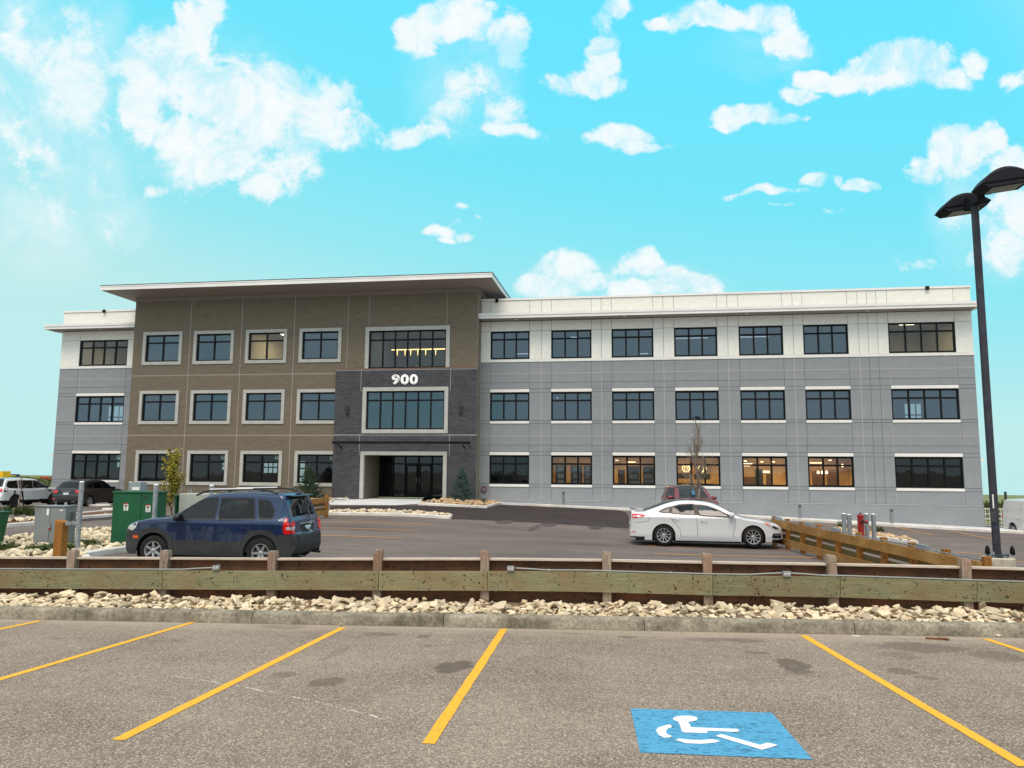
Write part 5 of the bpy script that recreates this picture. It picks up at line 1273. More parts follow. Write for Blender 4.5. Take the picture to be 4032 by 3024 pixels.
# concrete wall block behind the SUV
a = atD(705, 1943, 22.2); t = thing('concrete_block_wall', 'pale concrete block with two lifting loops behind the blue SUV', 'concrete block', (a.x, a.y, G(a.x, a.y)))
h = a.z - G(a.x, a.y); w_ = atD(873, 1943, 21.8).x - a.x
mb = MB(); mb.box(0, w_, 0, .6, -.05, h); mb.build('block', noisy('pale_cast_concrete', rgb(150,158,150), rgb(170,176,168), 2, 5, .9, .2), t, bevel=.02)
for x in (.16, w_ - .18): mb = MB(); mb.tube([(x - .05, .3, h), (x - .05, .3, h + .1), (x + .03, .3, h + .12), (x + .05, .3, h)], .014, 6); mb.build('lifting_loop', M['galv'], t, smooth=True)
# lone yellow-brown post with outlet boxes
M['w_yellow'] = wood('new_treated_board', rgb(172,128,74), rgb(136,94,48), rgb(84,52,28), stain=rgb(182,142,88))
M['w_ypost'] = wood('new_treated_post', rgb(168,116,58), rgb(132,88,42), rgb(84,52,28), axis=2)
M['w_yback'] = wood('olive_treated_board', rgb(122,104,66), rgb(98,86,54), rgb(66,50,32))
q = atD(245, 2048, 15.3); zg = G(q.x, q.y); t = thing('outlet_post', 'yellow-brown timber post with outlet boxes on the stone bed left of the grey cabinet bollard', 'post', (q.x, q.y, zg))
hh = q.z - zg; mb = MB(); w = .09
mb.add([(-w, -w, -.1), (w, -w, -.1), (w, w, -.1), (-w, w, -.1), (-w, -w, hh), (w, -w, hh - .04), (w, w, hh - .03), (-w, w, hh + .01)], [(0, 1, 5, 4), (1, 2, 6, 5), (2, 3, 7, 6), (3, 0, 4, 7), (4, 5, 6, 7)]); mb.build('post', M['w_ypost'], t, bevel=.004)
outlet_box('outlet box on the right face of the lone yellow-brown post', q + Vector((.17, -.02, -.07)), 0, False, 1.2)
outlet_box('outlet box just beside the first one on the lone yellow-brown post', q + Vector((.29, .03, -.06)), 0, False, 1.2)

# hydrant
hp = gp(3392, 2103); D_ = 28.9; q = atD(3391, 2100, D_); zg = G(q.x, q.y) + .1
t = thing('fire_hydrant', 'red fire hydrant between grey pipe bollards on the stone island', 'hydrant', (q.x, q.y, zg)); hh = atD(3391, 2024, D_).z - zg
mb = MB(); mb.lathe([(.16, -.1), (.16, .03), (.15, .04), (.12, .05), (.115, .12), (.13, .13), (.13, .17), (.12, .18)], 20); mb.build('foot', M['red'], t, smooth=True)
mb = MB(); mb.lathe([(.115, .18), (.118, hh - .12), (.135, hh - .11), (.135, hh - .06), (.11, hh - .05), (.10, hh - .02), (0, hh)], 20); mb.build('barrel', M['red'], t, smooth=True)
mb = MB(); mb.lathe([(0, 0), (.03, 0), (.03, .05), (0, .05)], 5); mb.build('operating_nut', M['black'], t, loc=(0, 0, hh))
mb = MB(); mb.lathe([(.05, .1), (.06, .1), (.06, .2), (.075, .2), (.075, .24), (0, .25)], 12, (0, 0, hh - .3), 'X'); mb.build('side_cap', M['red'], t, smooth=True)
mb = MB(); mb.lathe([(.06, -.1), (.07, -.1), (.08, -.18), (.06, -.22), (0, -.22)], 12, (.03, 0, hh - .28), 'Y'); mb.build('front_cap', mat('dark_red_cap', rgb(70,16,20), .4), t, smooth=True)
# square bollard lights along the walk
gB = 'square bollard lights along the building walk'
for u, vt, vb, lab in ((2218.5, 1935, 1986, 'first square grey bollard light left of the maroon SUV on the walk'), (2797, 1965, 2012, 'square grey bollard light just right of the maroon SUV, half behind the white sedan'), (3149, 1986, 2035, 'square grey bollard light on the walk above the white sedan bonnet'), (3510, 2003, 2055, 'square grey bollard light on the walk right of the hydrant bollards')):
    Y_ = 46.35; tp = atY(u, vt, Y_); zb = G(tp.x, Y_) + .13; h = tp.z - zb
    t = thing('bollard_light', lab, 'bollard light', (tp.x, Y_, zb), 0, gB)
    mb = MB(); mb.box(-.085, .085, -.085, .085, -.05, h - .16); mb.build('post', M['grey_box'], t, bevel=.006)
    mb = MB(); mb.box(-.06, .06, -.06, .06, h - .16, h - .06); mb.build('louvre_head', M['grey_dark'], t); mb = MB(); mb.box(-.088, .088, -.088, .088, h - .06, h); mb.build('cap', M['grey_box'], t, bevel=.006)

# ------------------------------------------------------------------ lamp post
D_ = 14.2; base = atD(3927, 2194, D_)
t = thing('parking_lamp', 'tall dark square parking-lot lamp post with two arched heads on a concrete footing', 'street lamp', (base.x, base.y, base.z))
M['lamp_paint'] = noisy('dark_lamp_paint', rgb(48,50,60), rgb(62,64,74), 6, 5, .55, .1, .002)
M['lamp_shell'] = mat('black_lamp_shell', rgb(26,28,35), .7, 0, .2)
M['lamp_lens'] = noisy('dull_lens', rgb(92,92,92), rgb(120,118,114), 8, 4, .3, 0)
gz = G(base.x, base.y) - base.z
mb = MB(); mb.lathe([(.29, gz - .1), (.29, -.015), (.275, 0), (0, 0)], 28); mb.build('concrete_footing', M['block'], t, smooth=True)
ztop = atD(3846, 748, D_).z - base.z
top = atD(3846, 748, D_)
mb = MB(); w = .056; mb.box(-w, w, -w, w, .03, ztop); po = mb.build('post', M['lamp_paint'], t, bevel=.012)
mb = MB(); mb.box(-.15, .15, -.15, .15, .03, .055); mb.build('base_plate', M['lamp_paint'], t, bevel=.004)
for sx, sy in ((-1, -1), (1, -1), (1, 1), (-1, 1)):
    mb = MB(); mb.tube([(sx * .125, sy * .125, -.02), (sx * .125, sy * .125, .12)], .012, 6); mb.lathe([(.028, .0), (.028, .025)], 6, (sx * .125, sy * .125, .005)); mb.lathe([(0, .075), (.028, .075), (.028, .10), (0, .10)], 6, (sx * .125, sy * .125, 0)); mb.build('anchor_bolt', M['galv'], t)
for s in (-1, 1):
    mb = MB(); mb.lathe([(.03, .1), (.045, .12), (.04, .2), (.02, .26), (0, .27)], 12); mb.build('bolt_cover', M['black'], t, loc=(s * .215, -.12, -.04), smooth=True)
    mb = MB(); mb.box(-.08, .08, -.02, .02, 0, .03); mb.build('bolt_bar', M['galv'], t, loc=(s * .18, -.12, .05))
mb = MB(); mb.box(-.045, .045, -.03, 0, -.1, .1); mb.build('hand_hole_cover', M['grey_dark'], t, loc=(-w + .0, -w + .0, .75), bevel=.006)
mb = MB(); mb.box(-.012, .012, -.005, 0, -.13, .13); mb.build('number_tag', M['label_w'], t, loc=(-w + .02, -w - .001, 1.05))
def head(parent, cx, cy, cz, wx=.52, dy=.3, sag=.30, tilt=0):
    """arched shell with a recessed lens below"""
    N_ = 14; mb = MB(); vv = []
    for (yy, k) in ((-dy, .78), (-dy * .8, 1.0), (dy * .8, 1.0), (dy, .78)):
        for i in range(N_ + 1):
            f = -1 + 2 * i / N_; vv.append((f * wx, yy, sag * k * (1 - abs(f) ** 2.0) ** .9 if abs(f) < 1 else 0))
    n1 = N_ + 1; ff = [(j * n1 + i, j * n1 + i + 1, (j + 1) * n1 + i + 1, (j + 1) * n1 + i) for j in range(3) for i in range(N_)]
    b0 = len(vv)
    lo = [(-wx, -dy * .9, 0), (-wx * .78, -dy * .95, -.09), (wx * .78, -dy * .95, -.09), (wx, -dy * .9, 0), (wx, dy * .9, 0), (wx * .78, dy * .95, -.09), (-wx * .78, dy * .95, -.09), (-wx, dy * .9, 0)]
    mb.add(vv, ff)
    mb.add(lo, [(0, 1, 6, 7), (1, 2, 5, 6), (2, 3, 4, 5), (0, 3, 2, 1), (7, 6, 5, 4)])
    mb.add([(-wx, -dy, 0), (wx, -dy, 0), (wx, -dy * .9, 0), (-wx, -dy * .9, 0)], [(0, 1, 2, 3)]); mb.add([(-wx, dy, 0), (wx, dy, 0), (wx, dy * .9, 0), (-wx, dy * .9, 0)], [(0, 1, 2, 3)])
    for yy in (-dy, dy):
        arc = [(-wx + 2 * wx * i / N_, yy, sag * .78 * (1 - abs(-1 + 2 * i / N_) ** 2.0) ** .9 if 0 < i < N_ else 0) for i in range(N_ + 1)]
        o_ = len(mb.v); mb.add(arc, [tuple(range(N_ + 1))])
    h = mb.build('lamp_head', M['lamp_shell'], parent, loc=(cx, cy, cz), smooth=True, angle=35)
    mb = MB(); mb.box(-wx * .58, wx * .58, -dy * .7, dy * .7, -.102, -.0925); mb.build('lens', M['lamp_lens'], h)
    mb = MB(); mb.box(-.05, .05, 0, (.0 - cy) * .9 if abs(cy) > .1 else .1, .0, .1); mb.build('arm', M['lamp_shell'], h)
    h.rotation_euler = (0, math.radians(-7), 0); return h
head(t, .24, -.64, ztop + .17, .47, .25, .27); head(t, -.02, .50, ztop + .11, .46, .25, .25)
mb = MB(); mb.box(-.07, .07, -.3, .3, ztop - .03, ztop + .12); mb.build('head_bracket', M['lamp_shell'], t)

# ------------------------------------------------------------------ side barriers of newer timber
def side_fence(label, A, B, npost, top_h, flip, zz=G, outlets=(), conduit_=False, ext_post=True):
    A, B = Vector(A), Vector(B); d = (B - A); L = d.length; d.normalize(); nn = Vector((-d.y, d.x)) * flip      # nn points to the far side
    t = thing('timber_side_barrier', label, 'fence', (A.x, A.y, zz(A.x, A.y)))
    base = Vector((A.x, A.y, zz(A.x, A.y)))
    def W(s, off, h): q = A + d * s + nn * off; return Vector((q.x, q.y, zz(q.x, q.y) + h)) - base
    ps = [L * i / (npost - 1) for i in range(npost)]
    for s in ps:
        h = top_h + .10; mb = MB(); mb.bar(W(s, .07, -.2), W(s, .07, h), .13, .13, up=(d.x, d.y, 0)); mb.build('post', M['w_ypost'], t, bevel=.004)
    brd = [ps[i] for i in range(0, npost, 2)]
    if brd[-1] != ps[-1]: brd.append(ps[-1])
    for a, b in zip(brd, brd[1:]):
        for off, h0, h1, m in ((-.02, top_h - .23, top_h, 'w_yellow'), (-.02, .12, .33, 'w_yellow'), (.155, .20, .44, 'w_yback'), (.156, .50, .74, 'w_yback')):
            mb = MB(); c = (W(a, off, (h0 + h1) / 2) + W(b, off, (h0 + h1) / 2)) / 2; mb.bar(W(a + .004, off, (h0 + h1) / 2) - c, W(b - .004, off, (h0 + h1) / 2) - c, .038, h1 - h0); mb.build('board', M[m], t, loc=c, bevel=.003)
    mb = MB()
    if conduit_:
        mb.tube([W(L * k / 12, .0, top_h + .03 + (.02 if k % 3 == 0 else 0)) for k in range(13)], .013, 8); c = mb.build('conduit', M['galv'], t, smooth=True)
    for s in outlets:
        for e in (-.11, .11):
            mb = MB(); mb.box(-.07, .07, -.045, .045, 0, .10); q = mb.build('outlet_box', M['galv'], t, loc=W(s + e, .0, top_h + .012), bevel=.006); q.rotation_euler = (0, 0, math.atan2(d.y, d.x) + .1)
            mb = MB(); mb.box(-.045, .045, -.052, -.046, .02, .08); mb.build('flap', M['socket'], q)
    return t
near_end = atD(3868, 2210, 13.6); far_end = atD(3040, 2036, 25.5)
side_fence('yellow-brown timber barrier with conduit running back from the lamp post to the white sedan nose', (near_end.x, near_end.y), (far_end.x, far_end.y), 10, .87, -1, outlets=(2.1, 6.6, 8.6, 11.3), conduit_=True)
a = gp(1290, 2038); side_fence('short yellow-brown timber barrier beside the left spruce behind the blue SUV', (a.x - .0, a.y), (a.x - .45, a.y - 9), 6, .87, -1, outlets=(3.5,))

# ------------------------------------------------------------------ trees and shrubs
def leafmat(name, a, b, tr=.25):
    m = mat(name, a, .7, 0, .25); N = NT(m.node_tree); p = P(m); isl = N.node('ShaderNodeNewGeometry').outputs['Random Per Island']
    n = N.noise(N.coord('Object'), 2.5, 3); c = N.mix(isl, a, b); k = N.mapr(n, .3, .7, .65, 1.3); N.put(p.inputs['Base Color'], N.mix(1.0, c, N.comb(k, k, k), 'MULTIPLY'))
    p.inputs['Transmission Weight'].default_value = 0.0; p.inputs['Subsurface Weight'].default_value = 0.0; return m
M['needle_blue'] = leafmat('blue_green_needles', rgb(72,98,92), rgb(106,132,122)); M['needle_green'] = leafmat('dark_green_needles', rgb(60,84,62), rgb(88,112,84))
M['leaf_yellow'] = leafmat('yellow_green_leaves', rgb(128,128,44), rgb(168,152,62)); M['juniper'] = leafmat('juniper_green', rgb(58,78,40), rgb(96,112,62)); M['hedge'] = leafmat('hedge_green', rgb(70,84,44), rgb(108,118,70))
M['bark'] = noisy('grey_brown_bark', rgb(120,100,84), rgb(86,70,60), 12, 5, .9, .5, .01, (1, 1, .3)); M['bark_pale'] = noisy('pale_bark', rgb(150,136,124), rgb(116,100,90), 12, 5, .9, .5, .01, (1, 1, .3))
def spruce(label, x, y, z, H, R, m, seed):
    rnd = random.Random(seed); t = thing('spruce_tree', label, 'tree', (x, y, z))
    mb = MB(); mb.tube([(0, 0, -.1), (0, 0, H * .5), (0, 0, H * .98)], [.05, .03, .006], 8); mb.build('trunk', M['bark'], t, smooth=True)
    mb = MB(); mt = MB(); tiers = 17
    for i in range(tiers):
        f = i / (tiers - 1); h = H * (.05 + .80 * f ** 1.0); r = R * (1 - f) ** .8 * (1 + .15 * math.sin(i * 2.1)) + .07; nb = int(15 - 9 * f)
        for k in range(nb):
            a = 2 * PI * (k + rnd.random() * .7) / nb; L = r * rnd.uniform(.72, 1.12); rise = .10 * L + .30 * L * f; sagp = -.10 * L
            pts = []
            for j in range(5):
                s = j / 4; pts.append(Vector((math.cos(a) * L * s, math.sin(a) * L * s, h + rise * s * s + sagp * math.sin(s * PI) + rnd.uniform(-.01, .01))))
            mt.tube(pts, [.012, .009, .007, .005, .003], 4, False)
            # needle sprays: short bristling quads along the branch and its side twigs
            for j in range(1, 5):
                for side in (-1, 0, 1):
                    c = pts[j]; tl = (0.17 * L + .07) * (1.2 - j * .14); ang = a + side * rnd.uniform(.5, .9); e = c + Vector((math.cos(ang) * tl, math.sin(ang) * tl, rnd.uniform(-.01, .05)))
                    nq = 7
                    for q in range(nq):
                        s = q / nq; b_ = c.lerp(e, s); roll = rnd.uniform(0, 2 * PI); dv = (e - c).normalized(); pv = dv.cross(Vector((math.cos(roll), math.sin(roll), rnd.uniform(-.3, 1)))).normalized()
                        nl = .05 * (1.1 - .3 * f); w_ = .012
                        tip = b_ + pv * nl * .8 + dv * nl; sd = dv.cross(pv) * w_
                        mb.add([b_ - sd - dv * .01, b_ + sd, tip], [(0, 1, 2)]); mb.add([b_ - sd, b_ + sd - dv * .01, b_ - pv * nl * .8 + dv * nl], [(0, 1, 2)])
    for q in range(60):
        s = rnd.random(); b_ = Vector((0, 0, H * (.86 + .13 * s))); a = rnd.uniform(0, 6.28); mb.add([b_ + Vector((.008, 0, 0)), b_ + Vector((-.008, 0, 0)), b_ + Vector((math.cos(a) * .045, math.sin(a) * .045, .035))], [(0, 1, 2)])
    mt.build('branches', M['bark'], t); mb.build('crown', M[m], t, kind='stuff'); return t
q = gp(1217, 1975); spruce('small blue-green spruce left of the charcoal entrance portal', atY(1217, 1900, 45.4).x, 45.4, -2.1, atY(1217, 1822, 45.4).z + 2.1, .88, 'needle_green', 3)
spruce('small blue-green spruce right of the entrance beside the portal corner', atY(1819, 1900, 45.6).x, 45.6, -2.1, atY(1819, 1828, 45.6).z + 2.1, .72, 'needle_blue', 4)
def shrub(label, x, y, z, rx, h, m, seed, n=260, cat='shrub', name='low_juniper', leaf=.05, group=None):
    rnd = random.Random(seed); t = thing(name, label, cat, (x, y, z), 0, group); mb = MB(); st = MB()
    for k in range(n):
        a = rnd.uniform(0, 6.28); el = rnd.uniform(.05, 1.2); L = rnd.uniform(.5, 1); e = Vector((math.cos(a) * math.cos(el) * rx * L, math.sin(a) * math.cos(el) * rx * .7 * L, .02 + math.sin(el) * h * L))
        b0 = Vector((e.x * .25, e.y * .25, .0)); 
        if k % 6 == 0: st.tube([b0, b0.lerp(e, .6) + Vector((0, 0, .02)), e], [.008, .005, .002], 4, False)
        for q in range(5):
            s = .35 + .65 * (q + rnd.random()) / 5; c = b0.lerp(e, s); d = Vector((rnd.gauss(0, 1), rnd.gauss(0, 1), rnd.gauss(.5, .7))).normalized() * leaf; sd = d.cross(Vector((rnd.random(), rnd.random(), rnd.random()))).normalized() * leaf * .22
            mb.add([c - sd, c + sd, c + d], [(0, 1, 2)])
    st.build('stems', M['bark'], t, kind='stuff'); mb.build('foliage', M[m], t, kind='stuff'); return t
for i, (u, v, rx, h, lab) in enumerate(((22, 2183, .5, .3, 'low juniper at the far left edge beside the sloping green cabinet'), (165, 2184, .62, .24, 'spreading juniper below the grey cabinet, left of the lone post'), (268, 2176, .3, .2, 'small juniper tuft right of the lone post'), (345, 2164, .42, .25, 'juniper clump on the stones at the foot of the tall bollard'))):
    p = gp(u, v); shrub(lab, p.x, p.y, p.z + .06, rx, h, 'juniper', 40 + i, 300, leaf=.07)
for x, y, rx, lab, m in ((-8.9, 45.75, .38, 'low dark shrub right of the right spruce', 'needle_green'), (-11.15, 45.7, .42, 'low dark shrub left of the right spruce', 'needle_green'), (-19.9, 45.6, .4, 'low shrub by the left spruce and the portal', 'juniper')):
    shrub(lab, x, y, -2.05, rx, .32, m, int(rx * 100), 200)
p = gp(3463, 2104); shrub('small green shrub right of the hydrant bollards', p.x, p.y, p.z + .1, .28, .3, 'juniper', 77, 160); p = gp(3308, 2089); shrub('thin shrub left of the hydrant bollards', p.x, p.y, p.z + .1, .18, .42, 'juniper', 78, 90)
for i, (u, v) in enumerate(((-12, 2036), (25, 2038), (68, 2040), (97, 2036), (118, 2040))):
    p = gp(u, v); shrub(['grassy tuft by the left picture edge on the mulch island', 'second grassy tuft from the left on the mulch island', 'grassy tuft just left of the sapling trunk', 'grassy tuft right of the sapling trunk', 'rightmost grassy tuft on the mulch island'][i], p.x, p.y, p.z + .1, .28, .5, 'juniper', 90 + i, 110, leaf=.1, name='grass_tuft', cat='plant', group='grass tufts on the mulch island')
def branchy(label, x, y, z, H, r0, seed, m_bark, leaf=None, leafn=0, spread=.35, start=.3, name='young_tree', nb=26, rise=1.2, cat='tree', lr=.05, twig=3):
    rnd = random.Random(seed); t = thing(name, label, cat, (x, y, z)); tr = MB(); br = MB(); lf = MB()
    tp = [Vector((rnd.uniform(-.02, .02) * k, rnd.uniform(-.02, .02) * k, H * k / 8)) for k in range(9)]; tr.tube(tp, [r0 * (1 - .9 * k / 8) for k in range(9)], 8); tr.build('trunk', M[m_bark], t, smooth=True)
    def trunk(h): k = min(7.999, max(0, h / H * 8)); i = int(k); return tp[i].lerp(tp[i + 1], k - i)
    tips = []
    for i in range(nb):
        h = H * (start + (0.93 - start) * (i / nb)); b0 = trunk(h); a = rnd.uniform(0, 6.28); f = (h / H - start) / (1 - start)
        L = H * spread * (1 - .75 * f) * rnd.uniform(.6, 1.1); pts = [b0]; dv = Vector((math.cos(a), math.sin(a), rise)).normalized()
        for j in range(4): dv = (dv + Vector((rnd.gauss(0, .12), rnd.gauss(0, .12), .12))).normalized(); pts.append(pts[-1] + dv * L / 4)
        rr_ = r0 * .28 * (1 - .6 * f); br.tube(pts, [rr_, rr_ * .8, rr_ * .6, rr_ * .4, rr_ * .2], 5, False)
        for j in range(1, 5):
            for s in range(twig):
                d2 = (dv + Vector((rnd.gauss(0, .6), rnd.gauss(0, .6), rnd.gauss(.1, .3)))).normalized(); c = pts[j - 1].lerp(pts[j], rnd.random()); l2 = L * rnd.uniform(.15, .32)
                e = c + d2 * l2; e2 = e + (d2 + Vector((0, 0, .4))).normalized() * l2 * .6; br.tube([c, e, e2], [rr_ * .35, rr_ * .22, rr_ * .1], 4, False); tips += [(c, e), (e, e2)]
        tips += list(zip(pts[1:], pts[2:]))
    br.build('branches', M[m_bark], t)
    if leaf:
        for k in range(leafn):
            a_, b_ = rnd.choice(tips); c = a_.lerp(b_, rnd.random()) + Vector((rnd.gauss(0, .02), rnd.gauss(0, .02), rnd.gauss(0, .02)))
            d = Vector((rnd.gauss(0, 1), rnd.gauss(0, 1), rnd.gauss(-.4, .8))).normalized() * lr * rnd.uniform(.7, 1.3); sd = d.cross(Vector((rnd.gauss(0, 1), rnd.gauss(0, 1), 1))).normalized() * lr * .45
            lf.add([c, c + d * .5 + sd, c + d, c + d * .5 - sd], [(0, 1, 2, 3)])
        lf.build('leaves', M[leaf], t, kind='stuff')
    return t
q = atD(678, 1935, 24.2); zg = G(q.x, q.y); branchy('young tree with sparse yellow-green leaves behind the green cabinets', q.x, q.y, zg, atD(678, 1772, 24.2).z - zg, .035, 5, 'bark', 'leaf_yellow', 2300, .34, .28, nb=30, rise=1.5, lr=.065)
q = atD(2748, 1972, 28.2); zg = G(q.x, q.y); branchy('bare slender young tree standing between the white sedan and the maroon SUV', q.x, q.y, zg, atD(2722, 1640, 28.2).z - zg, .075, 9, 'bark_pale', 'leaf_yellow', 40, .26, .33, name='bare_tree', nb=40, rise=2.0, lr=.06)
pb = gp(74, 2012); D_ = pb.dot(FW); zg = G(pb.x, pb.y) + .1; branchy('leafless sapling tied to two black stakes on the mulch island at left', pb.x, pb.y, zg, atD(82, 1872, D_).z - zg, .055, 12, 'bark_pale', None, 0, .22, .55, name='staked_sapling', nb=9, rise=.9)
for u0, v0, u1, v1, lab in ((40, 2030, 60, 1932, 'black stake left of the sapling'), (96, 2030, 88, 1932, 'black stake right of the sapling')):
    a = atD(u0, v0, D_ - .6); b = atD(u1, v1, D_ - .6); mb = MB(); mb.bar(a, b, .05, .05, up=(0, 1, 0)); tag(mb.build('tree_stake', M['black']), lab, 'stake', 'stakes of the sapling')

# far hedge, containers and buildings at the left horizon; bank and rail at the right
def shrub_far(name, label, x, y, z, rx, ry, h, seed, n, m, cat='shrub', group=None, leaf=.3):
    rnd = random.Random(seed); mb = MB()
    for k in range(n):
        a = rnd.uniform(0, 6.28); el = rnd.uniform(0, 1.5); s = rnd.uniform(.8, 1) * (1 + .25 * mnoise.noise(Vector((math.cos(a) * 2, math.sin(a) * 2 + seed, el * 3)))); c = Vector((math.cos(a) * math.cos(el) * rx * s, math.sin(a) * math.cos(el) * ry * s, math.sin(el) * h * s))
        d = Vector((rnd.gauss(0, 1), rnd.gauss(0, 1), rnd.gauss(.3, 1))).normalized() * leaf; sd = d.cross(Vector((rnd.gauss(0, 1), 1, rnd.gauss(0, 1)))).normalized() * leaf * .45
        mb.add([c - sd, c + sd, c + d], [(0, 1, 2)])
    mb.add([(rx * .75 * math.cos(2 * PI * i / 10), ry * .75 * math.sin(2 * PI * i / 10), 0) for i in range(10)] + [(rx * .5 * math.cos(2 * PI * i / 10), ry * .5 * math.sin(2 * PI * i / 10), h * .72) for i in range(10)], [(i, (i + 1) % 10, 10 + (i + 1) % 10, 10 + i) for i in range(10)] + [tuple(range(10, 20))])
    return tag(mb.build(name, M[m], loc=(x, y, z)), label, cat, group)
for i, (u, vt, D2, rx) in enumerate(((-60, 1885, 130, 9), (70, 1880, 150, 9), (120, 1884, 118, 8), (175, 1893, 72, 5), (150, 1902, 62, 3.5), (192, 1890, 100, 5), (235, 1893, 90, 6), (300, 1890, 120, 9))):
    q = atD(u, vt, D2); zb = G(q.x, q.y); shrub_far('far_shrub', ['dense shrub mass beyond the left picture edge', 'broad shrub beyond the white SUV roof at the left horizon', 'middle shrub on the left horizon above the white SUV', 'nearer bushy shrub between the white SUV and the building corner', 'low bush just above the white SUV bonnet', 'thin shrub at the left building corner', 'shrub behind the left corner of the building', 'far shrub hidden beyond the building'][i], q.x, q.y, zb - .3, rx, rx * .7, q.z - zb + .3, i, 700, 'hedge', 'tree', 'shrubs at the left horizon', rx * .05)
for i, (u0, u1, vt, vb, D2, c, lab) in enumerate(((-60, 22, 1855, 1888, 190, rgb(238,186,24), 'yellow container block at the left picture edge'), (22, 53, 1867, 1886, 200, rgb(48,60,110), 'navy blue container beside the yellow one'), (24, 34, 1871, 1881, 196, rgb(232,180,40), 'small yellow container in front of the navy one'), (153, 172, 1877, 1891, 150, rgb(170,44,36), 'red container left of the building corner'), (174, 199, 1877, 1890, 148, rgb(196,44,40), 'bright red container touching the building corner'), (60, 75, 1876, 1884, 200, rgb(190,96,40), 'orange container on the left horizon'))):
    a = atD(u0, vt, D2); b = atD(u1, vt, D2); zb = G(a.x, a.y); mb = MB(); w_ = b.x - a.x; h = a.z - zb; mb.box(0, w_, 0, 2.5, -.5, h)
    k = int(w_ / .9)
    t = thing('shipping_container', lab, 'container', (a.x, a.y, zb), 0, 'containers at the left horizon'); mt_ = mat('container_paint', c, .6); mb.build('body', mt_, t)
    for r_ in range(k): q = MB(); q.box(r_ * .9 + .2, r_ * .9 + .5, -.08, -.001, -.3, h - .15); q.build('rib', mt_, t)
for i, (u, vt, D2, rx) in enumerate(((3890, 1976, 66, 4), (3935, 1982, 62, 4), (3990, 1978, 70, 5), (4060, 1976, 66, 6))):
    q = atD(u, vt, D2); zb = G(q.x, q.y); shrub_far('far_shrub', ['shrub directly right of the building corner', 'shrub behind the lamp post base', 'shrub above the white van', 'shrub beyond the right picture edge'][i], q.x, q.y, zb - .3, rx, rx * .7, max(.6, q.z - zb + .3), 30 + i, 600, 'hedge', 'shrub', 'shrubs on the bank at right', .22)
t = thing('guard_rail', 'white slatted guard rail beyond the building corner at right', 'railing', (24, 58, G(24, 58)))
for k in range(3): mb = MB(); mb.box(0, 12, -.02, .02, .35 + k * .35, .41 + k * .35); mb.build('rail', M['white_trim'], t)
for k in range(48): mb = MB(); mb.box(k * .25, k * .25 + .03, -.015, .015, 0, 1.05); mb.build('baluster', M['white_trim'], t)
t = thing('pipe_rail', 'thick galvanised pipe rail with a post at the right building corner', 'railing', (21.3, 46.9, G(21.3, 46.9)))
mb = MB(); mb.tube([(0, 0, 0), (0, 0, 1.15)], .12, 12); mb.build('post', M['galv'], t, smooth=True); mb = MB(); mb.tube([(0, 0, 1.0), (5, 1.5, .8)], .09, 10); mb.build('rail', M['galv'], t, smooth=True)
q = atD(3958, 1936, 70); mb = MB(); mb.tube([(0, 0, -3.0), (0, 0, 0)], .12, 8); tag(mb.build('far_post', M['grey_dark'], loc=q), 'thin far post behind the white van roof', 'post')
# ------------------------------------------------------------------ vehicles
M['tyre'] = noisy('tyre_rubber', rgb(26,26,27), rgb(38,37,37), 9, 4, .85, .2, .003); M['rim'] = mat('silver_alloy', rgb(184,186,188), .35, .7); M['rim_dark'] = mat('dark_alloy', rgb(84,84,88), .4, .6)
M['well'] = mat('wheel_well_black', rgb(12,12,13), .95); M['car_glass'] = glass('tinted_car_glass', (.36,.44,.43,1), .035, body=(.01,.014,.014,1), opacity=.08)
M['dark_glass'] = glass('privacy_glass', (.20,.22,.22,1), .022, body=(.005,.005,.006,1), opacity=.35)
M['black_trim'] = mat('black_car_trim', rgb(20,20,22), .4); M['blk_gloss'] = mat('gloss_black_roof', rgb(14,14,16), .12, 0, .5, .6)
M['clad'] = noisy('grey_plastic_cladding', rgb(50,51,53), rgb(60,61,63), 4, 5, .7, .1, .002); M['seam'] = mat('panel_gap', rgb(10,10,12), .9)
M['tail_red'] = mat('red_lamp_lens', rgb(200,18,16), .15, 0, .5, .8, rgb(220,20,10), .12); M['lens_white'] = mat('clear_lamp_lens', rgb(214,220,222), .12, .3, .5, .8); M['amber'] = mat('amber_lens', rgb(236,90,20), .3)
M['seat'] = mat('dark_seat', rgb(40,42,44), .9); M['seat_tan'] = mat('grey_seat', rgb(84,86,86), .9)
M['plate'] = mat('licence_plate', rgb(196,214,218), .5); M['plate_txt'] = mat('plate_print', rgb(30,60,90), .6)

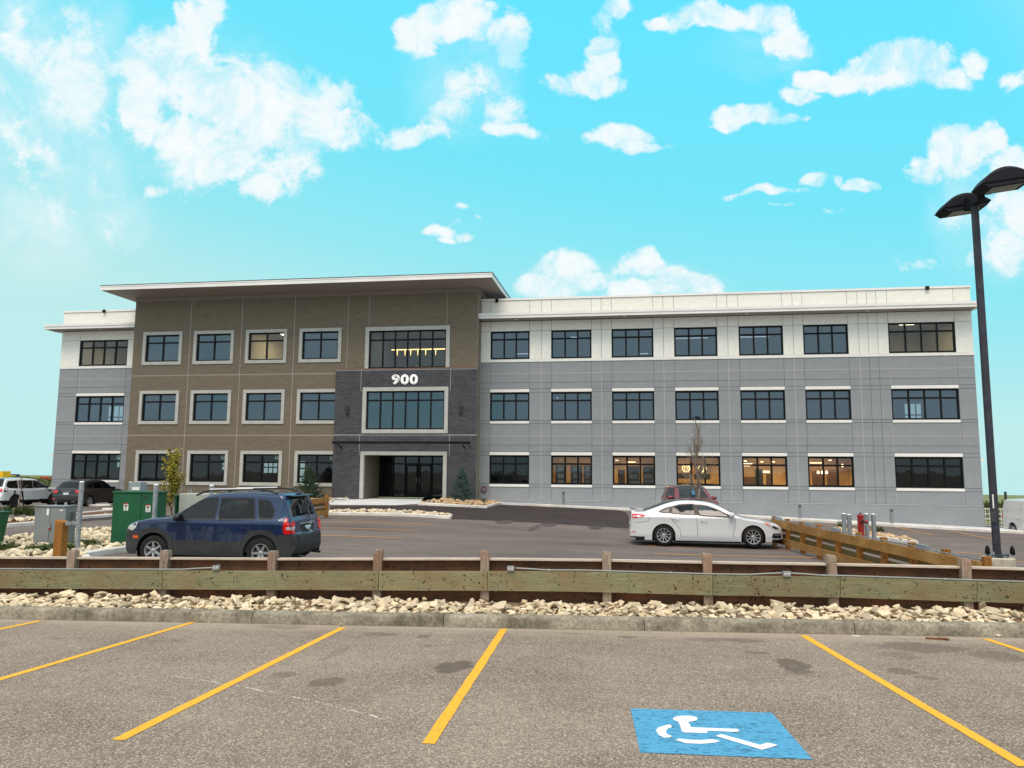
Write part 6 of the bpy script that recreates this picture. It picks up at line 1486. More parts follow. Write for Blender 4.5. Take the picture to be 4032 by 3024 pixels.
def catmull(pts, n=6):
    out = []; P_ = [pts[0]] + list(pts) + [pts[-1]]; idx = []
    for i in range(1, len(P_) - 2):
        p0, p1, p2, p3 = (Vector(P_[k]) for k in (i - 1, i, i + 1, i + 2)); idx.append(len(out))
        for j in range(n):
            t = j / n; h = 0.42
            m1 = (p2 - p0) * h; m2 = (p3 - p1) * h
            l = (p2 - p1).length; m1 = m1 * min(1, 1.2 * l / max(m1.length, 1e-6)) if m1.length > 1.2 * l else m1; m2 = m2 * min(1, 1.2 * l / max(m2.length, 1e-6)) if m2.length > 1.2 * l else m2
            out.append((2*t**3-3*t**2+1) * p1 + (t**3-2*t**2+t) * m1 + (-2*t**3+3*t**2) * p2 + (t**3-t**2) * m2)
    idx.append(len(out)); out.append(Vector(P_[-2])); return out, idx
class Car:
    def __init__(s, sp):
        s.sp = sp; s.S, s.idx = catmull(sp['sil'], sp.get('n', 6)); s.xf = max(p.x for p in s.S); s.xr = min(p.x for p in s.S); s.w0 = sp['W'] / 2
        s.rf = sp.get('rf', .08)
        s.topc = {}
        s.bands = [(min(a.y, b.y), max(a.y, b.y), a, b) for a, b in zip(s.S, s.S[1:])]
    def ztop(s, x):
        k = round(x, 4)
        if k in s.topc: return s.topc[k]
        best = -1
        for a, b in zip(s.S, s.S[1:]):
            if min(a.x, b.x) - 1e-6 <= x <= max(a.x, b.x) + 1e-6:
                t = (x - a.x) / (b.x - a.x) if abs(b.x - a.x) > 1e-6 else .5; best = max(best, a.y + (b.y - a.y) * t)
        if best < 0: best = s.S[0].y if x > 0 else s.S[-1].y
        s.topc[k] = best; return best
    def ends(s, z):
        hi, lo = None, None
        for l, h, a, b in s.bands:
            if l <= z <= h:
                t = (z - a.y) / (b.y - a.y) if abs(b.y - a.y) > 1e-6 else .5; x = a.x + (b.x - a.x) * t
                hi = x if hi is None else max(hi, x); lo = x if lo is None else min(lo, x)
        if hi is None: return (s.S[0].x, s.S[-1].x) if z < .6 else (0, 0)
        if hi < 0 and z < .5: hi = s.S[0].x
        if lo > 0 and z < .5: lo = s.S[-1].x
        return hi, lo
    def Wd(s, x, z, fillet=True):
        sp = s.sp; w = s.w0
        zb = sp['zb']
        if z > zb: w -= (z - zb) * sp['tumble'] + sp.get('shoulder', .03) * min(1, (z - zb) / .05)
        w -= .06 * max(0, (zb - .25 - z)) ** 1.5 * 1.2
        w -= sp.get('bulge', .015) * abs(math.sin((z - .35) * 5))
        for e, R, D in ((s.xf, sp.get('Rf', .55), sp.get('Df', .30)), (-s.xr, sp.get('Rr', .45), sp.get('Dr', .22))):
            xx = x if e == s.xf else -x; t = (xx - (e - R)) / R
            if t > 0: t = min(t, 1); w -= D * (1 - math.sqrt(max(0, 1 - t ** 2.2)))
        if fillet:
            d = s.ztop(x) - z; r = s.rf
            if d < r: w -= r * (1 - math.sqrt(max(0, 1 - ((r - max(d, 0)) / r) ** 2)))
        return max(w, .05)
    def zlow(s, x):
        sp = s.sp; z = sp['rocker']; 
        for xa in sp['axles']:
            if abs(x - xa) < sp['ar']: z = max(z, sp['wr'] + math.sqrt(max(0, sp['ar'] ** 2 - (x - xa) ** 2)))
        return z
    def side(s, x, z, off=0.0, sy=1):
        hi, lo = s.ends(z); xc = min(max(x, lo), hi)
        return Vector((xc, sy * (s.Wd(xc, z) + off), z))
    def endp(s, y, z, off, front):
        hi, lo = s.ends(z); x = hi if front else lo; w = s.Wd(x, z); c = s.sp.get('crown', .035) * (1 - min(1, abs(y) / w) ** 2)
        return Vector((x + (c + off) * (1 if front else -1), y, z))
    def build(s, root):
        sp = s.sp; cls = sp.get('cls'); body = {}; 
        def mbf(k): return body.setdefault(k, MB())
        # side skins
        xs = [s.xr + (s.xf - s.xr) * i / 150 for i in range(151)]
        for xa in sp['axles']: xs += [xa - sp['ar'], xa + sp['ar'], xa - sp['ar'] + .004, xa + sp['ar'] - .004]
        xs = sorted(xs); NR = 34
        for sy in (1, -1):
            g_ = []
            for x in xs:
                zl, zt = s.zlow(x), s.ztop(x); zl = min(zl, zt - .01); colm = []
                for j in range(NR + 1):
                    f = j / NR; f = 1 - (1 - f) ** 1.35; z = zl + (zt - zl) * f; colm.append(s.side(x, z, 0, sy))
                g_.append(colm)
            for i in range(len(xs) - 1):
                for j in range(NR):
                    q = (g_[i][j], g_[i + 1][j], g_[i + 1][j + 1], g_[i][j + 1]); c = (q[0] + q[1] + q[2] + q[3]) / 4
                    if any(inpoly(c.x, c.z, w['poly']) for w in sp['wins']): continue
                    k = cls(c.x, c.z) if cls else 'body'
                    mbf(k).add(list(q) if sy == 1 else list(q)[::-1], [(0, 1, 2, 3)])
        # skin over the top: bonnet, screens, roof, tail
        NY = 14; rows = []
        for i, p in enumerate(s.S):
            a, b = s.S[max(0, i - 1)], s.S[min(len(s.S) - 1, i + 1)]; t = (b - a).normalized(); n = Vector((t.y, -t.x)) if True else t
            if n.dot(p - Vector((0, .6))) < 0: n = -n
            w = s.Wd(p.x, p.y); r = []
            for j in range(NY + 1):
                y = w * (1 - 2 * j / NY); c = sp.get('crown', .035) * (1 - (y / w) ** 2); r.append(Vector((p.x + n.x * c, y, p.y + n.y * c)))
            rows.append(r)
        gl = [(s.idx[a], s.idx[b], nm) for a, b, nm in sp['screens']]
        for i in range(len(rows) - 1):
            key = None
            for a, b, nm in gl:
                if a <= i < b: key = nm
            for j in range(NY):
                q = [rows[i][j], rows[i][j + 1], rows[i + 1][j + 1], rows[i + 1][j]]; c = (q[0] + q[2]) / 2
                k = key if key and (1 <= j < NY - 1 or key == 'roof_panel') else ('pillar' if key else (cls(c.x, c.z) if cls else 'body'))
                mbf(k).add(q, [(0, 1, 2, 3)])
        mats = {'body': sp['paint'], 'cladding': M['clad'], 'windscreen': M['car_glass'], 'rear_screen': sp.get('rg', M['dark_glass']), 'roof_panel': M['blk_gloss'], 'pillar': sp.get('pillar', M['black_trim']), 'lower_trim': M['black_trim']}
        for k, mb in body.items():
            o = mb.build(k, mats[k], root, smooth=True, angle=38)
            b = bmesh.new(); b.from_mesh(o.data); bmesh.ops.remove_doubles(b, verts=b.verts, dist=.0008); bmesh.ops.recalc_face_normals(b, faces=b.faces); b.to_mesh(o.data); b.free()
        # side glass and its dark surround
        for w in sp['wins']:
            for sy in (1, -1):
                g_ = s.drape(w['poly'], -.004, sy, 3); o = g_.build('side_window', M[w.get('m', 'car_glass')], root, smooth=True)
                fr = MB(); pl = w['poly']; n = len(pl); fine = []
                for a, b in zip(pl, pl[1:] + pl[:1]):
                    L = math.hypot(b[0] - a[0], b[1] - a[1]); k = max(1, int(L / .08)); fine += [(a[0] + (b[0] - a[0]) * i / k, a[1] + (b[1] - a[1]) * i / k) for i in range(k)]
                cx, cz = sum(p[0] for p in pl) / n, sum(p[1] for p in pl) / n
                inn, out = [], []
                m = len(fine)
                area_ = sum(fine[i][0] * fine[(i + 1) % m][1] - fine[(i + 1) % m][0] * fine[i][1] for i in range(m))
                for i in range(m):
                    a, b = fine[i - 1], fine[(i + 1) % m]; d = Vector((b[0] - a[0], b[1] - a[1])).normalized(); nn = Vector((d.y, -d.x)) * (1 if area_ > 0 else -1)
                    inn.append(s.side(fine[i][0] - nn.x * .010, fine[i][1] - nn.y * .010, .004, sy)); out.append(s.side(fine[i][0] + nn.x * .026, min(fine[i][1] + nn.y * .026, s.ztop(fine[i][0]) - .01), .004, sy))
                fr.add(inn + out, [(i, (i + 1) % m, m + (i + 1) % m, m + i) for i in range(m)]); fr.build('window_surround', sp.get('surround', M['black_trim']), o)
        # draped panels and lamps
        for nm, poly, m, off in sp.get('side_parts', ()):
            for sy in (1, -1): s.drape(poly, off, sy, 3).build(nm, m, root, smooth=True)
        for nm, poly, m, off, front in sp.get('end_parts', ()):
            mb = MB(); s.mesh_poly(mb, poly, lambda a, b: s.endp(a, b, off, front), 2); mb.build(nm, m, root, smooth=True)
        for ln in sp.get('seams', ()):
            for sy in (1, -1):
                mb = MB(); pts = []
                for a, b in zip(ln, ln[1:]):
                    k = max(2, int(math.hypot(b[0] - a[0], b[1] - a[1]) / .06)); pts += [(a[0] + (b[0] - a[0]) * i / k, a[1] + (b[1] - a[1]) * i / k) for i in range(k)]
                pts.append(ln[-1]); L_ = []
                for i, p in enumerate(pts):
                    a, b = pts[max(0, i - 1)], pts[min(len(pts) - 1, i + 1)]; d = Vector((b[0] - a[0], b[1] - a[1])).normalized() * .005
                    L_ += [s.side(p[0] - d.y, p[1] + d.x, .0018, sy), s.side(p[0] + d.y, p[1] - d.x, .0018, sy)]
                mb.add(L_, [(2 * i, 2 * i + 1, 2 * i + 3, 2 * i + 2) for i in range(len(pts) - 1)]); mb.build('door_gap', M['seam'], root)
        for (x, z) in sp.get('handles', ()):
            for sy in (1, -1):
                c = s.side(x, z, .0, sy); mb = MB(); mb.tube([s.side(x - .10, z, .0, sy), s.side(x - .085, z, .035, sy), s.side(x + .085, z, .035, sy), s.side(x + .10, z, .0, sy)], .015, 8); mb.build('door_handle', sp.get('handle_m', sp['paint']), root, smooth=True)
        mx, mz = sp['mirror']
        for sy in (1, -1):
            c = s.side(mx, mz, 0, sy); mb = MB(); N_ = 12
            for k in range(1): mb.lathe([(0, -.045), (.07, -.04), (.09, -.0), (.075, .06), (.03, .1), (0, .105)], 14, (0, 0, 0), 'X')
            mb.v = [(v[0] * 1.25, v[1] * 1.5, v[2] * 1.05) for v in mb.v]
            o = mb.build('wing_mirror', sp.get('mirror_m', sp['paint']), root, loc=c + Vector((.02, sy * .13, .03)), smooth=True)
            mb = MB(); mb.tube([(0, -sy * .14, -.03), (0, 0, 0)], .02, 6); mb.build('mirror_arm', M['black_trim'], o)
        # wheels, wells, floor, seats
        for xa in sp['axles']:
            for sy in (1, -1):
                yo = s.w0 - sp.get('inset', .035); s.wheel(root, xa, yo * sy, sy)
                mb = MB(); r = sp['ar'] + .012; N_ = 22; vv = []
                for k in range(N_ + 1):
                    a = PI * (-.18 + 1.36 * k / N_); vv += [(xa + r * math.cos(a), sy * .50, sp['wr'] + r * math.sin(a)), (xa + r * math.cos(a), sy * (s.w0 - .03 if abs(math.cos(a)) < .8 else s.w0 - .06), sp['wr'] + r * math.sin(a))]
                ff = [(2 * k, 2 * k + 1, 2 * k + 3, 2 * k + 2) for k in range(N_)]; mb.add(vv, ff); mb.add([(xa - r, sy * .5, .2), (xa + r, sy * .5, .2), (xa + r, sy * .5, sp['wr'] + r), (xa - r, sy * .5, sp['wr'] + r)], [(0, 1, 2, 3)])
                mb.build('wheel_arch_liner', M['well'], root)
        mb = MB(); w = s.w0 - .12; a0, a1 = min(sp['axles']), max(sp['axles'])
        mb.box(s.xr + .2, s.xf - .25, -.5, .5, sp['rocker'] - .05, sp['rocker'] + .06); mb.box(a0 + sp['ar'], a1 - sp['ar'], -w, w, sp['rocker'] - .051, sp['rocker'] + .08); mb.build('floor_pan', M['well'], root)
        c0, c1 = sp['cabin']; zi = sp['zb'] - .12
        mb = MB(); mb.box(c0, c1 + .25, -w + .03, w - .03, sp['rocker'] + .1, zi - .25); mb.box(c1 - .15, c1 + .2, -w + .1, w - .1, zi - .25, zi + .06); mb.build('cabin_floor', M['seat'], root)
        for sy in (1, -1):
            mb = MB(); pts = [c0 - .1 + (c1 + .45 - c0 + .1) * i / 8 for i in range(9)]
            vv = []
            for x in pts:
                for z in (sp['rocker'] + .1, sp['zb'] + sp.get('lin', .02)): vv.append(s.side(x, z, -.06, sy))
            mb.add(vv, [(2 * i, 2 * i + 1, 2 * i + 3, 2 * i + 2) for i in range(8)]); mb.build('door_lining', M['seat'], root)
        for xs_, sc_ in ((c1 - .85, .0), (c1 - 1.75, .0)):
            if xs_ < c0 + .2: continue
            for y in (-.38, .38):
                mb = MB(); mb.bar((xs_ + .0, y, zi - .3), (xs_ - .18, y, zi + .22), .46, .14, up=(1, 0, .3)); mb.bar((xs_ - .20, y, zi + .27), (xs_ - .23, y, zi + .43), .24, .09, up=(1, 0, .2)); mb.build('seat', M['seat_tan'], root, bevel=.03, smooth=True)
        mb = MB(); sw = [(c1 - .42 + .02 * math.sin(a), .38 + .18 * math.cos(a), zi + .08 + .17 * math.sin(a)) for a in [2 * PI * i / 20 for i in range(21)]]; mb.tube(sw, .015, 6, False); mb.build('steering_wheel', M['seat'], root, smooth=True)
    def mesh_poly(s, mb, poly, fn, cuts):
        b = bmesh.new(); vs_ = [b.verts.new((p[0], p[1], 0)) for p in poly]; b.faces.new(vs_); bmesh.ops.triangulate(b, faces=b.faces)
        for _ in range(cuts): bmesh.ops.subdivide_edges(b, edges=b.edges, cuts=1)
        bmesh.ops.triangulate(b, faces=b.faces); b.verts.index_update(); mb.add([fn(v.co.x, v.co.y) for v in b.verts], [tuple(v.index for v in f.verts) for f in b.faces]); b.free()
    def drape(s, poly, off, sy, cuts): mb = MB(); s.mesh_poly(mb, poly, lambda a, b: s.side(a, b, off, sy), cuts); return mb
    def wheel(s, root, x, y, sy):
        sp = s.sp; R = sp['wr']; r = sp['rim']; wd = .22; t = bpy.data.objects.new('wheel', None); col.objects.link(t); t.parent = root; t.location = (x, y, R); t.rotation_euler = (0, sp.get('roll', .3) + x, PI if sy < 0 else 0)
        k = 'tyre%s' % sp['id']
        if k not in s.topc:
            mb = MB(); mb.lathe([(r, -wd), (R - .05, -wd - .01), (R - .012, -wd + .03), (R, -wd + .06), (R, -.05), (R - .010, -.022), (R - .05, .003), (r + .012, .0), (r, -.015)], 40, axis='Y'); s.topc[k] = mb.build('tyre', M['tyre'], t, smooth=True)
            mb = MB(); mb.lathe([(r, -wd), (r, -.012), (r - .006, -.002), (r - .022, -.006), (r - .03, -.03), (r - .035, -wd + .02)], 40, axis='Y'); n = sp['spokes']
            for i in range(n):
                a = 2 * PI * i / n
                def pt(rad, da, y_): return (rad * math.cos(a + da), y_, rad * math.sin(a + da))
                w1, w2 = sp['sw']; pr = [(.045, w1 * .045 ** -1 * .9 if False else w1 / .05, -.03), (r * .5, (w1 + w2) / 2 / (r * .5), -.018), (r - .018, w2 / r, -.008)]
                vv = []
                for rad, da, y_ in pr: vv += [pt(rad, -da / 2, y_), pt(rad, da / 2, y_), pt(rad, da / 2, y_ - .04), pt(rad, -da / 2, y_ - .04)]
                mb.add(vv, [(q * 4 + e, q * 4 + (e + 1) % 4, (q + 1) * 4 + (e + 1) % 4, (q + 1) * 4 + e) for q in range(2) for e in range(4)])
            mb.lathe([(0, -.012), (.03, -.014), (.05, -.022), (.06, -.05)], 16, axis='Y')
            s.topc[k + 'r'] = mb.build('rim', sp.get('rim_m', M['rim']), t, smooth=True, angle=35)
            mb = MB(); mb.lathe([(0, -.07), (r * .62, -.07), (r * .62, -.085), (r - .02, -.13), (r - .03, -.16)], 30, axis='Y'); s.topc[k + 'd'] = mb.build('brake_disc', M['rim_dark'] if sp.get('disc', 1) else M['well'], t, smooth=True)
        else:
            for q in ('', 'r', 'd'): o = s.topc[k + q].copy(); col.objects.link(o); o.parent = t
def vehicle(name, label, cat, sp, loc, heading):
    t = thing(name, label, cat, loc, heading); c = Car(sp); c.build(t); return t, c
def ground_z(x, y): return G(x, y)

# --- blue SUV with grey cladding, facing left
P_blue = carpaint('dark_blue_paint', rgb(4,38,80), .05, .25, .32)
def cls_tuc(x, z):
    for xa in (1.32, -1.31):
        d = math.hypot(x - xa, z - .345)
        if d < .53 and z > .2: return 'cladding'
    if z < .60: return 'cladding'
    if x > 1.62 and z < .78: return 'cladding'
    if x < -1.72 and z < .76: return 'cladding'
    return 'body'
tuc = dict(id='a', W=1.76, sil=[(2.02,.30),(2.14,.42),(2.17,.58),(2.13,.76),(2.03,.90),(1.82,.99),(1.40,1.07),(.95,1.13),(.18,1.575),(-.10,1.64),(-.80,1.675),(-1.45,1.655),(-1.74,1.605),(-1.93,1.14),(-1.99,1.02),(-2.02,.80),(-2.08,.72),(-2.09,.50),(-2.02,.33)],
  zb=1.05, tumble=.30, rocker=.26, axles=(1.32, -1.31), wr=.345, ar=.41, rim=.215, spokes=6, sw=(.065, .045), paint=P_blue, cls=cls_tuc, screens=[(7, 8, 'windscreen'), (12, 13, 'rear_screen')], pillar=P_blue, inset=.03,
  wins=[dict(poly=[(.98-.17,1.10),(.50,1.36),(.16,1.52),(.0,1.535),(-.14,1.54),(-.14,1.08),(.6,1.075)]), dict(poly=[(-.26,1.535),(-1.02,1.535),(-1.12,1.10),(-.26,1.08)], m='dark_glass'), dict(poly=[(-1.16,1.525),(-1.42,1.48),(-1.55,1.30),(-1.56,1.16),(-1.50,1.12),(-1.25,1.11)], m='dark_glass')],
  seams=[[(.86,1.05),(.84,.62),(.80,.33)], [(-.20,1.06),(-.20,.32)], [(-1.12,1.08),(-1.08,.86),(-.90,.76),(-.84,.5)], [(-1.73,1.56),(-1.96,1.06),(-1.93,.76)], [(.90,1.07),(1.5,1.02),(1.86,.93)], [(-.98+.0-.58,.98),(-1.62,.92),(-1.60,.84),(-1.5,.82),(-1.44,.90),(-1.48,.97),(-1.56,.98)]],
  handles=[(.10,.90),(-.98+.03,.90)], mirror=(.62,1.08), mirror_m=M['black_trim'], cabin=(-1.9, .7),
  side_parts=[('headlight', [(1.72,.985),(1.95,.90),(2.02,.83),(1.86,.79),(1.76,.86)], M['lens_white'], .004), ('marker_light', [(1.70,.68),(1.84,.68),(1.84,.62),(1.70,.62)], M['amber'], .006),
     ('tail_light', [(-1.86,1.13),(-1.93,1.12),(-2.03,1.04),(-2.06,.94),(-2.06,.78),(-1.86,.77),(-1.83,.90)], M['tail_red'], .006), ('reversing_light', [(-1.90,.93),(-2.04,.94),(-2.04,.86),(-1.90,.87)], M['lens_white'], .009)],
  end_parts=[('tail_light', [(.62,1.06),(.80,1.02),(.80,.78),(.66,.78)], M['tail_red'], .006, False), ('tail_light', [(-.62,1.06),(-.80,1.02),(-.80,.78),(-.66,.78)], M['tail_red'], .006, False), ('plate_recess', [(-.34,.98),(.34,.98),(.30,.76),(-.30,.76)], M['black_trim'], .004, False), ('licence_plate', [(-.15,.93),(.15,.93),(.15,.79),(-.15,.79)], M['plate'], .010, False),
     ('chrome_strip', [(-.42,1.00),(.42,1.00),(.42,.975),(-.42,.975)], M['rim'], .012, False), ('reversing_light', [(.64,.94),(.80,.93),(.80,.86),(.65,.87)], M['lens_white'], .009, False)])
wheel_r = atD(1022, 2179, 16.75); 
tz = G(-8.5, 17) ; tloc = (wheel_r.x - 1.31, wheel_r.y + .87, wheel_r.z - .345)
SUV, cT = vehicle('blue_suv', 'dark blue SUV with grey lower cladding parked facing left beside the green cabinet', 'car', tuc, tloc, PI)
for s_ in (1, -1):
    mb = MB(); mb.tube([(.45, s_ * .60, 1.60), (.25, s_ * .60, 1.69), (-.1, s_ * .605, 1.735), (-1.0, s_ * .605, 1.755), (-1.35, s_ * .60, 1.73), (-1.55, s_ * .60, 1.66)], .022, 8); rr_ = mb.build('roof_rail', M['black_trim'], SUV, smooth=True)
    mb = MB(); mb.tube([(.12, s_ * .605, 1.737), (-.95, s_ * .605, 1.766)], .021, 8); mb.build('silver_bar', mat('silver_rail', rgb(206,206,208), .4), rr_, smooth=True)
mb = MB(); mb.tube([(-1.70, 0, 1.62), (-1.82, 0, 1.68), (-1.90, 0, 1.66)], [.02, .04, .01], 6); mb.build('roof_spoiler', P_blue, SUV, smooth=True)
mb = MB(); mb.prism([(-1.62, 1.635), (-1.88, 1.625), (-1.90, 1.60), (-1.62, 1.61)], -.56, .56); mb.build('roof_spoiler', P_blue, SUV, bevel=.008)
mb = MB(); mb.tube([(-2.02, .05, 1.22), (-2.00, -.25, 1.24), (-1.99, -.42, 1.26)], [.022, .012, .008], 6); mb.build('rear_wiper', M['black_trim'], SUV, smooth=True)
mb = MB(); mb.tube([(-1.95, -.35, .30), (-2.22, -.35, .28)], .03, 10); mb.build('tow_hitch', M['black_trim'], SUV, smooth=True)
mb = MB(); mb.tube([(-1.9, .45, .27), (-2.14, .45, .26)], .028, 10); mb.build('exhaust_pipe', M['rim_dark'], SUV, smooth=True)
mb = MB(); mb.box(-2.13, -2.128, -.11, -.03, .83, .88); mb.box(-2.13, -2.128, .0, .10, .83, .88); mb.build('plate_letters', M['plate_txt'], SUV, kind='stuff')
e_ = MB(); e_.tube([(-2.115 + .0, .07 * math.cos(a), .99 + .03 * math.sin(a)) for a in [2 * PI * i / 16 for i in range(17)]], .005, 5, False); e_.bar((-2.115, .04, .965), (-2.115, .02, 1.015), .01, .01); e_.bar((-2.115, -.04, 1.015), (-2.115, -.02, .965), .01, .01); e_.bar((-2.115, .03, .99), (-2.115, -.03, .99), .01, .01); e_.build('emblem', M['rim'], SUV)

# --- white sedan facing right
P_white = carpaint('pearl_white_paint', rgb(212,214,217), .02, .05, .34)
son = dict(id='b', lin=.07, disc=0, W=1.865, sil=[(2.20,.20),(2.36,.28),(2.40,.44),(2.36,.60),(2.22,.71),(1.95,.79),(1.55,.87),(1.08,.945),(.40,1.29),(.05,1.405),(-.45,1.455),(-.95,1.43),(-1.35,1.325),(-2.00,1.085),(-2.25,1.065),(-2.43,1.085),(-2.40,.95),(-2.40,.78),(-2.46,.66),(-2.47,.46),(-2.40,.30),(-2.28,.24)],
  zb=.93, tumble=.42, shoulder=.045, rocker=.18, axles=(1.43, -1.375), wr=.335, ar=.375, rim=.232, spokes=10, sw=(.030, .026), rim_m=M['rim'], paint=P_white, screens=[(7, 8, 'windscreen'), (8, 12, 'roof_panel'), (12, 13, 'rear_screen')], pillar=M['blk_gloss'], Rf=.75, Df=.42, Rr=.6, Dr=.30, inset=.03, rf=.07,
  cls=lambda x, z: 'lower_trim' if z < .27 and (x > 2.0 or x < -2.0) else 'body',
  wins=[dict(poly=[(-.28,1.31),(.02,1.275),(.30,1.18),(.60,1.04),(.80,.955),(.2,.975),(-.20,.985),(-.25,1.10)]), dict(poly=[(-1.10,1.235),(-.84,1.305),(-.42,1.33),(-.37,1.01),(-1.10,1.045)], m='dark_glass'), dict(poly=[(-1.16,1.235),(-1.20,1.055),(-1.52,1.085),(-1.34,1.17)], m='dark_glass')],
  seams=[[(-.31,1.0),(-.32,.80),(-.30,.32)], [(.90,.93),(.86,.60),(.80,.40),(.84,.30)], [(-1.18,1.03),(-1.15,.90),(-.86,.55),(-.84,.32)], [(-.86,.30),(.82,.27)], [(1.08,.93),(1.6,.86),(2.0,.77)], [(-1.8,.97),(-1.86,.78),(-2.3,.72)]],
  handles=[(.02-.12,.82),(-.99,.86)], mirror=(.72,.99), cabin=(-1.5, .6),
  side_parts=[('black_pillar', [(-.43,1.335),(-.27,1.325),(-.245,1.1),(-.195,.98),(-.375,1.0)], M['black_trim'], .002), ('black_pillar', [(-1.17,1.245),(-1.09,1.25),(-1.09,1.04),(-1.21,1.05)], M['black_trim'], .002), ('tail_light', [(-1.92,.98),(-2.20,1.01),(-2.38,1.00),(-2.42,.90),(-2.30,.86),(-2.05,.92)], M['tail_red'], .006), ('white_lens', [(-2.22,.965),(-2.36,.965),(-2.36,.91),(-2.28,.90)], M['lens_white'], .010),
     ('headlight', [(1.75,.80),(2.02,.74),(2.20,.66),(2.26,.58),(2.10,.575),(1.96,.65)], M['lens_white'], .005), ('headlight_amber', [(1.76,.798),(1.90,.765),(1.96,.68),(1.86,.72)], M['amber'], .008), ('dark_headlight_insert', [(2.04,.70),(2.18,.64),(2.23,.585),(2.12,.59),(2.02,.65)], M['black_trim'], .008),
     ('air_intake', [(2.05,.46),(2.32,.45),(2.34,.30),(2.06,.30),(2.00,.34)], M['black_trim'], .006), ('fog_strip', [(2.08,.42),(2.32,.41),(2.32,.39),(2.08,.40)], M['rim'], .010), ('rear_reflector', [(-2.28,.44),(-2.40,.44),(-2.40,.415),(-2.28,.415)], M['tail_red'], .006), ('side_skirt', [(-.95,.30),(.98,.27),(.98,.235),(-.95,.235)], P_white, .014)],
  end_parts=[('grille', [(-.45,.62),(.45,.62),(.5,.40),(-.5,.40)], M['black_trim'], .006, True), ('licence_plate', [(-.2,.88),(.2,.88),(.2,.76),(-.2,.76)], M['plate'], .006, False)])
wr_ = atD(2614.5, 2148.5, 24.3); wf_ = atD(2968, 2157.5, 23.87)
hd_ = math.atan2(wf_.y - wr_.y, wf_.x - wr_.x)
cx = Vector((math.cos(hd_), math.sin(hd_), 0)); cn = Vector((-math.sin(hd_), math.cos(hd_), 0)); o_ = Vector((wr_.x, wr_.y, 0)) + cx * 1.375 + cn * (.9325 - .03)
SED, cS = vehicle('white_sedan', 'white four-door sedan with a black roof parked facing right in the lower lot', 'car', son, (o_.x, o_.y, (wr_.z + wf_.z) / 2), hd_)
mb = MB(); mb.prism([(-2.18, 1.085), (-2.46, 1.145), (-2.47, 1.12), (-2.40, 1.06)], -.62, .62); mb.build('boot_spoiler', P_white, SED, bevel=.008, smooth=True)
mb = MB(); mb.lathe([(.03, 0), (.045, 0), (.045, .12), (.03, .12)], 12, (-2.46, -.62, .28), 'X'); mb.build('exhaust_tip', M['rim'], SED, smooth=True)
mb = MB(); mb.tube([(1.02, .5, .99), (.98, .1, 1.0), (1.0, -.3, 1.0)], .012, 6); mb.build('wiper', M['black_trim'], SED)

# --- white SUV at far left, nose to the building
P_w2 = carpaint('white_suv_paint', rgb(226,230,232), .02, .05, .32)
rr = dict(id='c', W=2.0, sil=[(2.28,.32),(2.40,.50),(2.42,.72),(2.36,.92),(2.20,1.04),(1.60,1.13),(1.15,1.17),(.35,1.62),(.05,1.70),(-.9,1.75),(-1.75,1.72),(-1.98,1.68),(-2.22,1.25),(-2.30,1.10),(-2.32,.80),(-2.40,.70),(-2.40,.45),(-2.3,.35)],
  zb=1.10, tumble=.30, shoulder=.04, rocker=.34, axles=(1.50, -1.42), wr=.385, ar=.435, rim=.275, spokes=10, sw=(.03, .035), rim_m=M['rim_dark'], paint=P_w2, screens=[(6, 7, 'windscreen'), (7, 11, 'roof_panel'), (11, 12, 'rear_screen')], pillar=M['blk_gloss'], Rf=.6, Df=.3, Rr=.35, Dr=.16,
  cls=lambda x, z: 'lower_trim' if z < .46 else 'body',
  wins=[dict(poly=[(.98,1.17),(.32,1.56),(-.05,1.60),(-.05,1.14)], m='dark_glass'), dict(poly=[(-.12,1.60),(-1.10,1.60),(-1.14,1.15),(-.12,1.14)], m='dark_glass'), dict(poly=[(-1.2,1.60),(-1.86,1.56),(-2.02,1.30),(-1.9,1.20),(-1.24,1.15)], m='dark_glass')],
  seams=[[(-.08,1.12),(-.08,.42)], [(1.02,1.12),(.98,.42)], [(-1.16,1.12),(-1.12,.9),(-.96,.75),(-.94,.45)]], handles=[(.15,1.0),(-.85,1.0)], mirror=(.82,1.18), mirror_m=M['black_trim'], cabin=(-1.9, .8),
  side_parts=[('tail_light', [(-1.95,1.16),(-2.34,1.16),(-2.34,.96),(-2.05,.98)], mat('smoked_tail_lamp', rgb(70,20,22), .2), .006), ('side_vent', [(1.08,1.04),(1.32,1.0),(1.28,.92),(1.05,.9)], M['black_trim'], .006)],
  end_parts=[('tail_light', [(.55,1.16),(.9,1.16),(.9,.96),(.6,.98)], M['tail_red'], .006, False), ('tail_light', [(-.55,1.16),(-.9,1.16),(-.9,.96),(-.6,.98)], M['tail_red'], .006, False), ('red_reflector', [(.6,.60),(.85,.60),(.85,.55),(.6,.55)], M['tail_red'], .006, False), ('red_reflector', [(-.6,.60),(-.85,.60),(-.85,.55),(-.6,.55)], M['tail_red'], .006, False), ('licence_plate', [(-.26,.98),(.26,.98),(.26,.84),(-.26,.84)], M['plate'], .006, False)])
D_ = 45.0; w1 = atD(57, 1984, D_); h_ = math.radians(88); cx = Vector((math.cos(h_), math.sin(h_), 0)); cn = Vector((math.sin(h_), -math.cos(h_), 0)); o_ = Vector((w1.x, w1.y, 0)) + cx * 1.42 - cn * .96
vehicle('white_suv', 'white SUV with a black roof parked nose-in at the far left of the building', 'car', rr, (o_.x, o_.y, atD(57, 1999, D_).z), h_)
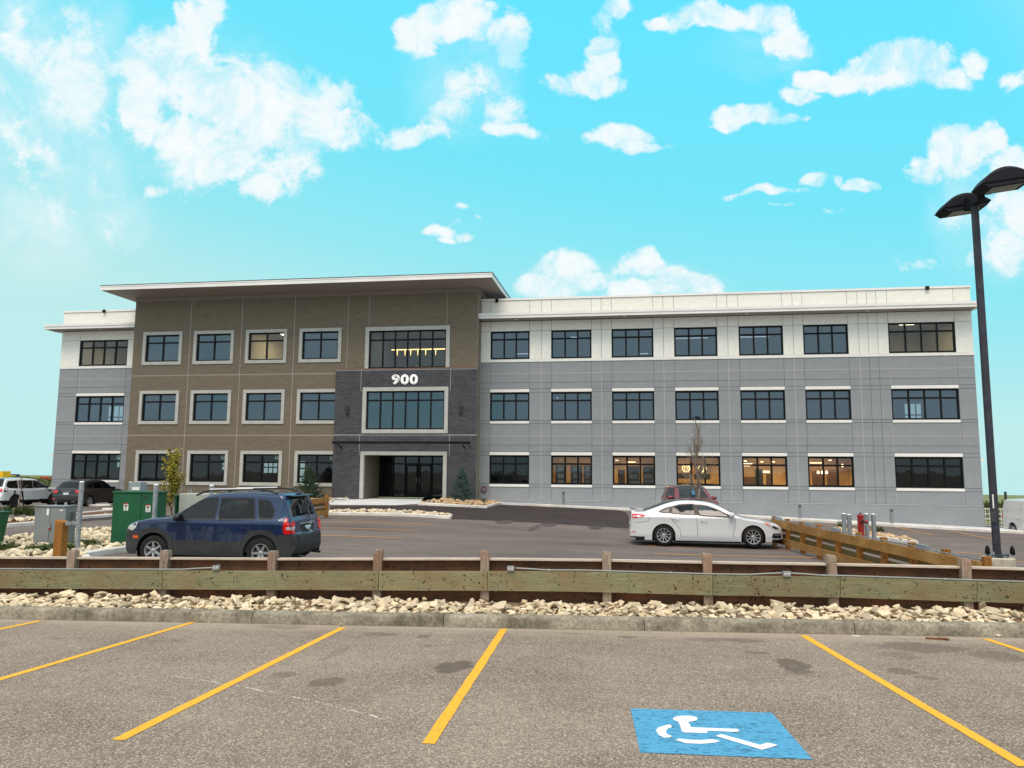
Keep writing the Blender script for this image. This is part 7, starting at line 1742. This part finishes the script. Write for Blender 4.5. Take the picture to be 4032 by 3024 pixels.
# --- black SUV beside it
P_k = carpaint('near_black_paint', rgb(14,14,21), .05, 0, .3, .45)
cay = dict(id='d', W=1.94, sil=[(2.28,.30),(2.40,.48),(2.40,.66),(2.28,.86),(2.0,.98),(1.5,1.09),(1.05,1.15),(.35,1.56),(0,1.66),(-.7,1.70),(-1.4,1.65),(-1.75,1.56),(-2.15,1.18),(-2.26,1.08),(-2.30,.85),(-2.38,.74),(-2.40,.46),(-2.3,.34)],
  zb=1.06, tumble=.36, shoulder=.05, rocker=.30, axles=(1.47, -1.43), wr=.375, ar=.42, rim=.265, spokes=5, sw=(.06, .045), rim_m=M['rim'], paint=P_k, screens=[(6, 7, 'windscreen'), (11, 12, 'rear_screen')], pillar=P_k, Rf=.6, Df=.35, Rr=.4, Dr=.2,
  wins=[dict(poly=[(.85,1.16),(.3,1.48),(-.05,1.55),(-.05,1.13)], m='dark_glass'), dict(poly=[(-.12,1.55),(-.95,1.52),(-1.1,1.16),(-.12,1.13)], m='dark_glass'), dict(poly=[(-1.03,1.50),(-1.4,1.42),(-1.62,1.26),(-1.18,1.17)], m='dark_glass')],
  seams=[[(-.08,1.1),(-.08,.38)], [(1.0,1.08),(.96,.4)], [(-1.12,1.1),(-1.0,.8),(-.92,.5)]], handles=[(.15,.98),(-.85,1.0)], mirror=(.75,1.14), cabin=(-1.7, .7),
  side_parts=[('tail_light', [(-1.98,1.10),(-2.26,1.08),(-2.28,.93),(-2.12,.94)], M['tail_red'], .006)],
  end_parts=[('tail_light', [(.58,1.10),(.86,1.04),(.86,.90),(.56,.94)], M['tail_red'], .006, False), ('tail_light', [(-.58,1.10),(-.86,1.04),(-.86,.90),(-.56,.94)], M['tail_red'], .006, False), ('licence_plate', [(-.18,.93),(.18,.93),(.18,.80),(-.18,.80)], M['plate'], .008, False), ('model_script', [(-.3,1.035),(.3,1.035),(.3,1.015),(-.3,1.015)], M['rim'], .008, False), ('diffuser', [(-.5,.48),(.5,.48),(.42,.40),(-.42,.40)], M['clad'], .01, False), ('red_reflector', [(.62,.58),(.8,.58),(.8,.53),(.62,.53)], M['tail_red'], .006, False)])
D_ = 46.0; w1 = atD(352, 1984, D_); h_ = math.radians(94); cx = Vector((math.cos(h_), math.sin(h_), 0)); cn = Vector((math.sin(h_), -math.cos(h_), 0)); o_ = Vector((w1.x, w1.y, 0)) + cx * 1.43 - cn * .93
BK, _ = vehicle('black_suv', 'black SUV parked nose-in between the white SUV and the green cabinet', 'car', cay, (o_.x, o_.y, atD(352, 1999, D_).z), h_)
for y in (-.62, -.5, .5, .62): mb = MB(); mb.lathe([(.03, 0), (.04, 0), (.04, .14), (.03, .14)], 10, (-2.44, y, .40), 'X'); mb.build('exhaust_pipe', M['rim'], BK, smooth=True)
# --- maroon SUV facing the camera
P_m = carpaint('maroon_paint', rgb(116,18,34), .06, .35, .3)
edg = dict(id='e', W=1.92, sil=[(2.18,.26),(2.34,.40),(2.36,.62),(2.30,.86),(2.15,.98),(1.75,1.06),(1.25,1.13),(.55,1.56),(.2,1.66),(-.6,1.70),(-1.5,1.66),(-1.8,1.6),(-2.15,1.15),(-2.2,1.0),(-2.25,.6),(-2.2,.35)],
  zb=1.06, tumble=.36, rocker=.28, axles=(1.40, -1.42), wr=.365, ar=.41, rim=.25, spokes=10, sw=(.03,.03), paint=P_m, screens=[(6, 7, 'windscreen'), (7, 11, 'roof_panel'), (11, 12, 'rear_screen')], pillar=P_m, Rf=.55, Df=.28,
  wins=[dict(poly=[(.95,1.14),(.45,1.48),(.1,1.56),(.0,1.56),(.0,1.12)], m='dark_glass'), dict(poly=[(-.1,1.56),(-1.0,1.55),(-1.1,1.14),(-.1,1.12)], m='dark_glass')],
  seams=[[(-.05,1.1),(-.05,.4)], [(1.05,1.08),(1.0,.4)]], handles=[(.15,.98),(-.85,1.0)], mirror=(.85,1.12), cabin=(-1.8, .85), side_parts=[('headlight', [(1.8,.98),(2.15,.90),(2.25,.80),(2.0,.78)], M['lens_white'], .006)],
  end_parts=[('grille', [(-.55,.86),(.55,.86),(.5,.62),(-.5,.62)], M['rim'], .01, True), ('headlight', [(.6,.92),(.8,.90),(.8,.80),(.6,.82)], M['lens_white'], .006, True), ('headlight', [(-.6,.92),(-.8,.90),(-.8,.80),(-.6,.82)], M['lens_white'], .006, True)])
tp = atD(2712, 1911, 36.5); h_ = math.radians(-82); MR, _ = vehicle('maroon_suv', 'maroon SUV facing the camera behind the white sedan', 'car', edg, (tp.x - .06, tp.y - .3, tp.z - 1.70), h_)
mb = MB(); mb.box(-.05, .05, -.06, .06, 0, .22); mb.build('parking_tag', mat('blue_tag', rgb(80,150,200), .6), MR, loc=(.98, .02, 1.28))
# --- white van at the right edge, seen from behind its corner
P_v = carpaint('worn_white_van_paint', rgb(206,206,204), .05, 0, .5)
van = dict(id='f', W=2.02, sil=[(2.75,.35),(2.85,.55),(2.85,.85),(2.78,1.05),(2.3,1.22),(1.95,1.30),(1.35,1.92),(1.1,2.03),(-.5,2.08),(-2.4,2.06),(-2.62,1.98),(-2.72,1.35),(-2.76,.85),(-2.78,.55),(-2.74,.42)],
  zb=1.15, tumble=.13, shoulder=.01, rocker=.40, axles=(1.75, -1.75), wr=.37, ar=.43, rim=.215, spokes=8, sw=(.05,.05), paint=P_v, screens=[(5, 6, 'windscreen'), (10, 11, 'rear_screen')], pillar=P_v, Rf=.5, Df=.2, Rr=.2, Dr=.08, crown=.03, rf=.14, inset=.05,
  wins=[dict(poly=[(1.6,1.32),(1.25,1.78),(.65,1.80),(.65,1.32)], m='dark_glass')], seams=[[(.6,1.9),(.6,.5)], [(-.9,1.9),(-.9,.5)]], handles=[(.75,1.05)], mirror=(1.5,1.4), mirror_m=M['black_trim'], cabin=(.2, 1.3),
  side_parts=[('tail_light', [(-2.60,1.25),(-2.70,1.25),(-2.72,.95),(-2.60,.95)], M['tail_red'], .008), ('side_badge', [(-1.2,1.02),(-1.12,1.02),(-1.12,.94),(-1.2,.94)], M['black_trim'], .006), ('fuel_door', [(-.55,.98),(-.48,.98),(-.48,.80),(-.55,.80)], M['black_trim'], .006), ('marker', [(-1.25,.66),(-1.18,.66),(-1.18,.56),(-1.25,.56)], M['black_trim'], .006)], end_parts=[])
D_ = 42.0; w1 = atD(3990, 2088, D_); h_ = math.radians(-86); cx = Vector((math.cos(h_), math.sin(h_), 0)); cn = Vector((math.sin(h_), -math.cos(h_), 0)); o_ = Vector((w1.x, w1.y, 0)) + cx * 1.75 - cn * .95
vehicle('white_van', 'white cargo van cut off by the right edge behind the lamp post', 'van', van, (o_.x, o_.y, atD(3990, 2113, D_).z), h_)
